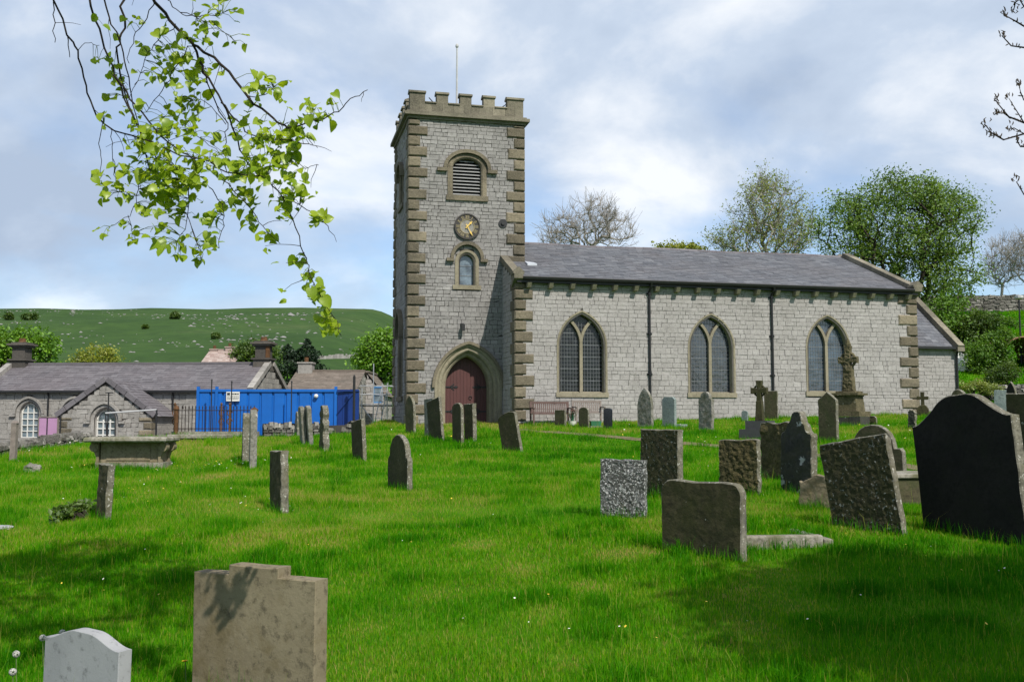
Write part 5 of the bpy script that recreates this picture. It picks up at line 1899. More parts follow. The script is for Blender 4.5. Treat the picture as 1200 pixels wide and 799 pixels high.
# ---------------------------------------------------------------- school and houses
def school():
    t = thing('school', (-11.5, 44.3, 0), R(-4), 'long low grey stone school with slate roof, gabled porch and arched windows', 'school')
    LN, DP, E, RG = 12.6, 5.0, 2.86, 4.16
    f = lambda a, b, d: (a, -d, b)
    rnd = random.Random(51)
    m = MB()
    win = arch_loop(-10.25, 0.43, 0.78, 1.85, 0.5)
    nic = arch_loop(-8.12, 0.43, 0.78, 1.85, 0.5)
    panel(m, f, [(-LN, -1), (0, -1), (0, E), (-LN, E)], [win, nic])
    fe = lambda a, b, d: (d, a, b)
    panel(m, fe, [(0, -1), (DP, -1), (DP, E), (DP / 2, RG), (0, E)], [])
    panel(m, lambda a, b, d: (-LN - d, a, b), [(0, -1), (DP, -1), (DP, E), (DP / 2, RG), (0, E)], [])
    m.add([(-LN, DP, -1), (0, DP, -1), (0, DP, E), (-LN, DP, E)], [(0, 1, 2, 3)])
    w = m.build('wall', M['mortar'], t)
    m = MB()
    laid_stones(m, f, -LN, 0, -0.4, E, 0.2, (0.2, 0.55), [arch_hole(-10.25, 0.55, 0.6, 1.85, 0.65), arch_hole(-8.12, 0.55, 0.6, 1.85, 0.65)], rnd=rnd, jit=0.012)
    lo = lambda z: 0 if z < E else (z - E) / (RG - E) * DP / 2
    laid_stones(m, fe, 0, DP, -0.4, RG, 0.2, (0.2, 0.5), left=lo, right=lambda z: DP - lo(z), rnd=rnd)
    m.build('masonry', M['school_stone'], w)
    sl = math.hypot(DP / 2, RG - E); cs, sn = DP / 2 / sl, (RG - E) / sl
    m = MB()
    for side in (0, 1):
        def fr(a, s, d, side=side):
            q = s - 0.2
            y = q * cs - d * sn
            return (a, y if side == 0 else DP - y, E + 0.06 + q * sn + d * cs)
        slates(m, fr, lambda s: -LN + .1, lambda s: -.1, sl + .2, 0.2, (0.22, 0.45), rnd=rnd)
        m.add([fr(-LN, 0, -.003), fr(0, 0, -.003), fr(0, sl + .2, -.003), fr(-LN, sl + .2, -.003)], [(0, 1, 2, 3)])
    m.box(-LN + .2, -.2, DP / 2 - .12, DP / 2 + .12, RG + .03, RG + .13)
    m.build('roof', M['slate_school'], t)
    m = MB()
    for xa, xb in ((-LN - .1, -LN + .18), (-.18, .1)):
        for side in (0, 1):
            for k in range(5):
                a0, a1 = sl * k / 5 - .2, sl * (k + 1) / 5 - .2
                pts = []
                for dd in (0.2, -.02):
                    for xx, ss in ((xa, a0 + .01), (xb, a0 + .01), (xb, a1 - .01), (xa, a1 - .01)):
                        y = ss * cs - dd * sn
                        pts.append((xx, y if side == 0 else DP - y, E + .06 + ss * sn + dd * cs))
                m.hexa(pts, rnd.random())
            m.build('gable_coping', M['school_stone'], t)
            m = MB()
    m = MB(); m.fbox(f, -LN, 0, E - .06, E + .03, 0.12, 0.24); m.build('gutter', M['iron'], t)
    for a in (-9.35, -3.6):
        m = MB(); m.tube([(a, -.16, E), (a, -.07, E - .2), (a, -.07, -.3)], 0.04, 6); m.build('downpipe', M['iron'], t)
    # chimneys
    dk = walling('sooty_chimney_stone', (0.05, 0.045, 0.04), (0.075, 0.068, 0.06), (0.12, 0.105, 0.09), (0.03, 0.03, 0.028), 0.6)
    for x, nm in ((-0.35, 0), (-LN + 0.45, 1)):
        m = MB()
        c = DP / 2
        for z0, z1, wx in ((RG - .3, RG + .22, .38), (RG + .222, RG + .30, .46), (RG + .302, RG + 0.86, .31), (RG + .862, RG + .95, .42), (RG + .952, RG + 1.03, .5), (RG + 1.032, RG + 1.10, .36)):
            m.box(x - wx, x + wx, c - wx, c + wx, z0, z1, rnd.random())
        ch = m.build('chimney', dk, t)
        m = MB()
        if nm == 0:
            m.box(x + .2, x + .37, c - .345, c - .2, RG + .31, RG + .855)
        m.tube([(x, c, RG + 1.1), (x, c, RG + 1.17), (x, c, RG + 1.3)], [0.2, 0.16, 0.14], 10)
        m.build('chimney_pot', M['rust'], ch)
    # arched windows
    for i, (lp, cx) in enumerate(((win, -10.25), (nic, -8.12))):
        m = MB()
        ring(m, f, lp, arch_loop(cx, 0.6, 0.78, 1.85, 0.69), 0.03, -0.2, chamfer=0.06)
        curved_bar(m, f, arch_pts(cx, 0.66, 1.85, 0.74), 0.1, -0.01, 0.12)
        for s in (-1, 1): m.fbox(f, cx + s * .75 - .13, cx + s * .75 + .13, 1.73, 1.83, -.01, .125)
        m.fbox(f, cx - .68, cx + .68, 0.66, 0.777, -.01, .08)
        wd = m.build('window', M['school_stone'], t)
        if i == 0:
            m = MB(); panel(m, f, lp, [], -.17); m.build('pane', M['glass_pane'], wd)
            m = MB()
            for xx in (-.40, -.14, .14, .40): m.fbox(f, cx + xx - .02, cx + xx + .02, 0.78, 2.25 if abs(xx) < .3 else 1.85, -.165, -.12)
            for z in (0.80, 1.08, 1.34, 1.62, 1.9): m.fbox(f, cx - .42, cx + .42, z - .02, z + .02, -.165, -.118)
            curved_bar(m, f, arch_pts(cx, .40, 1.85, .47), .06, -.165, -.121)
            m.build('sash', M['white_paint'], wd)
        else:
            m = MB(); panel(m, f, lp, [], -.17); m.build('blocking', M['school_stone'], wd)
    m = MB(); m.fbox(f, -9.72, -8.88, 0.88, 1.68, 0.03, 0.09)
    bd = m.build('notice_board', M['pink_board'], t)
    m = MB()
    for a0, a1, b0, b1 in ((-9.76, -8.84, 1.68, 1.73), (-9.76, -8.84, .83, .88), (-9.76, -9.72, .88, 1.68), (-8.88, -8.84, .88, 1.68)): m.fbox(f, a0, a1, b0, b1, 0.03, 0.11)
    m.build('board_frame', M['dark_oak'], bd)
    # porch
    PX0, PX1, PY, PE, PR = -7.45, -3.5, -2.5, 1.80, 3.22
    pc = (PX0 + PX1) / 2
    fp = lambda a, b, d: (a, PY - d, b)
    lp = arch_loop(pc - .02, 0.44, 0.65, 1.55, 0.5)
    m = MB()
    panel(m, fp, [(PX0, -1), (PX1, -1), (PX1, PE), (pc, PR), (PX0, PE)], [lp])
    for x in (PX0, PX1): m.add([(x, PY, -1), (x, 0, -1), (x, 0, PE), (x, PY, PE)], [(0, 1, 2, 3)])
    po = m.build('porch', M['mortar'], t)
    m = MB()
    lo3 = lambda z: PX0 if z < PE else PX0 + (z - PE) / (PR - PE) * (pc - PX0)
    laid_stones(m, fp, PX0, PX1, -.4, PR, 0.17, (0.18, 0.5), [arch_hole(pc - .02, .58, .5, 1.55, .65)], left=lo3, right=lambda z: 2 * pc - lo3(z), rnd=rnd, jit=.014)
    laid_stones(m, lambda a, b, d: (PX1 + d, PY + a, b), 0, 2.5, -.4, PE, 0.17, (0.18, 0.5), rnd=rnd)
    m.build('masonry', M['school_stone'], po)
    psl = math.hypot(pc - PX0, PR - PE); c3, s3 = (pc - PX0) / psl, (PR - PE) / psl
    m = MB()
    for side in (0, 1):
        def fr(a, s, d, side=side):
            q = s - .2
            x = PX0 + q * c3 - d * s3
            return (x if side == 0 else 2 * pc - x, a, PE + .05 + q * s3 + d * c3)
        slates(m, fr, lambda s: PY + .05, lambda s: 1.2, psl + .2, 0.2, (0.22, 0.4), rnd=rnd)
        m.add([fr(PY, 0, -.003), fr(1.4, 0, -.003), fr(1.4, psl + .2, -.003), fr(PY, psl + .2, -.003)], [(0, 1, 2, 3)])
        for k in range(5):
            a0, a1 = (psl + .2) * k / 5, (psl + .2) * (k + 1) / 5
            pts = []
            for dd in (.15, -.06):
                pts += [fr(PY - .1, a0 + .01, dd), fr(PY + .16, a0 + .01, dd), fr(PY + .16, a1 - .01, dd), fr(PY - .1, a1 - .01, dd)]
            m.hexa(pts, rnd.random())
    m.build('porch_roof', M['slate_school'], t)
    m = MB()
    ring(m, fp, lp, arch_loop(pc - .02, .6, .65, 1.55, .68), .03, -.25, chamfer=.07)
    curved_bar(m, fp, arch_pts(pc - .02, .68, 1.55, .76), .1, -.01, .12)
    for s in (-1, 1): m.fbox(fp, pc - .02 + s * .76 - .12, pc - .02 + s * .76 + .12, 1.43, 1.53, -.01, .125)
    wd = m.build('window', M['school_stone'], t)
    m = MB(); panel(m, fp, lp, [], -.2); m.build('pane', M['glass_pane'], wd)
    m = MB()
    for xx in (-.41, -.15, .15, .41): m.fbox(fp, pc - .02 + xx - .025, pc - .02 + xx + .025, .65, 1.6, -.195, -.15)
    for z in (.68, .95, 1.22, 1.5): m.fbox(fp, pc - .46, pc + .42, z - .025, z + .025, -.195, -.148)
    curved_bar(m, fp, arch_pts(pc - .02, .41, 1.55, .47), .06, -.195, -.15)
    m.build('sash', M['white_paint'], wd)
    m = MB(); m.tube([(PX0 + .05, PY - .07, PE), (PX0 + .05, PY - .07, -.3)], .035, 6); m.build('downpipe', M['iron'], t)
    m = MB(); quoins(m, fp, PX1, -1, -.3, PE - .1, .3, .5, .32, d=.03, seed=3); m.build('quoins', M['sandstone'], po); m = MB(); quoins(m, fp, PX0, 1, -.3, PE - .1, .3, .5, .32, d=.03, seed=4); m.build('quoins', M['sandstone'], po)


school()

# handrail and pole in front of the porch
q = at(126, 505, 38.5)
t = thing('metal_handrail', (q.x - 0.1, 38.5, 0.25), R(0), 'thin grey metal handrail with a slanting post in front of the school porch', 'handrail')
L = (ray(182, 480).x - ray(122, 484).x) * 38.5
z1, z2 = EYE + ray(122, 484).z * 38.5 - .25, EYE + ray(182, 480).z * 38.5 - .25
m = MB(); m.tube([(0, 0, z1), (L, 0, z2)], .03, 8); m.build('rail', M['grey_metal'], t)
m = MB(); m.tube([(0, 0, z1), (.14, 0, 0)], .028, 8); m.build('post', M['iron'], t)
m = MB(); m.tube([(L, 0, z2), (L, 0, 0)], .035, 8); m.build('post', M['iron'], t)
q = at(126, 505, 38.9)
zp = EYE + ray(126, 459.5).z * 38.9 - .25
t = thing('sign_pole', (q.x, 38.9, 0.25), 0, 'thin dark pole with a short crossbar standing before the porch gable', 'pole')
m = MB(); m.tube([(0, 0, 0), (0, 0, zp)], .028, 8); m.build('shaft', M['iron'], t)
m = MB(); m.tube([(-.12, 0, zp - .02), (.18, 0, zp - .02)], .025, 6); m.build('crossbar', M['iron'], t)


def simple_house(name, label, o, rz, L, D, E, RG, wall, roof, chim=None, windows=(), gable_window=None, seed=1):
    t = thing(name, o, rz, label, 'house')
    rnd = random.Random(seed)
    f = lambda a, b, d: (a, -d, b)
    m = MB()
    panel(m, f, [(0, -2), (L, -2), (L, E), (0, E)], [])
    for x in (0, L): panel(m, lambda a, b, d, x=x: (x, a, b), [(0, -2), (D, -2), (D, E), (D / 2, RG), (0, E)], [])
    m.add([(0, D, -2), (L, D, -2), (L, D, E), (0, D, E)], [(0, 1, 2, 3)])
    w = m.build('wall', M['mortar'], t)
    m = MB()
    lo = lambda z: 0 if z < E else (z - E) / (RG - E) * D / 2
    laid_stones(m, f, 0, L, 0, E, .22, (.2, .6), rnd=rnd, jit=.02)
    laid_stones(m, lambda a, b, d: (L + d, a, b), 0, D, 0, RG, .22, (.2, .6), left=lo, right=lambda z: D - lo(z), rnd=rnd, jit=.02)
    laid_stones(m, lambda a, b, d: (-d, D - a, b), 0, D, 0, RG, .22, (.2, .6), left=lo, right=lambda z: D - lo(z), rnd=rnd, jit=.02)
    m.build('masonry', M[wall], w)
    sl = math.hypot(D / 2, RG - E); cs, sn = D / 2 / sl, (RG - E) / sl
    m = MB()
    for side in (0, 1):
        def fr(a, s, d, side=side):
            q = s - .2; y = q * cs - d * sn
            return (a, y if side == 0 else D - y, E + .05 + q * sn + d * cs)
        slates(m, fr, lambda s: -.1, lambda s: L + .1, sl + .2, .25, (.25, .5), rnd=rnd)
        m.add([fr(-.05, 0, -.003), fr(L + .05, 0, -.003), fr(L + .05, sl + .2, -.003), fr(-.05, sl + .2, -.003)], [(0, 1, 2, 3)])
    m.box(-.08, L + .08, D / 2 - .12, D / 2 + .12, RG + .04, RG + .14)
    rf = m.build('roof', M[roof], t)
    for (x, wx, h) in chim or ():
        m = MB(); m.box(x - wx, x + wx, D / 2 - wx, D / 2 + wx, RG - .3, RG + h); m.box(x - wx - .06, x + wx + .06, D / 2 - wx - .06, D / 2 + wx + .06, RG + h + .002, RG + h + .1)
        ch = m.build('chimney', M[wall], rf)
        m = MB(); m.tube([(x, D / 2, RG + h + .1), (x, D / 2, RG + h + .4)], .13, 8); m.build('chimney_pot', M['rust'], rf)
    for (a0, a1, b0, b1) in windows:
        m = MB(); m.fbox(f, a0, a1, b0, b1, -.02, .03); wd = m.build('window', M['white_paint'], t)
        m = MB(); m.fbox(f, a0 + .06, a1 - .06, b0 + .06, b1 - .06, .03, .034); m.build('pane', M['glass_pane'], wd)
    return t


# brown roofed cottage beyond the container
Yc = 58
simple_house('cottage', 'cottage with brown tiled roof and pale end chimney behind the blue container', (ray(336, 456).x * Yc, Yc, 0), 0,
             (ray(417, 456).x - ray(336, 456).x) * Yc, 6, EYE + ray(380, 456).z * Yc, EYE + ray(380, 436).z * (Yc + 3), 'school_stone', 'tile_brown', [(.5, .42, .5)], seed=5)
# stone house end with scaffold, and the far pinkish gable
Yh = 62
hx1 = ray(450, 460).x * Yh
simple_house('stone_house', 'pale rubble stone house end behind the scaffold beside the tower', (hx1, Yh, 0), R(90),
             4.0, 2.15, EYE + ray(430, 462).z * Yh, EYE + ray(430, 437).z * Yh, 'limestone', 'tile_brown', None, [(1.0, 1.6, .9, 1.8)], seed=8)
Yf = 82
simple_house('far_cottage', 'far cottage with pinkish stone roof and chimneys showing above the school ridge', (ray(234, 430).x * Yf, Yf, 0), R(0),
             (ray(272, 420).x - ray(234, 420).x) * Yf, 6, EYE + ray(250, 429).z * Yf, EYE + ray(250, 411).z * (Yf + 3), 'pink_rubble', 'pink_rubble', [(1.6, .3, .25), (.3, .3, .05)], seed=9)


def scaffold():
    Y = 58.0
    a, b = ray(424, 480).x * Y, ray(461, 480).x * Y
    t = thing('scaffold', (a, Y, 0.25), 0, 'galvanised tube scaffold with boards and a leaning ladder left of the tower', 'scaffold')
    L = b - a
    Z = lambda py: EYE + ray(440, py).z * Y - .25
    for k, (x, y, top) in enumerate(((0.0, 0, 455), (L * .36, 0, 426), (L * .55, 1.2, 448), (L * .8, 0, 449), (L, 1.2, 450))):
        m = MB(); m.tube([(x, y, -.2), (x, y, Z(top))], .03, 8); m.build('standard', M['galv'], t)
    m = MB()
    for z in (Z(474), Z(462), Z(452)):
        m.tube([(-.1, 0, z), (L + .1, 0, z)], .025, 6); m.tube([(L * .3, 1.2, z), (L + .1, 1.2, z)], .025, 6)
        for x in (L * .36, L * .8): m.tube([(x, 0, z), (x, 1.2, z)], .025, 6)
    m.tube([(0, 0, Z(476)), (L * .5, 0, Z(500))], .03, 6)
    m.build('ledger', M['galv'], t)
    m = MB(); m.box(-.1, L + .1, .05, 1.15, Z(476), Z(475)); m.build('board', M['dark_oak'], t)
    m = MB()
    p0, p1 = Vector((L * .42, -.5, 0)), Vector((L * .72, -.05, Z(455)))
    for dx in (-.17, .17): m.tube([p0 + Vector((dx, 0, 0)), p1 + Vector((dx, 0, 0))], .025, 6)
    for k in range(10):
        c = p0.lerp(p1, (k + .5) / 10); m.tube([c - Vector((.17, 0, 0)), c + Vector((.17, 0, 0))], .016, 6)
    m.build('ladder', M['galv'], t)
    bl = plain('blue_cabin_paint', (0.05, 0.22, 0.50), .5, .2, 2)
    x0, x1 = ray(436.5, 460).x * 60.3, ray(447.5, 460).x * 60.3
    c = thing('blue_frame_window', (x0, 60.6, EYE + ray(440, 472).z * 60.3), 0, 'small bright blue framed window unit on the scaffold beside the tower', 'window')
    w, h = x1 - x0, (472 - 453) / FPX * 60.3
    m = MB()
    for q in ((0, w, 0, .06), (0, w, h - .06, h), (0, .06, .06, h - .06), (w - .06, w, .06, h - .06), (.06, w - .06, h * .5 - .03, h * .5 + .03)): m.box(q[0], q[1], 0, .12, q[2], q[3])
    m.build('frame', bl, c)
    m = MB(); m.box(.06, w - .06, .04, .07, .06, h - .06); m.build('pane', M['glass_pane'], c)
    m = MB()
    rnd = random.Random(3)
    q = Vector((L * .85, -.4, 0))
    pts = [(q.x + rnd.uniform(-.3, .3), q.y + rnd.uniform(-.3, .3), rnd.uniform(0, .45)) for _ in range(14)]
    tarp = thing('blue_tarpaulin', (a, Y - .1, 0.3), 0, 'crumpled blue tarpaulin at the foot of the scaffold by the tower', 'tarpaulin')
    import bmesh
    bm = bmesh.new(); bmesh.ops.create_grid(bm, x_segments=10, y_segments=10, size=.5)
    for v in bm.verts:
        v.co.z = .30 * math.exp(-4 * (v.co.x ** 2 + v.co.y ** 2)) * 1.6 + .12 * mnoise.noise(v.co * 5)
        v.co.x += L * .85
    me = bpy.data.meshes.new('sheet'); bm.to_mesh(me); bm.free(); me.materials.append(bl)
    o = bpy.data.objects.new('sheet', me); col.objects.link(o); o.parent = tarp
    sd = o.modifiers.new('thickness', 'SOLIDIFY'); sd.thickness = .01


scaffold()

# right hand side: bank wall, rubble wall, lamp post, hut, sacks
rubble_wall('drystone_wall', 'low tumbled drystone wall at the foot of the green bank right of the chancel', [(24.3, 51.2), (28.5, 51.6), (34, 50.5)], 0.6, 0.5, 14, (0.12, 0.4))
rubble_wall('drystone_wall', 'long grey drystone wall along the top of the bank under the bare trees', [(30, 75.5), (36, 76), (44, 77.5), (56, 79)], 1.15, 0.5, 15, (0.2, 0.6))



def hill_wall():
    P = [ground_hit(px, py, 100, 700) for px, py in ((360, 421.5), (385, 420.5), (405, 420), (425, 419.5), (448, 419), (475, 419))]
    m = MB()
    rnd = random.Random(8)
    for a, b in zip(P[:-1], P[1:]):
        n = max(2, int((b - a).length / 1.2))
        for k in range(n):
            q, r_ = a.lerp(b, k / n), a.lerp(b, (k + 1) / n)
            q.z, r_.z = float(gz(q.x, q.y)), float(gz(r_.x, r_.y))
            h = rnd.uniform(.9, 1.5)
            m.hexa([(q.x, q.y - .3, q.z - .5), (r_.x, r_.y - .3, r_.z - .5), (r_.x, r_.y - .2, r_.z + h), (q.x, q.y - .2, q.z + h * rnd.uniform(.8, 1.1)),
                    (q.x, q.y + .3, q.z - .5), (r_.x, r_.y + .3, r_.z - .5), (r_.x, r_.y + .2, r_.z + h), (q.x, q.y + .2, q.z + h)], rnd.random())
    tag(m.build('field_wall', M['school_stone']), 'far grey field wall along the foot of the hill between cottage roof and tower', 'wall')


hill_wall()


def lamp_post():
    Y = 58
    x = ray(1196, 400).x * Y
    g = float(gz(x, Y))
    t = thing('street_lamp', (x, Y, g), 0, 'slim dark lamp post with small pale lantern on the bank at the right edge', 'lamp post')
    h = EYE + ray(1196, 351).z * Y - g
    m = MB(); m.tube([(0, 0, -.2), (0, 0, .8), (0, 0, h)], [.09, .06, .045], 8); m.build('pole', M['iron'], t)
    m = MB(); m.tube([(0, 0, h), (0, 0, h + .08), (0, 0, h + .22), (0, 0, h + .26)], [.08, .25, .25, .1], 10); m.build('lantern', M['grey_metal'], t)


lamp_post()


def hut():
    Y = 56
    x0, x1 = ray(1174, 420).x * Y, ray(1204, 420).x * Y
    g = float(gz(x0, Y)) - .3
    t = thing('shed', (x0, Y, g), 0, 'dark open shed with rounded earth brown roof on the bank at the right edge', 'shed')
    W = x1 - x0 + 1.0
    top = EYE + ray(1190, 394).z * Y - g
    e = EYE + ray(1176, 424).z * Y - g
    brown = plain('earth_brown_roofing', (0.26, 0.155, 0.09), .95, .4, 3)
    m = MB()
    pts = [(W * .5 * (1 - math.cos(q)), e + (top - e) * math.sin(q) ** .8) for q in np.linspace(0, math.pi, 15)]
    for (a, b), (c, d) in zip(pts[:-1], pts[1:]):
        m.hexa([(a, -.2, b - .06), (c, -.2, d - .06), (c, -.2, d), (a, -.2, b), (a, 3, b - .06), (c, 3, d - .06), (c, 3, d), (a, 3, b)], random.random())
    m.build('roof', brown, t)
    m = MB(); m.box(.1, .3, 0, 2.9, -1, e); m.box(W - .3, W - .1, 0, 2.9, -1, e); m.box(.3, W - .3, 2.7, 2.9, -1, e)
    m.build('wall', M['g_dark'], t)


hut()
for px, py, w, lab in ((1124, 431, 8, 'left white bulk sack behind the corner of the chancel'), (1130, 433, 10, 'right white bulk sack behind the corner of the chancel')):
    hit = ground_hit(px, py + 2, 47.5)
    Y = hit.y
    s = w * Y / FPX
    x = hit.x
    t = thing('bulk_sack', (x, Y, float(gz(x, Y)) + 0.0), R(px * 7 % 40), lab, 'sack')
    import bmesh
    bm = bmesh.new(); bmesh.ops.create_cube(bm, size=1); bmesh.ops.subdivide_edges(bm, edges=bm.edges[:], cuts=5, use_grid_fill=True)
    zt = 16 * Y / FPX
    for v in bm.verts:
        k = 1 - .25 * (2 * v.co.z) ** 2
        v.co = Vector((v.co.x * s * (1 + .3 * k), v.co.y * s * (1 + .3 * k), (v.co.z + .5) * zt * (1 - .12 * (v.co.x ** 2 + v.co.y ** 2) * 4))) + mnoise.noise_vector(v.co * 4 + Vector((px, 0, 0))) * .07
    me = bpy.data.meshes.new('sack_body'); bm.to_mesh(me); bm.free(); me.materials.append(M['white_paint'])
    o = bpy.data.objects.new('sack_body', me); col.objects.link(o); o.parent = t
    m = MB()
    for a in (-1, 1): m.tube([(a * s * .4, -s * .3, zt * .9), (a * s * .35, -s * .2, zt + .18), (a * s * .3, s * .2, zt + .18), (a * s * .4, s * .3, zt * .9)], .03, 6)
    m.build('handle', M['white_paint'], t)

# ---------------------------------------------------------------- trees
def leaf_mesh(name, C, size, mat, parent, tint, seed=0, up=0.45, aspect=0.62, jitter=0.35):
    """many small folded leaves at points C"""
    r = np.random.default_rng(seed)
    n = len(C)
    nrm = r.normal(size=(n, 3)); nrm[:, 2] += up * 2
    nrm /= np.linalg.norm(nrm, axis=1, keepdims=True)
    t = r.normal(size=(n, 3)); t -= (t * nrm).sum(1, keepdims=True) * nrm
    t /= np.linalg.norm(t, axis=1, keepdims=True)
    b = np.cross(nrm, t)
    s = size * (1 + jitter * r.normal(size=(n, 1))).clip(0.45, 1.8)
    fold = nrm * s * 0.18
    v = np.stack([C - t * s * .5, C + b * s * aspect * .5 + fold + t * s * .02, C + t * s * .5, C - b * s * aspect * .5 + fold + t * s * .02], 1).reshape(-1, 3)
    base = np.arange(n)[:, None] * 4
    loops = (base + np.array([0, 1, 2, 0, 2, 3])[None, :]).ravel()
    starts = np.arange(2 * n) * 3
    return fast_mesh(name, v, loops, starts, mat, np.repeat(tint, 2), parent)


def tube_edges(name, A, B, ra, rb, mat, parent, k=5):
    d = B - A
    L = np.linalg.norm(d, axis=1, keepdims=True) + 1e-9
    d = d / L
    ref = np.where(np.abs(d[:, 2:3]) > 0.9, np.array([[1.0, 0, 0]]), np.array([[0, 0, 1.0]]))
    s = np.cross(d, ref); s /= np.linalg.norm(s, axis=1, keepdims=True)
    t = np.cross(s, d)
    a = np.arange(k) * 2 * math.pi / k
    ca, sa = np.cos(a)[None, :, None], np.sin(a)[None, :, None]
    off = s[:, None, :] * ca + t[:, None, :] * sa
    va = A[:, None, :] + off * ra[:, None, None]
    vb = B[:, None, :] + off * rb[:, None, None]
    v = np.concatenate([va, vb], 1).reshape(-1, 3)
    n = len(A)
    q = np.array([[i, (i + 1) % k, k + (i + 1) % k, k + i] for i in range(k)])
    loops = (np.arange(n)[:, None, None] * 2 * k + q[None]).ravel()
    starts = np.arange(n * k) * 4
    return fast_mesh(name, v, loops, starts, mat, np.full(n * k, 0.5), parent, smooth=True)


def grow(base, trunk, ell, N, seed, seg=0.5, wander=0.10, shell=0.55):
    """branch skeleton reaching N points inside the crown ellipsoids; returns nodes, parents, leaf tips"""
    r = np.random.default_rng(seed)
    vol = np.array([e[3] * e[4] * e[5] for e in ell]); vol = vol / vol.sum()
    P = []
    for e, w in zip(ell, vol):
        k = max(4, int(N * w))
        d = r.normal(size=(k, 3)); d /= np.linalg.norm(d, axis=1, keepdims=True)
        rad = r.random((k, 1)) ** (1 / 3) * (1 - shell) + shell * r.random((k, 1)) ** 0.25
        P.append(np.array(e[:3]) + d * rad * np.array(e[3:6]))
    P = np.concatenate(P)
    nodes = [np.array(base, float)]; par = [-1]
    for tp in trunk:
        a = nodes[-1]; b = np.array(tp, float)
        k = max(1, int(np.linalg.norm(b - a) / seg))
        for i in range(1, k + 1):
            nodes.append(a + (b - a) * i / k + r.normal(size=3) * wander * 0.4 * (i < k)); par.append(len(nodes) - 2)
    ntrunk = len(nodes)
    fork = nodes[max(1, int(ntrunk * 0.55)):]
    cap = N * 14 + ntrunk + 50
    arr = np.zeros((cap, 3)); pl = np.zeros(cap)
    arr[:ntrunk] = nodes
    for i in range(1, ntrunk): pl[i] = pl[i - 1] + np.linalg.norm(arr[i] - arr[i - 1])
    n = ntrunk
    parr = list(par)
    top = arr[ntrunk - 1]
    order = np.argsort(np.linalg.norm(P - top, axis=1))
    tips = []
    allow0 = max(1, int(ntrunk * 0.5))
    for o in order:
        p = P[o]
        d = np.linalg.norm(arr[allow0:n] - p, axis=1)
        cost = d + 0.18 * pl[allow0:n] + 0.5 * np.maximum(0, arr[allow0:n, 2] - p[2])
        k = int(np.argmin(cost)) + allow0
        a = arr[k]; L = np.linalg.norm(p - a)
        m = min(12, max(1, int(L / seg)))
        bend = r.normal(size=3) * wander * L
        prev = k
        for i in range(1, m + 1):
            t = i / m
            q = a + (p - a) * t + bend * math.sin(math.pi * t) + np.array([0, 0, 0.10 * L * math.sin(math.pi * t)])
            if i < m: q = q + r.normal(size=3) * wander * 0.15 * seg
            arr[n] = q; parr.append(prev); pl[n] = pl[prev] + L / m; prev = n; n += 1
        tips.append(n - 1)
    return arr[:n].copy(), np.array(parr), np.array(tips)


def tree(name, label, base, trunk, ell, N, seed, r0, bark, leaf=None, leaf_n=20, leaf_size=0.2, spread=0.55, group=None, rmin=0.012, twigs=0, twig_len=0.7, seg=0.5, wander=0.10, tint_c=0.5, cat='tree', power=0.46, shell=0.55, tip_frac=1.0):
    t = thing(name, tuple(base), 0, label, cat, group)
    o = np.array(base, float)
    nodes, par, tips = grow(np.zeros(3), [np.array(q) - o for q in trunk], [tuple(np.array(e[:3]) - o) + tuple(e[3:]) for e in ell], N, seed, seg, wander, shell)
    n = len(nodes)
    r = np.random.default_rng(seed + 99)
    if twigs:
        ex, ep = [], []
        src = np.concatenate([tips, r.integers(int(n * .3), n, len(tips))])
        for k in src:
            dv = nodes[k] - nodes[par[k]]; dv /= np.linalg.norm(dv) + 1e-9
            for _ in range(twigs):
                d = dv * 0.7 + r.normal(size=3) * 0.55 + np.array([0, 0, 0.35]); d /= np.linalg.norm(d)
                L = twig_len * r.uniform(0.4, 1.2)
                ex.append(nodes[k] + d * L * .5 + r.normal(size=3) * L * .05); ep.append(k)
                ex.append(nodes[k] + d * L + r.normal(size=3) * L * .1 + np.array([0, 0, L * .1])); ep.append(n + len(ex) - 2)
        nodes = np.concatenate([nodes, np.array(ex)]); par = np.concatenate([par, np.array(ep)])
        tips = np.concatenate([tips, np.arange(n, len(nodes))])
    cnt = np.zeros(len(nodes)); cnt[tips] = 1
    for i in range(len(nodes) - 1, 0, -1): cnt[par[i]] += cnt[i]
    rad = np.maximum(rmin, r0 * (cnt / cnt[0]) ** power)
    i = np.arange(1, len(nodes))
    ra = np.minimum(rad[par[i]], rad[i] * 1.35)
    tr = tube_edges('trunk', nodes[par[i]], nodes[i], ra, rad[i], bark, t)
    if leaf is not None:
        tp = nodes[tips]
        tp = tp[r.random(len(tp)) < tip_frac]
        k = r.poisson(leaf_n, len(tp)).clip(1)
        C = np.repeat(tp, k, 0)
        sp = np.repeat(spread * r.uniform(0.6, 1.3, len(tp)), k)[:, None]
        C = C + r.normal(size=C.shape) * sp * np.array([1, 1, 0.75]) * 0.6
        tint = np.repeat(r.normal(tint_c, 0.24, len(tp)), k) + r.normal(0, 0.13, len(C))
        leaf_mesh('crown', C, leaf_size, leaf, t, tint.clip(0, 1), seed)
    return t


def ell_px(Y, lst, depth=1.0):
    out = []
    for px, py, rx, ry in lst:
        c = at(px, py, Y)
        k = Y / FPX
        out.append((c.x, c.y, c.z, rx * k, max(0.6, depth * (rx + ry) / 2 * k), ry * k))
    return out


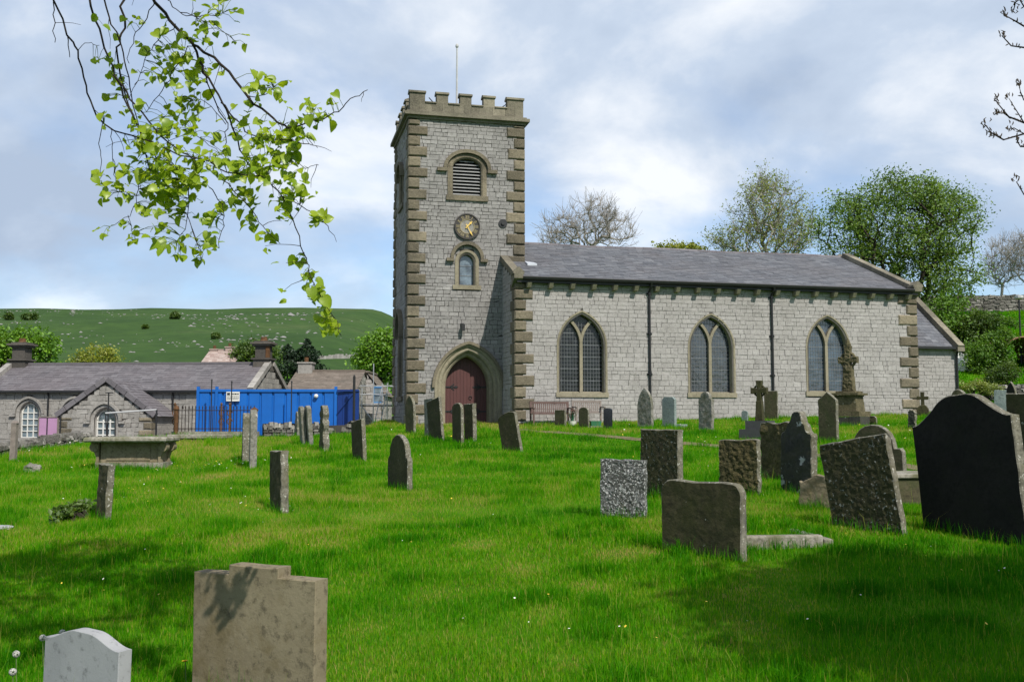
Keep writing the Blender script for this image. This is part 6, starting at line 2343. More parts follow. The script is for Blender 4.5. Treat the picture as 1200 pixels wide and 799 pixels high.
LF = {
    'fresh': leaf_mat('fresh_green_leaves', (0.045, 0.115, 0.010), (0.125, 0.23, 0.022)),
    'big': leaf_mat('sycamore_leaves', (0.065, 0.13, 0.018), (0.17, 0.26, 0.045)),
    'pale': leaf_mat('opening_buds_and_leaves', (0.13, 0.18, 0.035), (0.26, 0.30, 0.08)),
    'yellow': leaf_mat('yellow_green_leaves', (0.14, 0.18, 0.014), (0.26, 0.27, 0.035)),
    'bright': leaf_mat('bright_spring_leaves', (0.06, 0.155, 0.008), (0.15, 0.28, 0.018)),
    'dark': leaf_mat('dark_evergreen_needles', (0.006, 0.018, 0.009), (0.018, 0.04, 0.015), 0.1),
    'bush': leaf_mat('bramble_leaves', (0.028, 0.07, 0.010), (0.10, 0.155, 0.024)),
    'lime': leaf_mat('young_lime_leaves', (0.15, 0.25, 0.010), (0.32, 0.40, 0.025), 0.5, 0.4),
}


def base_at(px, Y):
    x = ray(px, 480).x * Y
    return (x, Y, float(gz(x, Y)) - 0.1)


def mk_tree(name, label, px, Y, trunk_px, ells, N, seed, r0, bark, leaf, depth=1.0, **kw):
    b = base_at(px, Y)
    tr = [tuple(at(qx, qy, Y + dy)) for qx, qy, dy in trunk_px]
    return tree(name, label, b, tr, ell_px(Y, ells, depth), N, seed, r0, M[bark], LF.get(leaf), **kw)


GB = 'trees behind the church'
mk_tree('sycamore_tree', 'big full green tree rising behind the right end of the nave roof', 1066, 66, [(1066, 395, 0), (1068, 355, 0.3)],
        [(1055, 262, 72, 58), (988, 268, 40, 48), (1110, 262, 42, 52), (1115, 322, 40, 42), (1015, 318, 48, 30), (1080, 330, 50, 40), (1062, 222, 48, 26)], 780, 3, 0.36, 'bark', 'big',
        leaf_n=54, leaf_size=0.15, spread=0.68, group=GB, seg=0.45, twigs=0, rmin=0.012, wander=0.06)
mk_tree('young_tree', 'small bright green tree under the big one, beside the chancel roof', 1108, 60, [(1108, 420, 0), (1107, 395, 0)], [(1105, 375, 20, 28), (1118, 350, 14, 16), (1098, 392, 16, 20)], 90, 5, 0.12, 'bark', 'fresh',
        leaf_n=45, leaf_size=0.17, spread=0.5, group=GB)
mk_tree('budding_tree', 'pale half leafed tree with fine twigs behind the ridge left of the big green tree', 893, 76, [(893, 345, 0), (893, 310, 0)],
        [(897, 250, 36, 38), (864, 284, 32, 22), (928, 268, 30, 38), (890, 290, 52, 20), (903, 228, 16, 16)], 300, 8, 0.26, 'pale_bark', 'pale', leaf_n=3.4, leaf_size=0.15, spread=0.40, twigs=2, twig_len=1.3, group=GB, rmin=0.010)
mk_tree('bare_tree', 'leafless grey tree standing behind the nave roof next to the tower', 690, 82, [(690, 325, 0), (692, 300, 0)],
        [(693, 262, 40, 30), (652, 275, 26, 22), (724, 272, 24, 22), (680, 280, 48, 14)], 330, 12, 0.24, 'pale_bark', None, twigs=3, twig_len=1.0, group=GB, rmin=0.010, seg=0.6)
mk_tree('rounded_tree', 'yellow green bushy crown just showing over the nave ridge', 795, 78, [(795, 330, 0), (795, 310, 0)], [(798, 296, 30, 9), (772, 293, 10, 9), (815, 296, 14, 9)], 120, 14, 0.2, 'bark', 'yellow', leaf_n=28, leaf_size=0.2, spread=0.5, group=GB)
mk_tree('bare_tree', 'faint leafless tree on the bank top left of the lamp post', 1172, 92, [(1174, 345, 0), (1175, 335, 0)], [(1176, 308, 20, 32), (1166, 322, 12, 18)], 170, 16, 0.13, 'pale_bark', None, twigs=3, twig_len=1.0, group=GB, rmin=0.010)
mk_tree('bare_tree', 'faint leafless tree at the right edge on the bank top', 1202, 90, [(1203, 345, 0), (1203, 330, 0)], [(1200, 302, 20, 30), (1212, 310, 14, 26)], 160, 17, 0.13, 'pale_bark', None, twigs=3, twig_len=1.0, group=GB, rmin=0.010)
GL = 'trees beyond the school'
mk_tree('leafy_tree', 'bright green rounded tree behind the left school chimney', 30, 64, [(30, 445, 0), (30, 430, 0)], [(38, 408, 28, 24), (8, 420, 26, 34), (58, 414, 12, 16), (-25, 415, 30, 34)], 300, 21, 0.3, 'bark', 'bright', leaf_n=32, leaf_size=0.22, spread=0.6, group=GL)
mk_tree('willow_tree', 'hazy yellow green willow on the slope behind the school roof', 114, 96, [(114, 440, 0), (114, 428, 0)], [(114, 420, 26, 14), (98, 424, 14, 10), (128, 422, 12, 12)], 160, 22, 0.15, 'bark', 'yellow', leaf_n=14, leaf_size=0.22, spread=0.7, group=GL)
mk_tree('leafy_tree', 'dark olive tree behind the right school chimney', 300, 84, [(300, 445, 0), (300, 430, 0)], [(302, 414, 22, 14), (284, 420, 14, 12)], 130, 23, 0.2, 'bark', 'bush', leaf_n=30, leaf_size=0.24, spread=0.6, group=GL)
mk_tree('leafy_tree', 'bright green tree between the cottage and the left side of the tower', 444, 74, [(444, 450, 0), (444, 440, 0)], [(440, 414, 24, 26), (455, 405, 20, 18), (432, 430, 16, 16), (470, 425, 24, 30)], 260, 24, 0.28, 'bark', 'bright', leaf_n=34, leaf_size=0.22, spread=0.6, group=GL)
for px, top, hw, lab in ((336, 403, 19, 'left and lower one of the two dark conifers'), (359, 397, 18, 'right and taller one of the two dark conifers')):
    Y = 88
    b = np.array(base_at(px, Y)); zt = EYE + ray(px, top).z * Y
    k = Y / FPX
    t = thing('conifer', tuple(b), 0, lab + ' behind the cottage roof', 'tree', 'conifers')
    H = zt - b[2]
    m = MB(); m.tube([(0, 0, 0), (0, 0, H * .5), (0, 0, H * .97)], [.22, .12, .02], 7); m.build('trunk', M['bark'], t)
    r = np.random.default_rng(px)
    n = 5200
    u = r.random(n) ** 0.7
    z = H - 5.2 * u
    rr = hw * k * np.minimum(1.0, u * 3.0) ** .7 * (0.68 + 0.5 * r.random(n)) * (0.82 + 0.25 * np.sin(z * 5.5)) * (1 + .25 * np.sin(r.integers(0, 9, n)))
    a = r.random(n) * 6.283
    C = np.stack([rr * np.cos(a), rr * np.sin(a), z - rr * .25], 1)
    leaf_mesh('crown', C, 0.28, LF['dark'], t, r.normal(.5, .2, n).clip(0, 1), px, aspect=.35)


def bush(name, label, ells, Y, n, size, leaf, seed, group, cat='bush', depth=0.8):
    e = ell_px(Y, ells, depth)
    bx, by = e[0][0], e[0][1]
    g = float(gz(bx, by))
    t = thing(name, (bx, by, g), 0, label, cat, group)
    r = np.random.default_rng(seed)
    m = MB()
    for k in range(9):
        q = e[k % len(e)]
        p = np.array(q[:3]) - np.array([bx, by, g]) + r.normal(size=3) * np.array(q[3:]) * .35
        m.tube([(r.normal() * .2, r.normal() * .2, -.1), tuple(p * .5 + np.array([0, 0, .1])), tuple(p)], [.04, .03, .012], 5)
    m.build('stem', M['bark'], t)
    C = []
    vol = np.array([q[3] * q[4] * q[5] for q in e]) ** .67; vol /= vol.sum()
    tn = []
    for q, w in zip(e, vol):
        kk = max(4, int(60 * w)) 
        d = r.normal(size=(kk, 3)); d /= np.linalg.norm(d, axis=1, keepdims=True)
        cl = np.array(q[:3]) + d * np.array(q[3:]) * r.uniform(.45, 1.0, (kk, 1))
        per = max(1, int(n * w / kk))
        tn.append(np.repeat(r.normal(.5, .2, kk), per) + r.normal(0, .12, kk * per))
        C.append(np.repeat(cl, per, 0) + r.normal(size=(kk * per, 3)) * np.array(q[3:]) * .22)
    C = np.concatenate(C) - np.array([bx, by, g])
    leaf_mesh('foliage', C, size, LF[leaf], t, np.concatenate(tn).clip(0, 1), seed)
    return t


GBU = 'bushes on the bank'
bush('bush', 'ragged yellowish weeds growing along the rubble wall right of the chancel', [(1140, 452, 14, 9), (1158, 456, 14, 7)], 50.6, 2600, .09, 'pale', 6, GBU)
bush('bush', 'olive green bush on the upper bank under the long wall', [(1172, 380, 22, 10), (1150, 372, 18, 8)], 66, 4200, .14, 'fresh', 7, GBU)
bush('bush', 'dark green bush on the bank behind the corner of the chancel', [(1132, 388, 22, 18), (1150, 380, 22, 14), (1118, 385, 14, 12)], 60, 7000, .14, 'bush', 1, GBU)
bush('bush', 'wide olive green bramble on the lower bank beside the chancel', [(1160, 412, 26, 20), (1150, 428, 22, 16), (1172, 395, 16, 12)], 56, 8000, .12, 'fresh', 2, GBU)
bush('bush', 'low pale green bush at the foot of the bank above the rubble wall', [(1180, 436, 14, 12), (1165, 442, 12, 9)], 53, 3500, .10, 'bush', 3, GBU)
for px, py, rx, ry, lab in ((10, 371, 6, 4, 'leftmost of the dark hawthorns on the distant hillside'), (35, 371, 8, 4.5, 'widest dark hawthorn on the distant hillside, near its left end'), (205, 370, 5, 4, 'hawthorn standing alone on the middle of the distant hillside'), (253, 394, 4, 3.5, 'hawthorn low on the distant hillside above the far cottage'), (170, 383, 3, 2.5, 'smallest hawthorn on the distant hillside')):
    d = ray(px, py + ry)
    ys = np.linspace(150, 700, 3000)
    g = gz(d.x * ys, ys)
    kk = np.argmax(d.z * ys + EYE < g)
    Y = float(ys[kk]) if kk else 560.0
    bush('hawthorn', lab, [(px, py, rx, ry), (px + rx * .4, py + 1, rx * .7, ry * .7)], Y, 1500, 1.0, 'bush', int(px) + 7, 'hawthorns on the hill', 'tree')


q = ground_hit(88, 607)
bush('tussock', 'small dark tussock of rank leaves beside the thin dark gravestone at the left', [(88, 597, 11, 9), (84, 601, 8, 5)], q.y, 900, .07, 'bush', 44, None, 'plant')

# limestone scars on the moor: countless small rocks
def hill_rocks():
    r = np.random.default_rng(4)
    x = r.uniform(-420, 10, 60000); y = r.uniform(260, 610, 60000)
    ok = (x > -0.56 * y) & (x < -0.08 * y)
    dens = vnoise(x, y, 45, 9) * .6 + vnoise(x, y, 14, 8) * .4
    band = np.exp(-((y - 520) / 45) ** 2) * .22 + np.exp(-((y - 400) / 40) ** 2) * .10
    ok &= r.random(len(x)) < np.clip((dens + band - .60) * 3.0, 0, 1) * .10
    x, y = x[ok][:1700], y[ok][:1700]
    z = gz(x, y)
    n = len(x)
    s = r.lognormal(-.25, .45, n) * .55
    # each rock: a squashed irregular octahedron
    o = np.array([[1, 0, 0], [0, 1, 0], [-1, 0, 0], [0, -1, 0], [0, 0, 1.0], [.5, .5, .55], [-.5, -.4, .6]])
    V = o[None] * (1 + .3 * r.normal(size=(n, 7, 3))) * s[:, None, None] * np.array([1.25, .8, .62])
    V += np.stack([x, y, z], 1)[:, None, :]
    F = np.array([[0, 5, 4], [0, 1, 5], [1, 4, 5], [1, 2, 4], [2, 6, 4], [2, 3, 6], [3, 4, 6], [3, 0, 4]])
    loops = (np.arange(n)[:, None, None] * 7 + F[None]).ravel()
    mat = plain('limestone_outcrop', (0.21, 0.205, 0.195), .95, .4, .3)
    ob = fast_mesh('limestone_outcrop', V.reshape(-1, 3), loops, np.arange(n * 8) * 3, mat, np.full(n * 8, .5))
    tag(ob, 'pale limestone rocks scattered in bands over the distant green hillside', 'rocks', kind='stuff')


hill_rocks()


# ---------------------------------------------------------------- the lime tree whose branch hangs into the picture
def lime_leaf_mesh(name, C, D, Nn, S, mat, parent, tint):
    """heart shaped leaves: C stalk end, D direction of the tip, Nn normal"""
    out = np.array([[0, 0], [.20, -.10], [.43, .02], [.50, .28], [.40, .58], [.20, .83], [0, 1.0], [-.20, .83], [-.40, .58], [-.50, .28], [-.43, .02], [-.20, -.10]])
    mid = np.array([[0, .30], [0, .65]])
    pts = np.concatenate([out, mid])
    F = [(0, 1, 12), (1, 2, 12), (2, 3, 12), (3, 4, 13, 12), (4, 5, 13), (5, 6, 13), (6, 7, 13), (7, 8, 13), (8, 9, 12, 13), (9, 10, 12), (10, 11, 12), (11, 0, 12)]
    B = np.cross(Nn, D)
    n = len(C)
    h = np.abs(pts[:, 0]) * .32 - (pts[:, 1] - .3) ** 2 * .30
    r = np.random.default_rng(3)
    wob = r.normal(size=(n, len(pts))) * .025
    V = C[:, None] + S[:, None, None] * (pts[None, :, 0:1] * B[:, None] * .95 + pts[None, :, 1:2] * D[:, None] + (h[None] + wob)[:, :, None] * Nn[:, None])
    lens = [len(f) for f in F]; flat = np.array([i for f in F for i in f])
    loops = (np.arange(n)[:, None] * len(pts) + flat[None]).ravel()
    st = np.concatenate([[0], np.cumsum(lens)[:-1]])
    starts = (np.arange(n)[:, None] * sum(lens) + st[None]).ravel()
    return fast_mesh(name, V.reshape(-1, 3), loops, starts, mat, np.repeat(tint, len(F)), parent, smooth=True)


def lime_tree():
    rnd = random.Random(17)
    r = np.random.default_rng(17)
    base = (-5.2, 1.2, float(gz(-5.2, 1.2)) - .1)
    ell = [(-1.1, 4.2, 6.6, 1.8, 1.7, 1.0), (-4.8, 2.0, 7.6, 2.6, 2.6, 2.2), (-1.4, 5.6, 6.9, 1.0, 1.4, .8), (-3.9, 5.0, 6.4, 1.2, 1.3, .9)]
    t = tree('lime_tree', 'lime tree reaching in at upper left with a drooping branch of fresh leaves', base, [(-5.0, 1.4, 3.2), (-4.4, 2.0, 5.2)], ell, 170, 41, .26, M['bark'], LF['lime'],
             leaf_n=105, leaf_size=.13, spread=.45, rmin=.006, seg=.35)
    o = Vector(base)
    Yd = 5.0
    px = lambda x, y, d=0.0: at(x, y, Yd + d)
    Z = lambda a, b, d=0.0: px(40 + a / 1.997, b / 1.997, d)        # coordinates read off an enlarged view of the branch
    stems = [
        ([(262, -60, .1), (280, 0, .1), (330, 60, .1), (370, 105, .05), (400, 170, 0), (440, 240, 0), (465, 305, .05), (500, 385, .1)], 4.6, 1.8),
        ([(370, 105, .05), (440, 150, -.05), (500, 225, -.1), (560, 275, -.15), (592, 300, -.2)], 3.6, 2.2),
        ([(592, 300, -.2), (640, 290, -.22), (700, 265, -.25), (740, 235, -.28), (777, 209, -.3)], 1.8, .8),
        ([(30, -60, .3), (45, 0, .3), (80, 85, .28), (100, 120, .25), (120, 200, .2), (145, 270, .1), (190, 305, .0), (270, 330, -.05), (340, 365, -.1), (400, 375, -.1), (450, 400, -.12), (545, 417, -.2)], 2.6, 1.4),
        ([(45, 0, .3), (47, 50, .32), (50, 100, .33)], 1.6, 1.0),
        ([(80, 85, .28), (83, 134, .3)], 1.5, .9),
        ([(118, -60, .2), (130, 0, .2), (160, 90, .2), (190, 180, .15), (230, 270, .1), (290, 380, .05)], 3.2, 1.4),
        ([(212, -60, .25), (210, 0, .25), (208, 80, .2), (196, 130, .2), (215, 230, .2), (248, 310, .15), (268, 400, .1)], 3.4, 1.2),
        ([(160, -40, .4), (175, 40, .4), (205, 110, .35), (222, 180, .3), (236, 270, .3), (262, 360, .25)], 2.4, 1.0),
        ([(190, 180, .15), (240, 250, .1), (300, 320, .0), (360, 365, -.1), (400, 378, -.1)], 2.4, 1.4),
        ([(440, 240, 0), (480, 290, -.05), (520, 320, -.1), (600, 330, -.15), (650, 345, -.2)], 2.0, 1.0),
        ([(400, 170, 0), (420, 230, .05), (450, 290, .1), (445, 330, .12), (448, 362, .15)], 1.8, .9),
        ([(575, 455, -.2), (605, 515, -.2), (628, 590, -.22), (645, 638, -.22), (668, 690, -.25), (700, 740, -.25), (718, 785, -.25)], 1.5, .8),
        ([(545, 417, -.2), (575, 455, -.2), (600, 470, -.2), (640, 490, -.2), (690, 530, -.25)], 1.6, .9),
        ([(160, 280, .1), (157, 340, .1), (155, 385, .12), (149, 430, .12)], 1.1, .6),
        ([(178, 300, .05), (181, 345, .05), (190, 395, .05), (203, 450, .05)], 1.1, .6),
        ([(248, 415, .05), (240, 460, .05), (222, 505, .05), (178, 530, .05)], 1.1, .6),
        ([(222, 505, .05), (232, 550, .05)], .9, .6),
        ([(410, 440, -.1), (440, 480, -.1), (440, 530, -.1), (430, 578, -.1)], 1.2, .7),
        ([(440, 420, -.12), (500, 480, -.15), (535, 530, -.15), (572, 568, -.15)], 1.2, .7),
        ([(330, 390, -.05), (358, 450, -.05), (360, 500, -.05), (340, 565, -.05)], 1.3, .7),
        ([(358, 500, -.05), (378, 560, -.05), (392, 600, -.08)], 1.0, .6),
        ([(280, 0, .1), (255, 60, .15), (232, 100, .2), (220, 150, .2)], 1.4, .8),
        ([(330, 60, .1), (290, 95, .15), (262, 140, .2), (236, 200, .2)], 1.3, .8),
        ([(370, 105, .05), (330, 160, .1), (300, 210, .12), (262, 262, .15)], 1.3, .8),
        ([(312, 0, .0), (345, 30, .0), (392, 40, -.05), (440, 30, -.1)], 1.3, .8),
        ([(345, 30, 0), (420, 60, -.05), (468, 95, -.1)], 1.1, .7),
        ([(500, 225, -.1), (540, 225, -.12), (562, 205, -.15)], 1.2, .7),
        ([(592, 300, -.2), (640, 320, -.2), (662, 350, -.22)], 1.2, .7),
        ([(450, 290, .1), (400, 240, .1), (372, 232, .1)], 1.0, .6),
        ([(600, 380, -.15), (640, 390, -.17), (666, 383, -.2)], 1.0, .5),
        ([(370, 310, .0), (410, 340, .02), (440, 362, .05)], 1.0, .5),
        ([(100, 120, .25), (125, 100, .25), (150, 108, .22)], 1.0, .6),
    ]
    mb = MB()
    pts_all = []
    extra = []
    for path, r0, r1 in stems:
        # smooth the hand set path a little and let the twigs wander
        P = [Z(*p) - o for p in path]
        Q = []
        for i in range(len(P) - 1):
            p0, p1, p2, p3 = P[max(i - 1, 0)], P[i], P[i + 1], P[min(i + 2, len(P) - 1)]
            n = 4
            for k in range(n):
                s = k / n
                Q.append(0.5 * ((2 * p1) + (p2 - p0) * s + (2 * p0 - 5 * p1 + 4 * p2 - p3) * s * s + (3 * p1 - p0 - 3 * p2 + p3) * s ** 3))
        Q.append(P[-1])
        Q = [q + Vector((rnd.gauss(0, .004), rnd.gauss(0, .01), rnd.gauss(0, .004))) for q in Q]
        n = len(Q)
        mb.tube([tuple(q) for q in Q], [(r0 + (r1 - r0) * i / (n - 1)) * .0021 for i in range(n)], 6)
        pts_all += [(q, i / (n - 1)) for i, q in enumerate(Q)]
    # fine side twigs
    for _ in range(38):
        q, s = pts_all[rnd.randrange(len(pts_all))]
        d = Vector((rnd.gauss(.15, .5), rnd.gauss(0, .5), rnd.gauss(-.55, .45))).normalized()
        L = rnd.uniform(.05, .17)
        a = q + d * L * .35 + Vector((rnd.gauss(0, .006), rnd.gauss(0, .006), 0)); b = q + d * L * .7 + Vector((rnd.gauss(0, .008), rnd.gauss(0, .008), -.03 * L)); e = q + d * L + Vector((0, 0, -.12 * L))
        mb.tube([tuple(q), tuple(a), tuple(b), tuple(e)], [.0019, .0016, .0013, .0009], 5)
        if rnd.random() < .65: extra.append(e)
    # the bough that carries them, arching over from the trunk above the picture
    top = [Z(a, -60, d) - o for a, d in ((262, .1), (118, .2), (30, .3), (212, .25))]
    c = Z(150, -190, .5) - o
    mb.tube([tuple(Vector((-4.5, 2.0, 5.0)) - o), tuple(Vector((-3.4, 3.6, 5.35)) - o), tuple(c + Vector((-.25, -.3, .35))), tuple(c)], [.07, .05, .03, .02], 8)
    for q in top: mb.tube([tuple(c), tuple((c + q) / 2 + Vector((0, .03, .06))), tuple(q)], [.016, .012, .009], 6)
    q = Z(160, -40, .4) - o
    mb.tube([tuple(c), tuple(q)], [.010, .005], 6)
    br = mb.build('branch', M['twig'], t, smooth=True)
    # leaves hang on short stalks, gathered where the photo shows clusters: (x, y, spread, number)
    cl = [(145, 110, 8, 3), (155, 160, 16, 8), (185, 262, 10, 3), (160, 272, 6, 2), (250, 155, 12, 5), (300, 115, 26, 16), (345, 75, 12, 5), (262, 95, 16, 6), (290, 45, 16, 5), (400, 45, 22, 11), (440, 15, 14, 5), (462, 38, 12, 4), (470, 97, 8, 3), (372, 145, 18, 9), (388, 192, 8, 3),
          (350, 225, 24, 14), (322, 205, 12, 5), (366, 258, 10, 4), (272, 232, 8, 3), (300, 282, 18, 9), (374, 312, 16, 7), (400, 298, 8, 3), (330, 300, 10, 4), (242, 350, 22, 9), (215, 384, 12, 4), (270, 385, 26, 16), (250, 410, 18, 8), (300, 430, 34, 26), (340, 440, 34, 26), (330, 490, 28, 16), (345, 410, 28, 18),
          (312, 538, 16, 7), (260, 492, 12, 5), (400, 392, 24, 14), (435, 378, 18, 10), (470, 460, 26, 14), (510, 462, 12, 5), (442, 520, 14, 6), (432, 572, 12, 5), (560, 220, 20, 10), (540, 242, 10, 4), (575, 238, 8, 3), (505, 262, 10, 4), (465, 285, 12, 4),
          (550, 332, 24, 14), (592, 342, 24, 14), (635, 332, 16, 8), (592, 388, 28, 16), (560, 422, 20, 10), (612, 405, 18, 9), (625, 375, 10, 4), (672, 300, 14, 8), (692, 282, 10, 5), (716, 270, 8, 3), (652, 352, 8, 3), (515, 352, 16, 7), (480, 395, 18, 8), (520, 400, 20, 10),
          (640, 462, 14, 8), (652, 485, 12, 6), (690, 528, 10, 5), (684, 545, 8, 3), (620, 508, 14, 7), (596, 490, 10, 5), (520, 522, 12, 5), (567, 560, 10, 4), (634, 623, 6, 2), (664, 656, 10, 5), (660, 705, 10, 4), (688, 690, 8, 3), (700, 722, 10, 5), (690, 752, 10, 5), (716, 770, 12, 6),
          (392, 612, 6, 2), (330, 590, 10, 4), (372, 575, 14, 6), (350, 575, 10, 4), (181, 549, 8, 2), (232, 560, 8, 3), (215, 525, 5, 2), (240, 535, 6, 2), (177, 458, 8, 3), (212, 450, 10, 4), (196, 440, 6, 2), (150, 424, 6, 3), (148, 398, 5, 2), (205, 300, 10, 3), (96, 96, 6, 2), (115, 6, 6, 2), (200, 20, 10, 3), (225, 90, 10, 3),
          (280, 320, 16, 6), (255, 300, 14, 5), (300, 352, 16, 7), (240, 240, 10, 3), (420, 105, 8, 2), (425, 165, 5, 2), (150, 205, 6, 2), (228, 330, 14, 5)]
    C, D, Nn, S, tn = [], [], [], [], []
    stalk = MB()
    qs = np.array([tuple(q) for q, s in pts_all])
    for x, y, sp, n in cl:
        dep = rnd.uniform(-.10, .10)
        n = int(round(n * 1.75))
        for _ in range(n):
            g = Z(x + rnd.gauss(0, sp * .95), y + rnd.gauss(0, sp * .95), 0) - o
            k = int(np.argmin(((qs[:, [0, 2]] - np.array([g.x, g.z])) ** 2).sum(1)))
            g = g * 1.0
            g.y = qs[k][1] + dep + rnd.gauss(0, .05)
            nr = Vector((rnd.gauss(0, .55), -.55 + rnd.gauss(0, .45), .65 + rnd.gauss(0, .4))).normalized()
            dn = Vector((rnd.gauss(0, .6), rnd.gauss(-.25, .4), -.7 + rnd.gauss(0, .4)))
            dn = (dn - nr * dn.dot(nr)).normalized()
            s = min(.085, max(.026, rnd.gauss(.041, .013)))
            C.append(tuple(g)); D.append(tuple(dn)); Nn.append(tuple(nr)); S.append(s)
            tn.append(min(1, max(0, rnd.gauss(.5, .22))))
            q = Vector(qs[k])
            if (q - g).length < .22:
                stalk.tube([tuple(q), tuple((q + g) / 2 + Vector((0, 0, .012))), tuple(g)], [.0016, .0013, .001], 4, caps=False)
    for e in extra:
        for _ in range(rnd.choice((1, 1, 2, 3))):
            g = e + Vector((rnd.gauss(0, .018), rnd.gauss(0, .02), rnd.gauss(-.01, .018)))
            nr = Vector((rnd.gauss(0, .55), -.55 + rnd.gauss(0, .45), .65 + rnd.gauss(0, .4))).normalized()
            dn = Vector((rnd.gauss(0, .6), rnd.gauss(-.25, .4), -.7 + rnd.gauss(0, .4)))
            C.append(tuple(g)); D.append(tuple((dn - nr * dn.dot(nr)).normalized())); Nn.append(tuple(nr)); S.append(rnd.uniform(.018, .042)); tn.append(rnd.uniform(.2, .9))
    lime_leaf_mesh('leaf_spray', np.array(C), np.array(D), np.array(Nn), np.array(S), LF['lime'], br, np.array(tn))
    stalk.build('leaf_stalks', M['bush_stalk'], br)


M['bush_stalk'] = plain('green_leaf_stalks', (0.09, 0.13, 0.02), .6, .3, 20)
lime_tree()


# the bare tree at the right edge, its budding twigs reach into the picture
def right_tree():
    base = (7.4, 9.6, float(gz(7.4, 9.6)) - .1)
    o = Vector(base)
    t = thing('budding_ash_tree', base, 0, 'leafless tree with dark budding twigs reaching in at the upper right edge', 'tree')
    mb = MB(); bd = MB()
    rnd = random.Random(5)
    Y = 9.8
    fork = Vector((7.2, 9.7, 4.6)) - o
    mb.tube([(0, 0, 0), (-.05, 0, 2.2), tuple(fork), (-.5, .1, 5.6), (-.9, .2, 6.6)], [.2, .16, .12, .08, .03], 8)
    paths = [([(1240, -30), (1205, -8), (1190, 3), (1188, 12)], 3), ([(1240, -10), (1212, 16), (1200, 8), (1190, -8)], 3), ([(1235, 48), (1200, 31), (1188, 24), (1177, 18)], 3), ([(1240, 62), (1200, 56), (1185, 54), (1174, 42)], 3),
             ([(1245, 150), (1200, 144), (1182, 137), (1173, 126), (1165, 116)], 3), ([(1200, 144), (1190, 128), (1182, 115)], 2), ([(1245, 150), (1200, 157), (1176, 164), (1162, 156), (1155, 147)], 3), ([(1176, 164), (1168, 158), (1160, 160)], 2),
             ([(1182, 137), (1176, 133), (1169, 133)], 2), ([(1200, 118), (1196, 108), (1194, 100)], 2), ([(1250, 240), (1200, 228), (1191, 213)], 3), ([(1210, 172), (1196, 172), (1192, 166)], 2), ([(1200, 157), (1188, 150), (1182, 152)], 2)]
    st = {}
    for path, w in paths:
        P = [at(x, y, Y + rnd.uniform(-.15, .15)) - o for x, y in path]
        n = len(P)
        if path[0][0] > 1205:
            P = [fork + Vector((-.1, 0, max(-1.6, min(1.6, P[0].z - fork.z)) * .7)), (fork + P[0]) / 2 + Vector((0, 0, (P[0].z - fork.z) * .3))] + P
        mb.tube([tuple(p) for p in P], [(.013 if len(P) > n else .0045) * (1 - .75 * i / (len(P) - 1)) + .0015 for i in range(len(P))], 6)
        for i in range(1, n):
            a, b = P[-n + i - 1], P[-n + i]
            for k in range(4):
                q = a.lerp(b, rnd.uniform(.2, 1)); d = Vector((rnd.gauss(-.4, .6), rnd.gauss(0, .6), rnd.gauss(.6, .5))).normalized()
                L = rnd.uniform(.02, .05)
                bd.tube([tuple(q), tuple(q + d * L * .6), tuple(q + d * L)], [.003, .0065, .002], 5)
        for k in range(7):
            q = P[-1] + Vector((rnd.gauss(0, .018), rnd.gauss(0, .018), rnd.gauss(.005, .02)))
            bd.tube([tuple(q), tuple(q + Vector((rnd.gauss(0, .012), 0, .02))), tuple(q + Vector((rnd.gauss(0, .014), 0, .04)))], [.003, .007, .002], 5)
    mb.build('trunk', M['twig'], t, smooth=True)
    bd.build('buds', M['bud'], t)


right_tree()

# the tree behind the photographer's right shoulder that shades the grass at the lower right
tree('shade_tree', 'leafy tree standing outside the right edge of the view and shading the near grass', (9.0, 0.8, float(gz(9.0, .8)) - .1), [(8.8, 1.0, 3.0), (8.0, 1.8, 4.6)],
     [(6.6, 3.4, 6.0, 1.9, 1.6, 1.1), (7.6, 2.2, 7.4, 2.4, 2.4, 1.6), (8.6, 3.9, 6.4, 1.5, 1.5, 1.1), (5.7, 2.2, 6.3, 1.2, 1.0, .8)], 230, 61, .26, M['bark'], LF['fresh'], leaf_n=75, leaf_size=.16, spread=.5, rmin=.008, seg=.35)


# ---------------------------------------------------------------- worn path
def worn_path():
    px = [(608, 503.5), (650, 507), (700, 511), (760, 516.5), (840, 523), (930, 531), (1010, 540), (1080, 550), (1130, 556)]
    P = [ground_hit(*q) for q in px]
    pts = []
    for a, b in zip(P[:-1], P[1:]):
        for k in range(8): pts.append(a.lerp(b, k / 8))
    m = MB()
    rnd = random.Random(1)
    rows = []
    for i, p in enumerate(pts):
        q = pts[min(i + 1, len(pts) - 1)] - pts[max(i - 1, 0)]
        nrm = Vector((-q.y, q.x, 0)).normalized()
        w = .30 + .10 * mnoise.noise(Vector((i * .5, 0, 0)))
        rows.append([p + nrm * w * s for s in (-1, -.4, .4, 1)])
    V = [(p.x, p.y, float(gz(p.x, p.y)) + .022) for row in rows for p in row]
    F = [(i * 4 + k, i * 4 + k + 1, (i + 1) * 4 + k + 1, (i + 1) * 4 + k) for i in range(len(rows) - 1) for k in range(3)]
    m.add(V, F)
    o = m.build('path', plain('trodden_earth', (0.17, 0.14, 0.085), 1.0, .5, 2.5, spec=.05), None)
    tag(o, kind='structure')
    return np.array([(p.x, p.y) for p in pts])


PATH = worn_path()


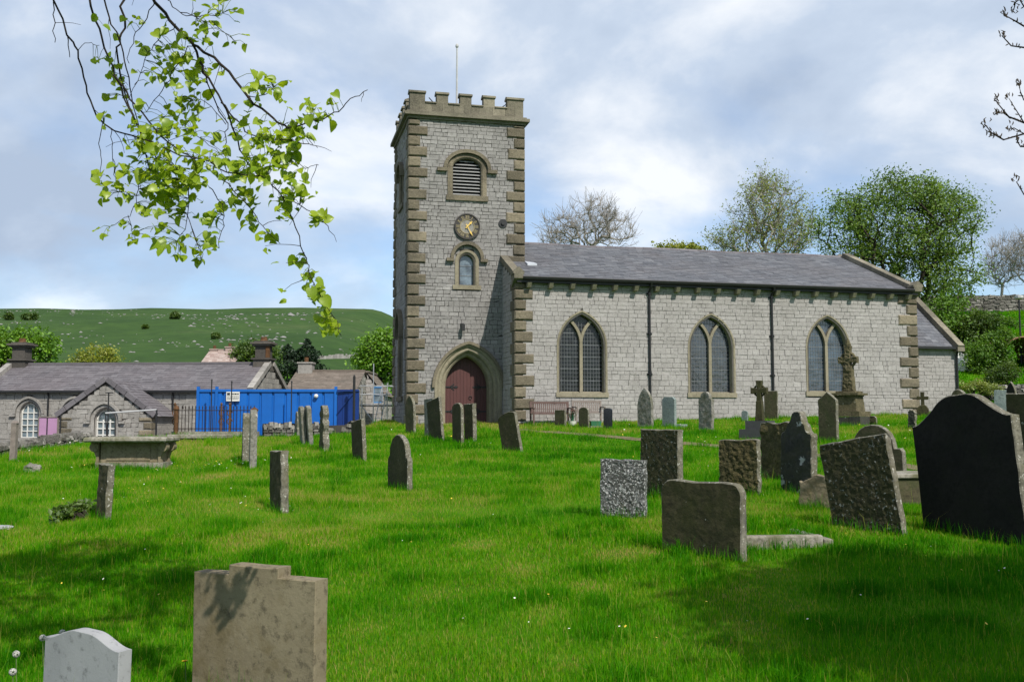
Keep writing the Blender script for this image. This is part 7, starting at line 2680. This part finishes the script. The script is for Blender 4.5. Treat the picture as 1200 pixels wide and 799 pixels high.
# ---------------------------------------------------------------- grass
def grass_mat():
    m = bpy.data.materials.new('grass_blades'); m.use_nodes = True
    nt = m.node_tree; nt.nodes.clear()
    out = nt.nodes.new('ShaderNodeOutputMaterial')
    c = rmp(nt, tint_attr(nt), [(0.0, (0.016, 0.105, 0.001)), (0.35, (0.035, 0.190, 0.001)), (0.62, (0.082, 0.265, 0.002)), (0.82, (0.18, 0.285, 0.008)), (1.0, (0.34, 0.27, 0.09))])
    d = nt.nodes.new('ShaderNodeBsdfDiffuse'); t = nt.nodes.new('ShaderNodeBsdfTranslucent')
    lnk(nt, c, d.inputs['Color'])
    lnk(nt, mixc(nt, 1.0, c, (1.35, 1.3, .5), 'MULTIPLY'), t.inputs['Color'])
    a = nt.nodes.new('ShaderNodeMixShader'); a.inputs[0].default_value = .42
    lnk(nt, d.outputs[0], a.inputs[1]); lnk(nt, t.outputs[0], a.inputs[2])
    g = nt.nodes.new('ShaderNodeBsdfGlossy'); g.inputs['Roughness'].default_value = .45
    b = nt.nodes.new('ShaderNodeMixShader'); b.inputs[0].default_value = .004
    lnk(nt, a.outputs[0], b.inputs[1]); lnk(nt, g.outputs[0], b.inputs[2])
    lnk(nt, b.outputs[0], out.inputs['Surface'])
    return m


def make_grass():
    r = np.random.default_rng(77)
    X, Y = [], []
    bands = [(4.5, 7, 4600), (7, 10, 3800), (10, 14, 2600), (14, 19, 1500), (19, 26, 800), (26, 34, 450), (34, 50, 280)]
    for y0, y1, den in bands:
        w = .60 * y1 + .8
        n = int(den * (y1 - y0) * 2 * w)
        y = r.uniform(y0, y1, n); x = r.uniform(-w, w, n)
        k = np.abs(x) < .57 * y + .8
        X.append(x[k]); Y.append(y[k])
    # longer tufts round the stones
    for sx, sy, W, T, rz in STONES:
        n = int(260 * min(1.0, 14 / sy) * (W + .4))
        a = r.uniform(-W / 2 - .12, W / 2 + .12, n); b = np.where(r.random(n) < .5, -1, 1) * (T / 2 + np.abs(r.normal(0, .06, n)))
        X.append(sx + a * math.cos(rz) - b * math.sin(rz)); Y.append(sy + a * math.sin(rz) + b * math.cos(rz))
    nb = sum(len(x) for x in X[:len(bands)])
    X, Y = np.concatenate(X), np.concatenate(Y)
    tuft = np.zeros(len(X)); tuft[nb:] = 1
    # not on the church, in the yard or on the worn path
    dx, dy = X - .151, Y - 40.61
    a = dx * math.cos(TH) + dy * math.sin(TH); v = -dx * math.sin(TH) + dy * math.cos(TH)
    ok = ~((a > -.1) & (v > -.05) & (a < NL + .1)) & ~((a > -4.3) & (a <= -.1) & (v > 2.3)) & ~((a >= NL) & (a < NL + 3.7) & (v > 1.9))
    ok &= yard_amount(X, Y) < .25
    dp = np.full(len(X), 9.0)
    far = Y > 12
    for i in range(0, len(PATH), 2): dp[far] = np.minimum(dp[far], np.hypot(X[far] - PATH[i, 0], Y[far] - PATH[i, 1]))
    ok &= (dp > .42) | (r.random(len(X)) < .25)
    X, Y, tuft, dp = X[ok], Y[ok], tuft[ok], dp[ok]
    Zg = gz(X, Y)
    n = len(X)
    n1, n2, n3 = vnoise(X, Y, 1.9, 5), vnoise(X, Y, .55, 6), vnoise(X, Y, .22, 7)
    nL = vnoise(X, Y, 6.5, 8)
    h = (.030 + .055 * n2 ** 1.5 + .035 * n1 * n3) * (.7 + .6 * r.random(n)) * (1 + .5 * sstep(14, 30, Y))
    h = np.where(tuft > 0, .06 + .14 * r.random(n), h)
    lush = (n2 > .70) & (n3 > .5)
    h = np.where(lush, h * 1.5, h)
    stalk = r.random(n) < .004
    h = np.where(stalk, .18 + .16 * r.random(n), h)
    tint = .55 + .40 * (n1 - .5) - .36 * (n2 - .5) + .34 * (nL - .5) + r.normal(0, .19, n)
    tint = np.where(lush, tint - .14, tint)
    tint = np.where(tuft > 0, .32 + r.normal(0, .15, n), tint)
    tint = tint + .20 * sstep(20, 40, Y)
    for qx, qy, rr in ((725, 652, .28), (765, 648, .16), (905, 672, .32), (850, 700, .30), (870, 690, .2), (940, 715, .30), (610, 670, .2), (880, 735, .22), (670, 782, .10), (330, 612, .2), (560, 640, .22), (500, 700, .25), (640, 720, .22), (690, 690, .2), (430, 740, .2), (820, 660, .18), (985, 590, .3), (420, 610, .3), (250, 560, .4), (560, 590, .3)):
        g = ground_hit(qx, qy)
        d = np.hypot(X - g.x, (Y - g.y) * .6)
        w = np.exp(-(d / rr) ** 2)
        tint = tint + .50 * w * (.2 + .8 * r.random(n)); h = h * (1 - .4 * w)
    tint = np.where(stalk, .85 + .1 * r.random(n), tint)
    tint = np.where(r.random(n) < .02, .9, tint)
    tint = tint.clip(0, 1)
    wd = np.maximum(.0042, Y * .00052) * (.7 + .7 * r.random(n)) * np.where(stalk, .5, 1)
    ang = r.uniform(0, 2 * math.pi, n)
    wx, wy = np.cos(ang) * wd / 2, np.sin(ang) * wd / 2
    la = r.uniform(0, 2 * math.pi, n); ln = h * np.abs(r.normal(.25, .35, n)).clip(0, 1.2)
    lx, ly = np.cos(la) * ln, np.sin(la) * ln
    zb = Zg - .015

    def near(idx):
        b = np.stack([X[idx], Y[idx], zb[idx]], 1)
        w = np.stack([wx[idx], wy[idx], 0 * wx[idx]], 1)
        l = np.stack([lx[idx], ly[idx], 0 * lx[idx]], 1)
        z = np.array([[0, 0, 1.0]]) * (h[idx] + .015)[:, None]
        mid = b + l * .3 + z * .6
        tip = b + l + z * (1 - .25 * (ln[idx] / h[idx]).clip(0, 1))[:, None]
        V = np.stack([b - w, b + w, mid + w * .75, mid - w * .75, tip], 1).reshape(-1, 3)
        k = len(idx)
        loops = (np.arange(k)[:, None] * 5 + np.array([0, 1, 2, 3, 3, 2, 4])[None]).ravel()
        starts = (np.arange(k)[:, None] * 7 + np.array([0, 4])[None]).ravel()
        return V, loops, starts, np.repeat(tint[idx], 2)

    def farb(idx):
        b = np.stack([X[idx], Y[idx], zb[idx]], 1)
        w = np.stack([wx[idx], wy[idx], 0 * wx[idx]], 1)
        tip = b + np.stack([lx[idx], ly[idx], h[idx] + .015], 1)
        V = np.stack([b - w, b + w, tip], 1).reshape(-1, 3)
        k = len(idx)
        return V, np.arange(3 * k), np.arange(k) * 3, tint[idx]
    i1, i2 = np.where(Y < 13)[0], np.where(Y >= 13)[0]
    V1, l1, s1, t1 = near(i1); V2, l2, s2, t2 = farb(i2)
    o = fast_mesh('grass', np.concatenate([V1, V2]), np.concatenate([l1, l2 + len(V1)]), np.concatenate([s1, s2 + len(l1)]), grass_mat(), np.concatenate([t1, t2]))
    tag(o, 'bright green spring grass covering the churchyard', 'grass', kind='stuff')
    print('blades', n)


make_grass()


# bank grass is coarse and far: tufts only
def bank_grass():
    r = np.random.default_rng(78)
    n = 60000
    Y = r.uniform(47, 78, n); X = r.uniform(.33, .62, n) * Y
    dx, dy = X - .151, Y - 40.61
    a = dx * math.cos(TH) + dy * math.sin(TH)
    k = a > NL + 3.9
    X, Y = X[k], Y[k]
    n = len(X)
    Z = gz(X, Y)
    h = .12 + .22 * vnoise(X, Y, 1.5, 3) * r.random(n)
    tint = (.45 + .6 * (vnoise(X, Y, 3, 4) - .5) + r.normal(0, .12, n)).clip(0, .9)
    a = r.uniform(0, 6.283, n); w = .035
    b = np.stack([X, Y, Z - .02], 1); ww = np.stack([np.cos(a) * w, np.sin(a) * w, 0 * a], 1)
    tip = b + np.stack([r.normal(0, .06, n), r.normal(0, .06, n), h], 1)
    V = np.stack([b - ww, b + ww, tip], 1).reshape(-1, 3)
    o = fast_mesh('bank_grass', V, np.arange(3 * n), np.arange(n) * 3, bpy.data.materials['grass_blades'], tint)
    tag(o, 'coarse sunlit grass on the bank behind the church', 'grass', kind='stuff')


bank_grass()

# ---------------------------------------------------------------- wild flowers
M['yellow_petal'] = plain('yellow_petals', (0.75, 0.48, 0.02), .7, .2, 40)
M['clock_fluff'] = plain('seed_fluff', (0.42, 0.42, 0.38), .9, .3, 80)
M['stalk'] = plain('flower_stalk', (0.10, 0.15, 0.04), .7, .3, 20)


def flower(name, label, px, py, Y, kind, group=None, cat='flower'):
    q = at(px, py, Y)
    g = float(gz(q.x, q.y))
    t = thing(name, (q.x, q.y, g), 0, label, cat, group)
    h = max(.05, q.z - g)
    m = MB(); m.tube([(0.015, 0, -.02), (.005, 0, h * .6), (0, 0, h)], .003, 5); m.build('stalk', M['stalk'], t)
    m = MB()
    rnd = random.Random(int(px))
    if kind == 'clock':
        for k in range(220):
            d = Vector((rnd.gauss(0, 1), rnd.gauss(0, 1), rnd.gauss(0, 1))).normalized()
            s = d.cross(Vector((.3, .2, .9))).normalized() * .0035
            c = Vector((0, 0, h))
            e = c + d * .022
            u = d.cross(s).normalized() * .0035
            m.add([tuple(c + d * .006), tuple(e + s), tuple(e + u)], [(0, 1, 2)]); m.add([tuple(e + s), tuple(e + u), tuple(e - s), tuple(e - u)], [(0, 1, 2, 3)])
        m.build('seed_head', M['clock_fluff'], t)
    else:
        for k in range(60):
            a = k * 2.4; l = .010 + .012 * (k / 60)
            d = Vector((math.cos(a), math.sin(a), .25 + .9 * (1 - k / 60))).normalized()
            s = Vector((-math.sin(a), math.cos(a), 0)) * .0028
            c = Vector((0, 0, h))
            m.add([tuple(c - s), tuple(c + s), tuple(c + d * l + s), tuple(c + d * l - s)], [(0, 1, 2, 3)])
        m.build('flower_head', M['yellow_petal'], t)


flower('dandelion', 'yellow dandelion in the near grass left of the brown sandstone headstone', 217, 775, 6.3, 'yellow')
GD = 'dandelion clocks in the near grass'
flower('dandelion_clock', 'highest white dandelion clock left of the small grey headstone', 50, 747, 6.9, 'clock', GD)
flower('dandelion_clock', 'middle white dandelion clock at the left edge near the bottom corner', 19, 766, 6.3, 'clock', GD)
flower('dandelion_clock', 'lowest white dandelion clock at the bottom left corner', 15, 787, 6.0, 'clock', GD)
flower('dandelion_clock', 'dandelion clock just above the top of the small grey headstone', 73, 741, 7.0, 'clock', GD)


def daisies():
    r = np.random.default_rng(31)
    V, L, S, k = [], [], [], 0
    n = 420
    Y = r.uniform(7, 38, n); X = r.uniform(-.5, .5, n) * Y
    keep = (yard_amount(X, Y) < .1) & (vnoise(X, Y, 4.0, 2) > .45)
    # a drift of yellow and white flowers by the chest tomb and the left edge
    c = [ground_hit(px, py) for px, py in ((250, 548), (245, 552), (262, 545), (60, 525), (90, 530), (300, 600), (310, 606), (195, 575), (150, 590))]
    ex = np.concatenate([[q.x] * 14 for q in c]) + r.normal(0, .55, 14 * len(c)); ey = np.concatenate([[q.y] * 14 for q in c]) + r.normal(0, .5, 14 * len(c))
    X = np.concatenate([X[keep], ex]); Y = np.concatenate([Y[keep], ey])
    n = len(X)
    Z = gz(X, Y) + .07 + .06 * r.random(n)
    rad = np.maximum(.008, Y * .0006) * r.uniform(.7, 1.3, n)
    a = np.arange(6) * math.pi / 3
    tilt = r.normal(0, .35, (n, 2))
    ring_ = np.stack([np.cos(a), np.sin(a)], 1)
    P = np.zeros((n, 7, 3))
    P[:, 0] = np.stack([X, Y, Z + rad * .35], 1)
    P[:, 1:, 0] = X[:, None] + rad[:, None] * ring_[None, :, 0]; P[:, 1:, 1] = Y[:, None] + rad[:, None] * ring_[None, :, 1]
    P[:, 1:, 2] = Z[:, None] + rad[:, None] * (ring_[None, :, 0] * tilt[:, :1] + ring_[None, :, 1] * tilt[:, 1:])
    F = np.array([[0, 1 + i, 1 + (i + 1) % 6] for i in range(6)])
    loops = (np.arange(n)[:, None, None] * 7 + F[None]).ravel()
    m, nt, b = new_mat('small_flower_heads')
    lnk(nt, rmp(nt, tint_attr(nt), [(0, (.62, .60, .52)), (.45, (.62, .60, .52)), (.5, (.60, .42, .03)), (1, (.60, .42, .03))]), b.inputs['Base Color'])
    tn = np.where(r.random(n) < .55, 0.2, .8)
    o = fast_mesh('daisies', P.reshape(-1, 3), loops, np.arange(n * 6) * 3, m, np.repeat(tn, 6))
    tag(o, 'tiny white and yellow flower heads scattered in the grass', 'flowers', kind='stuff')


daisies()
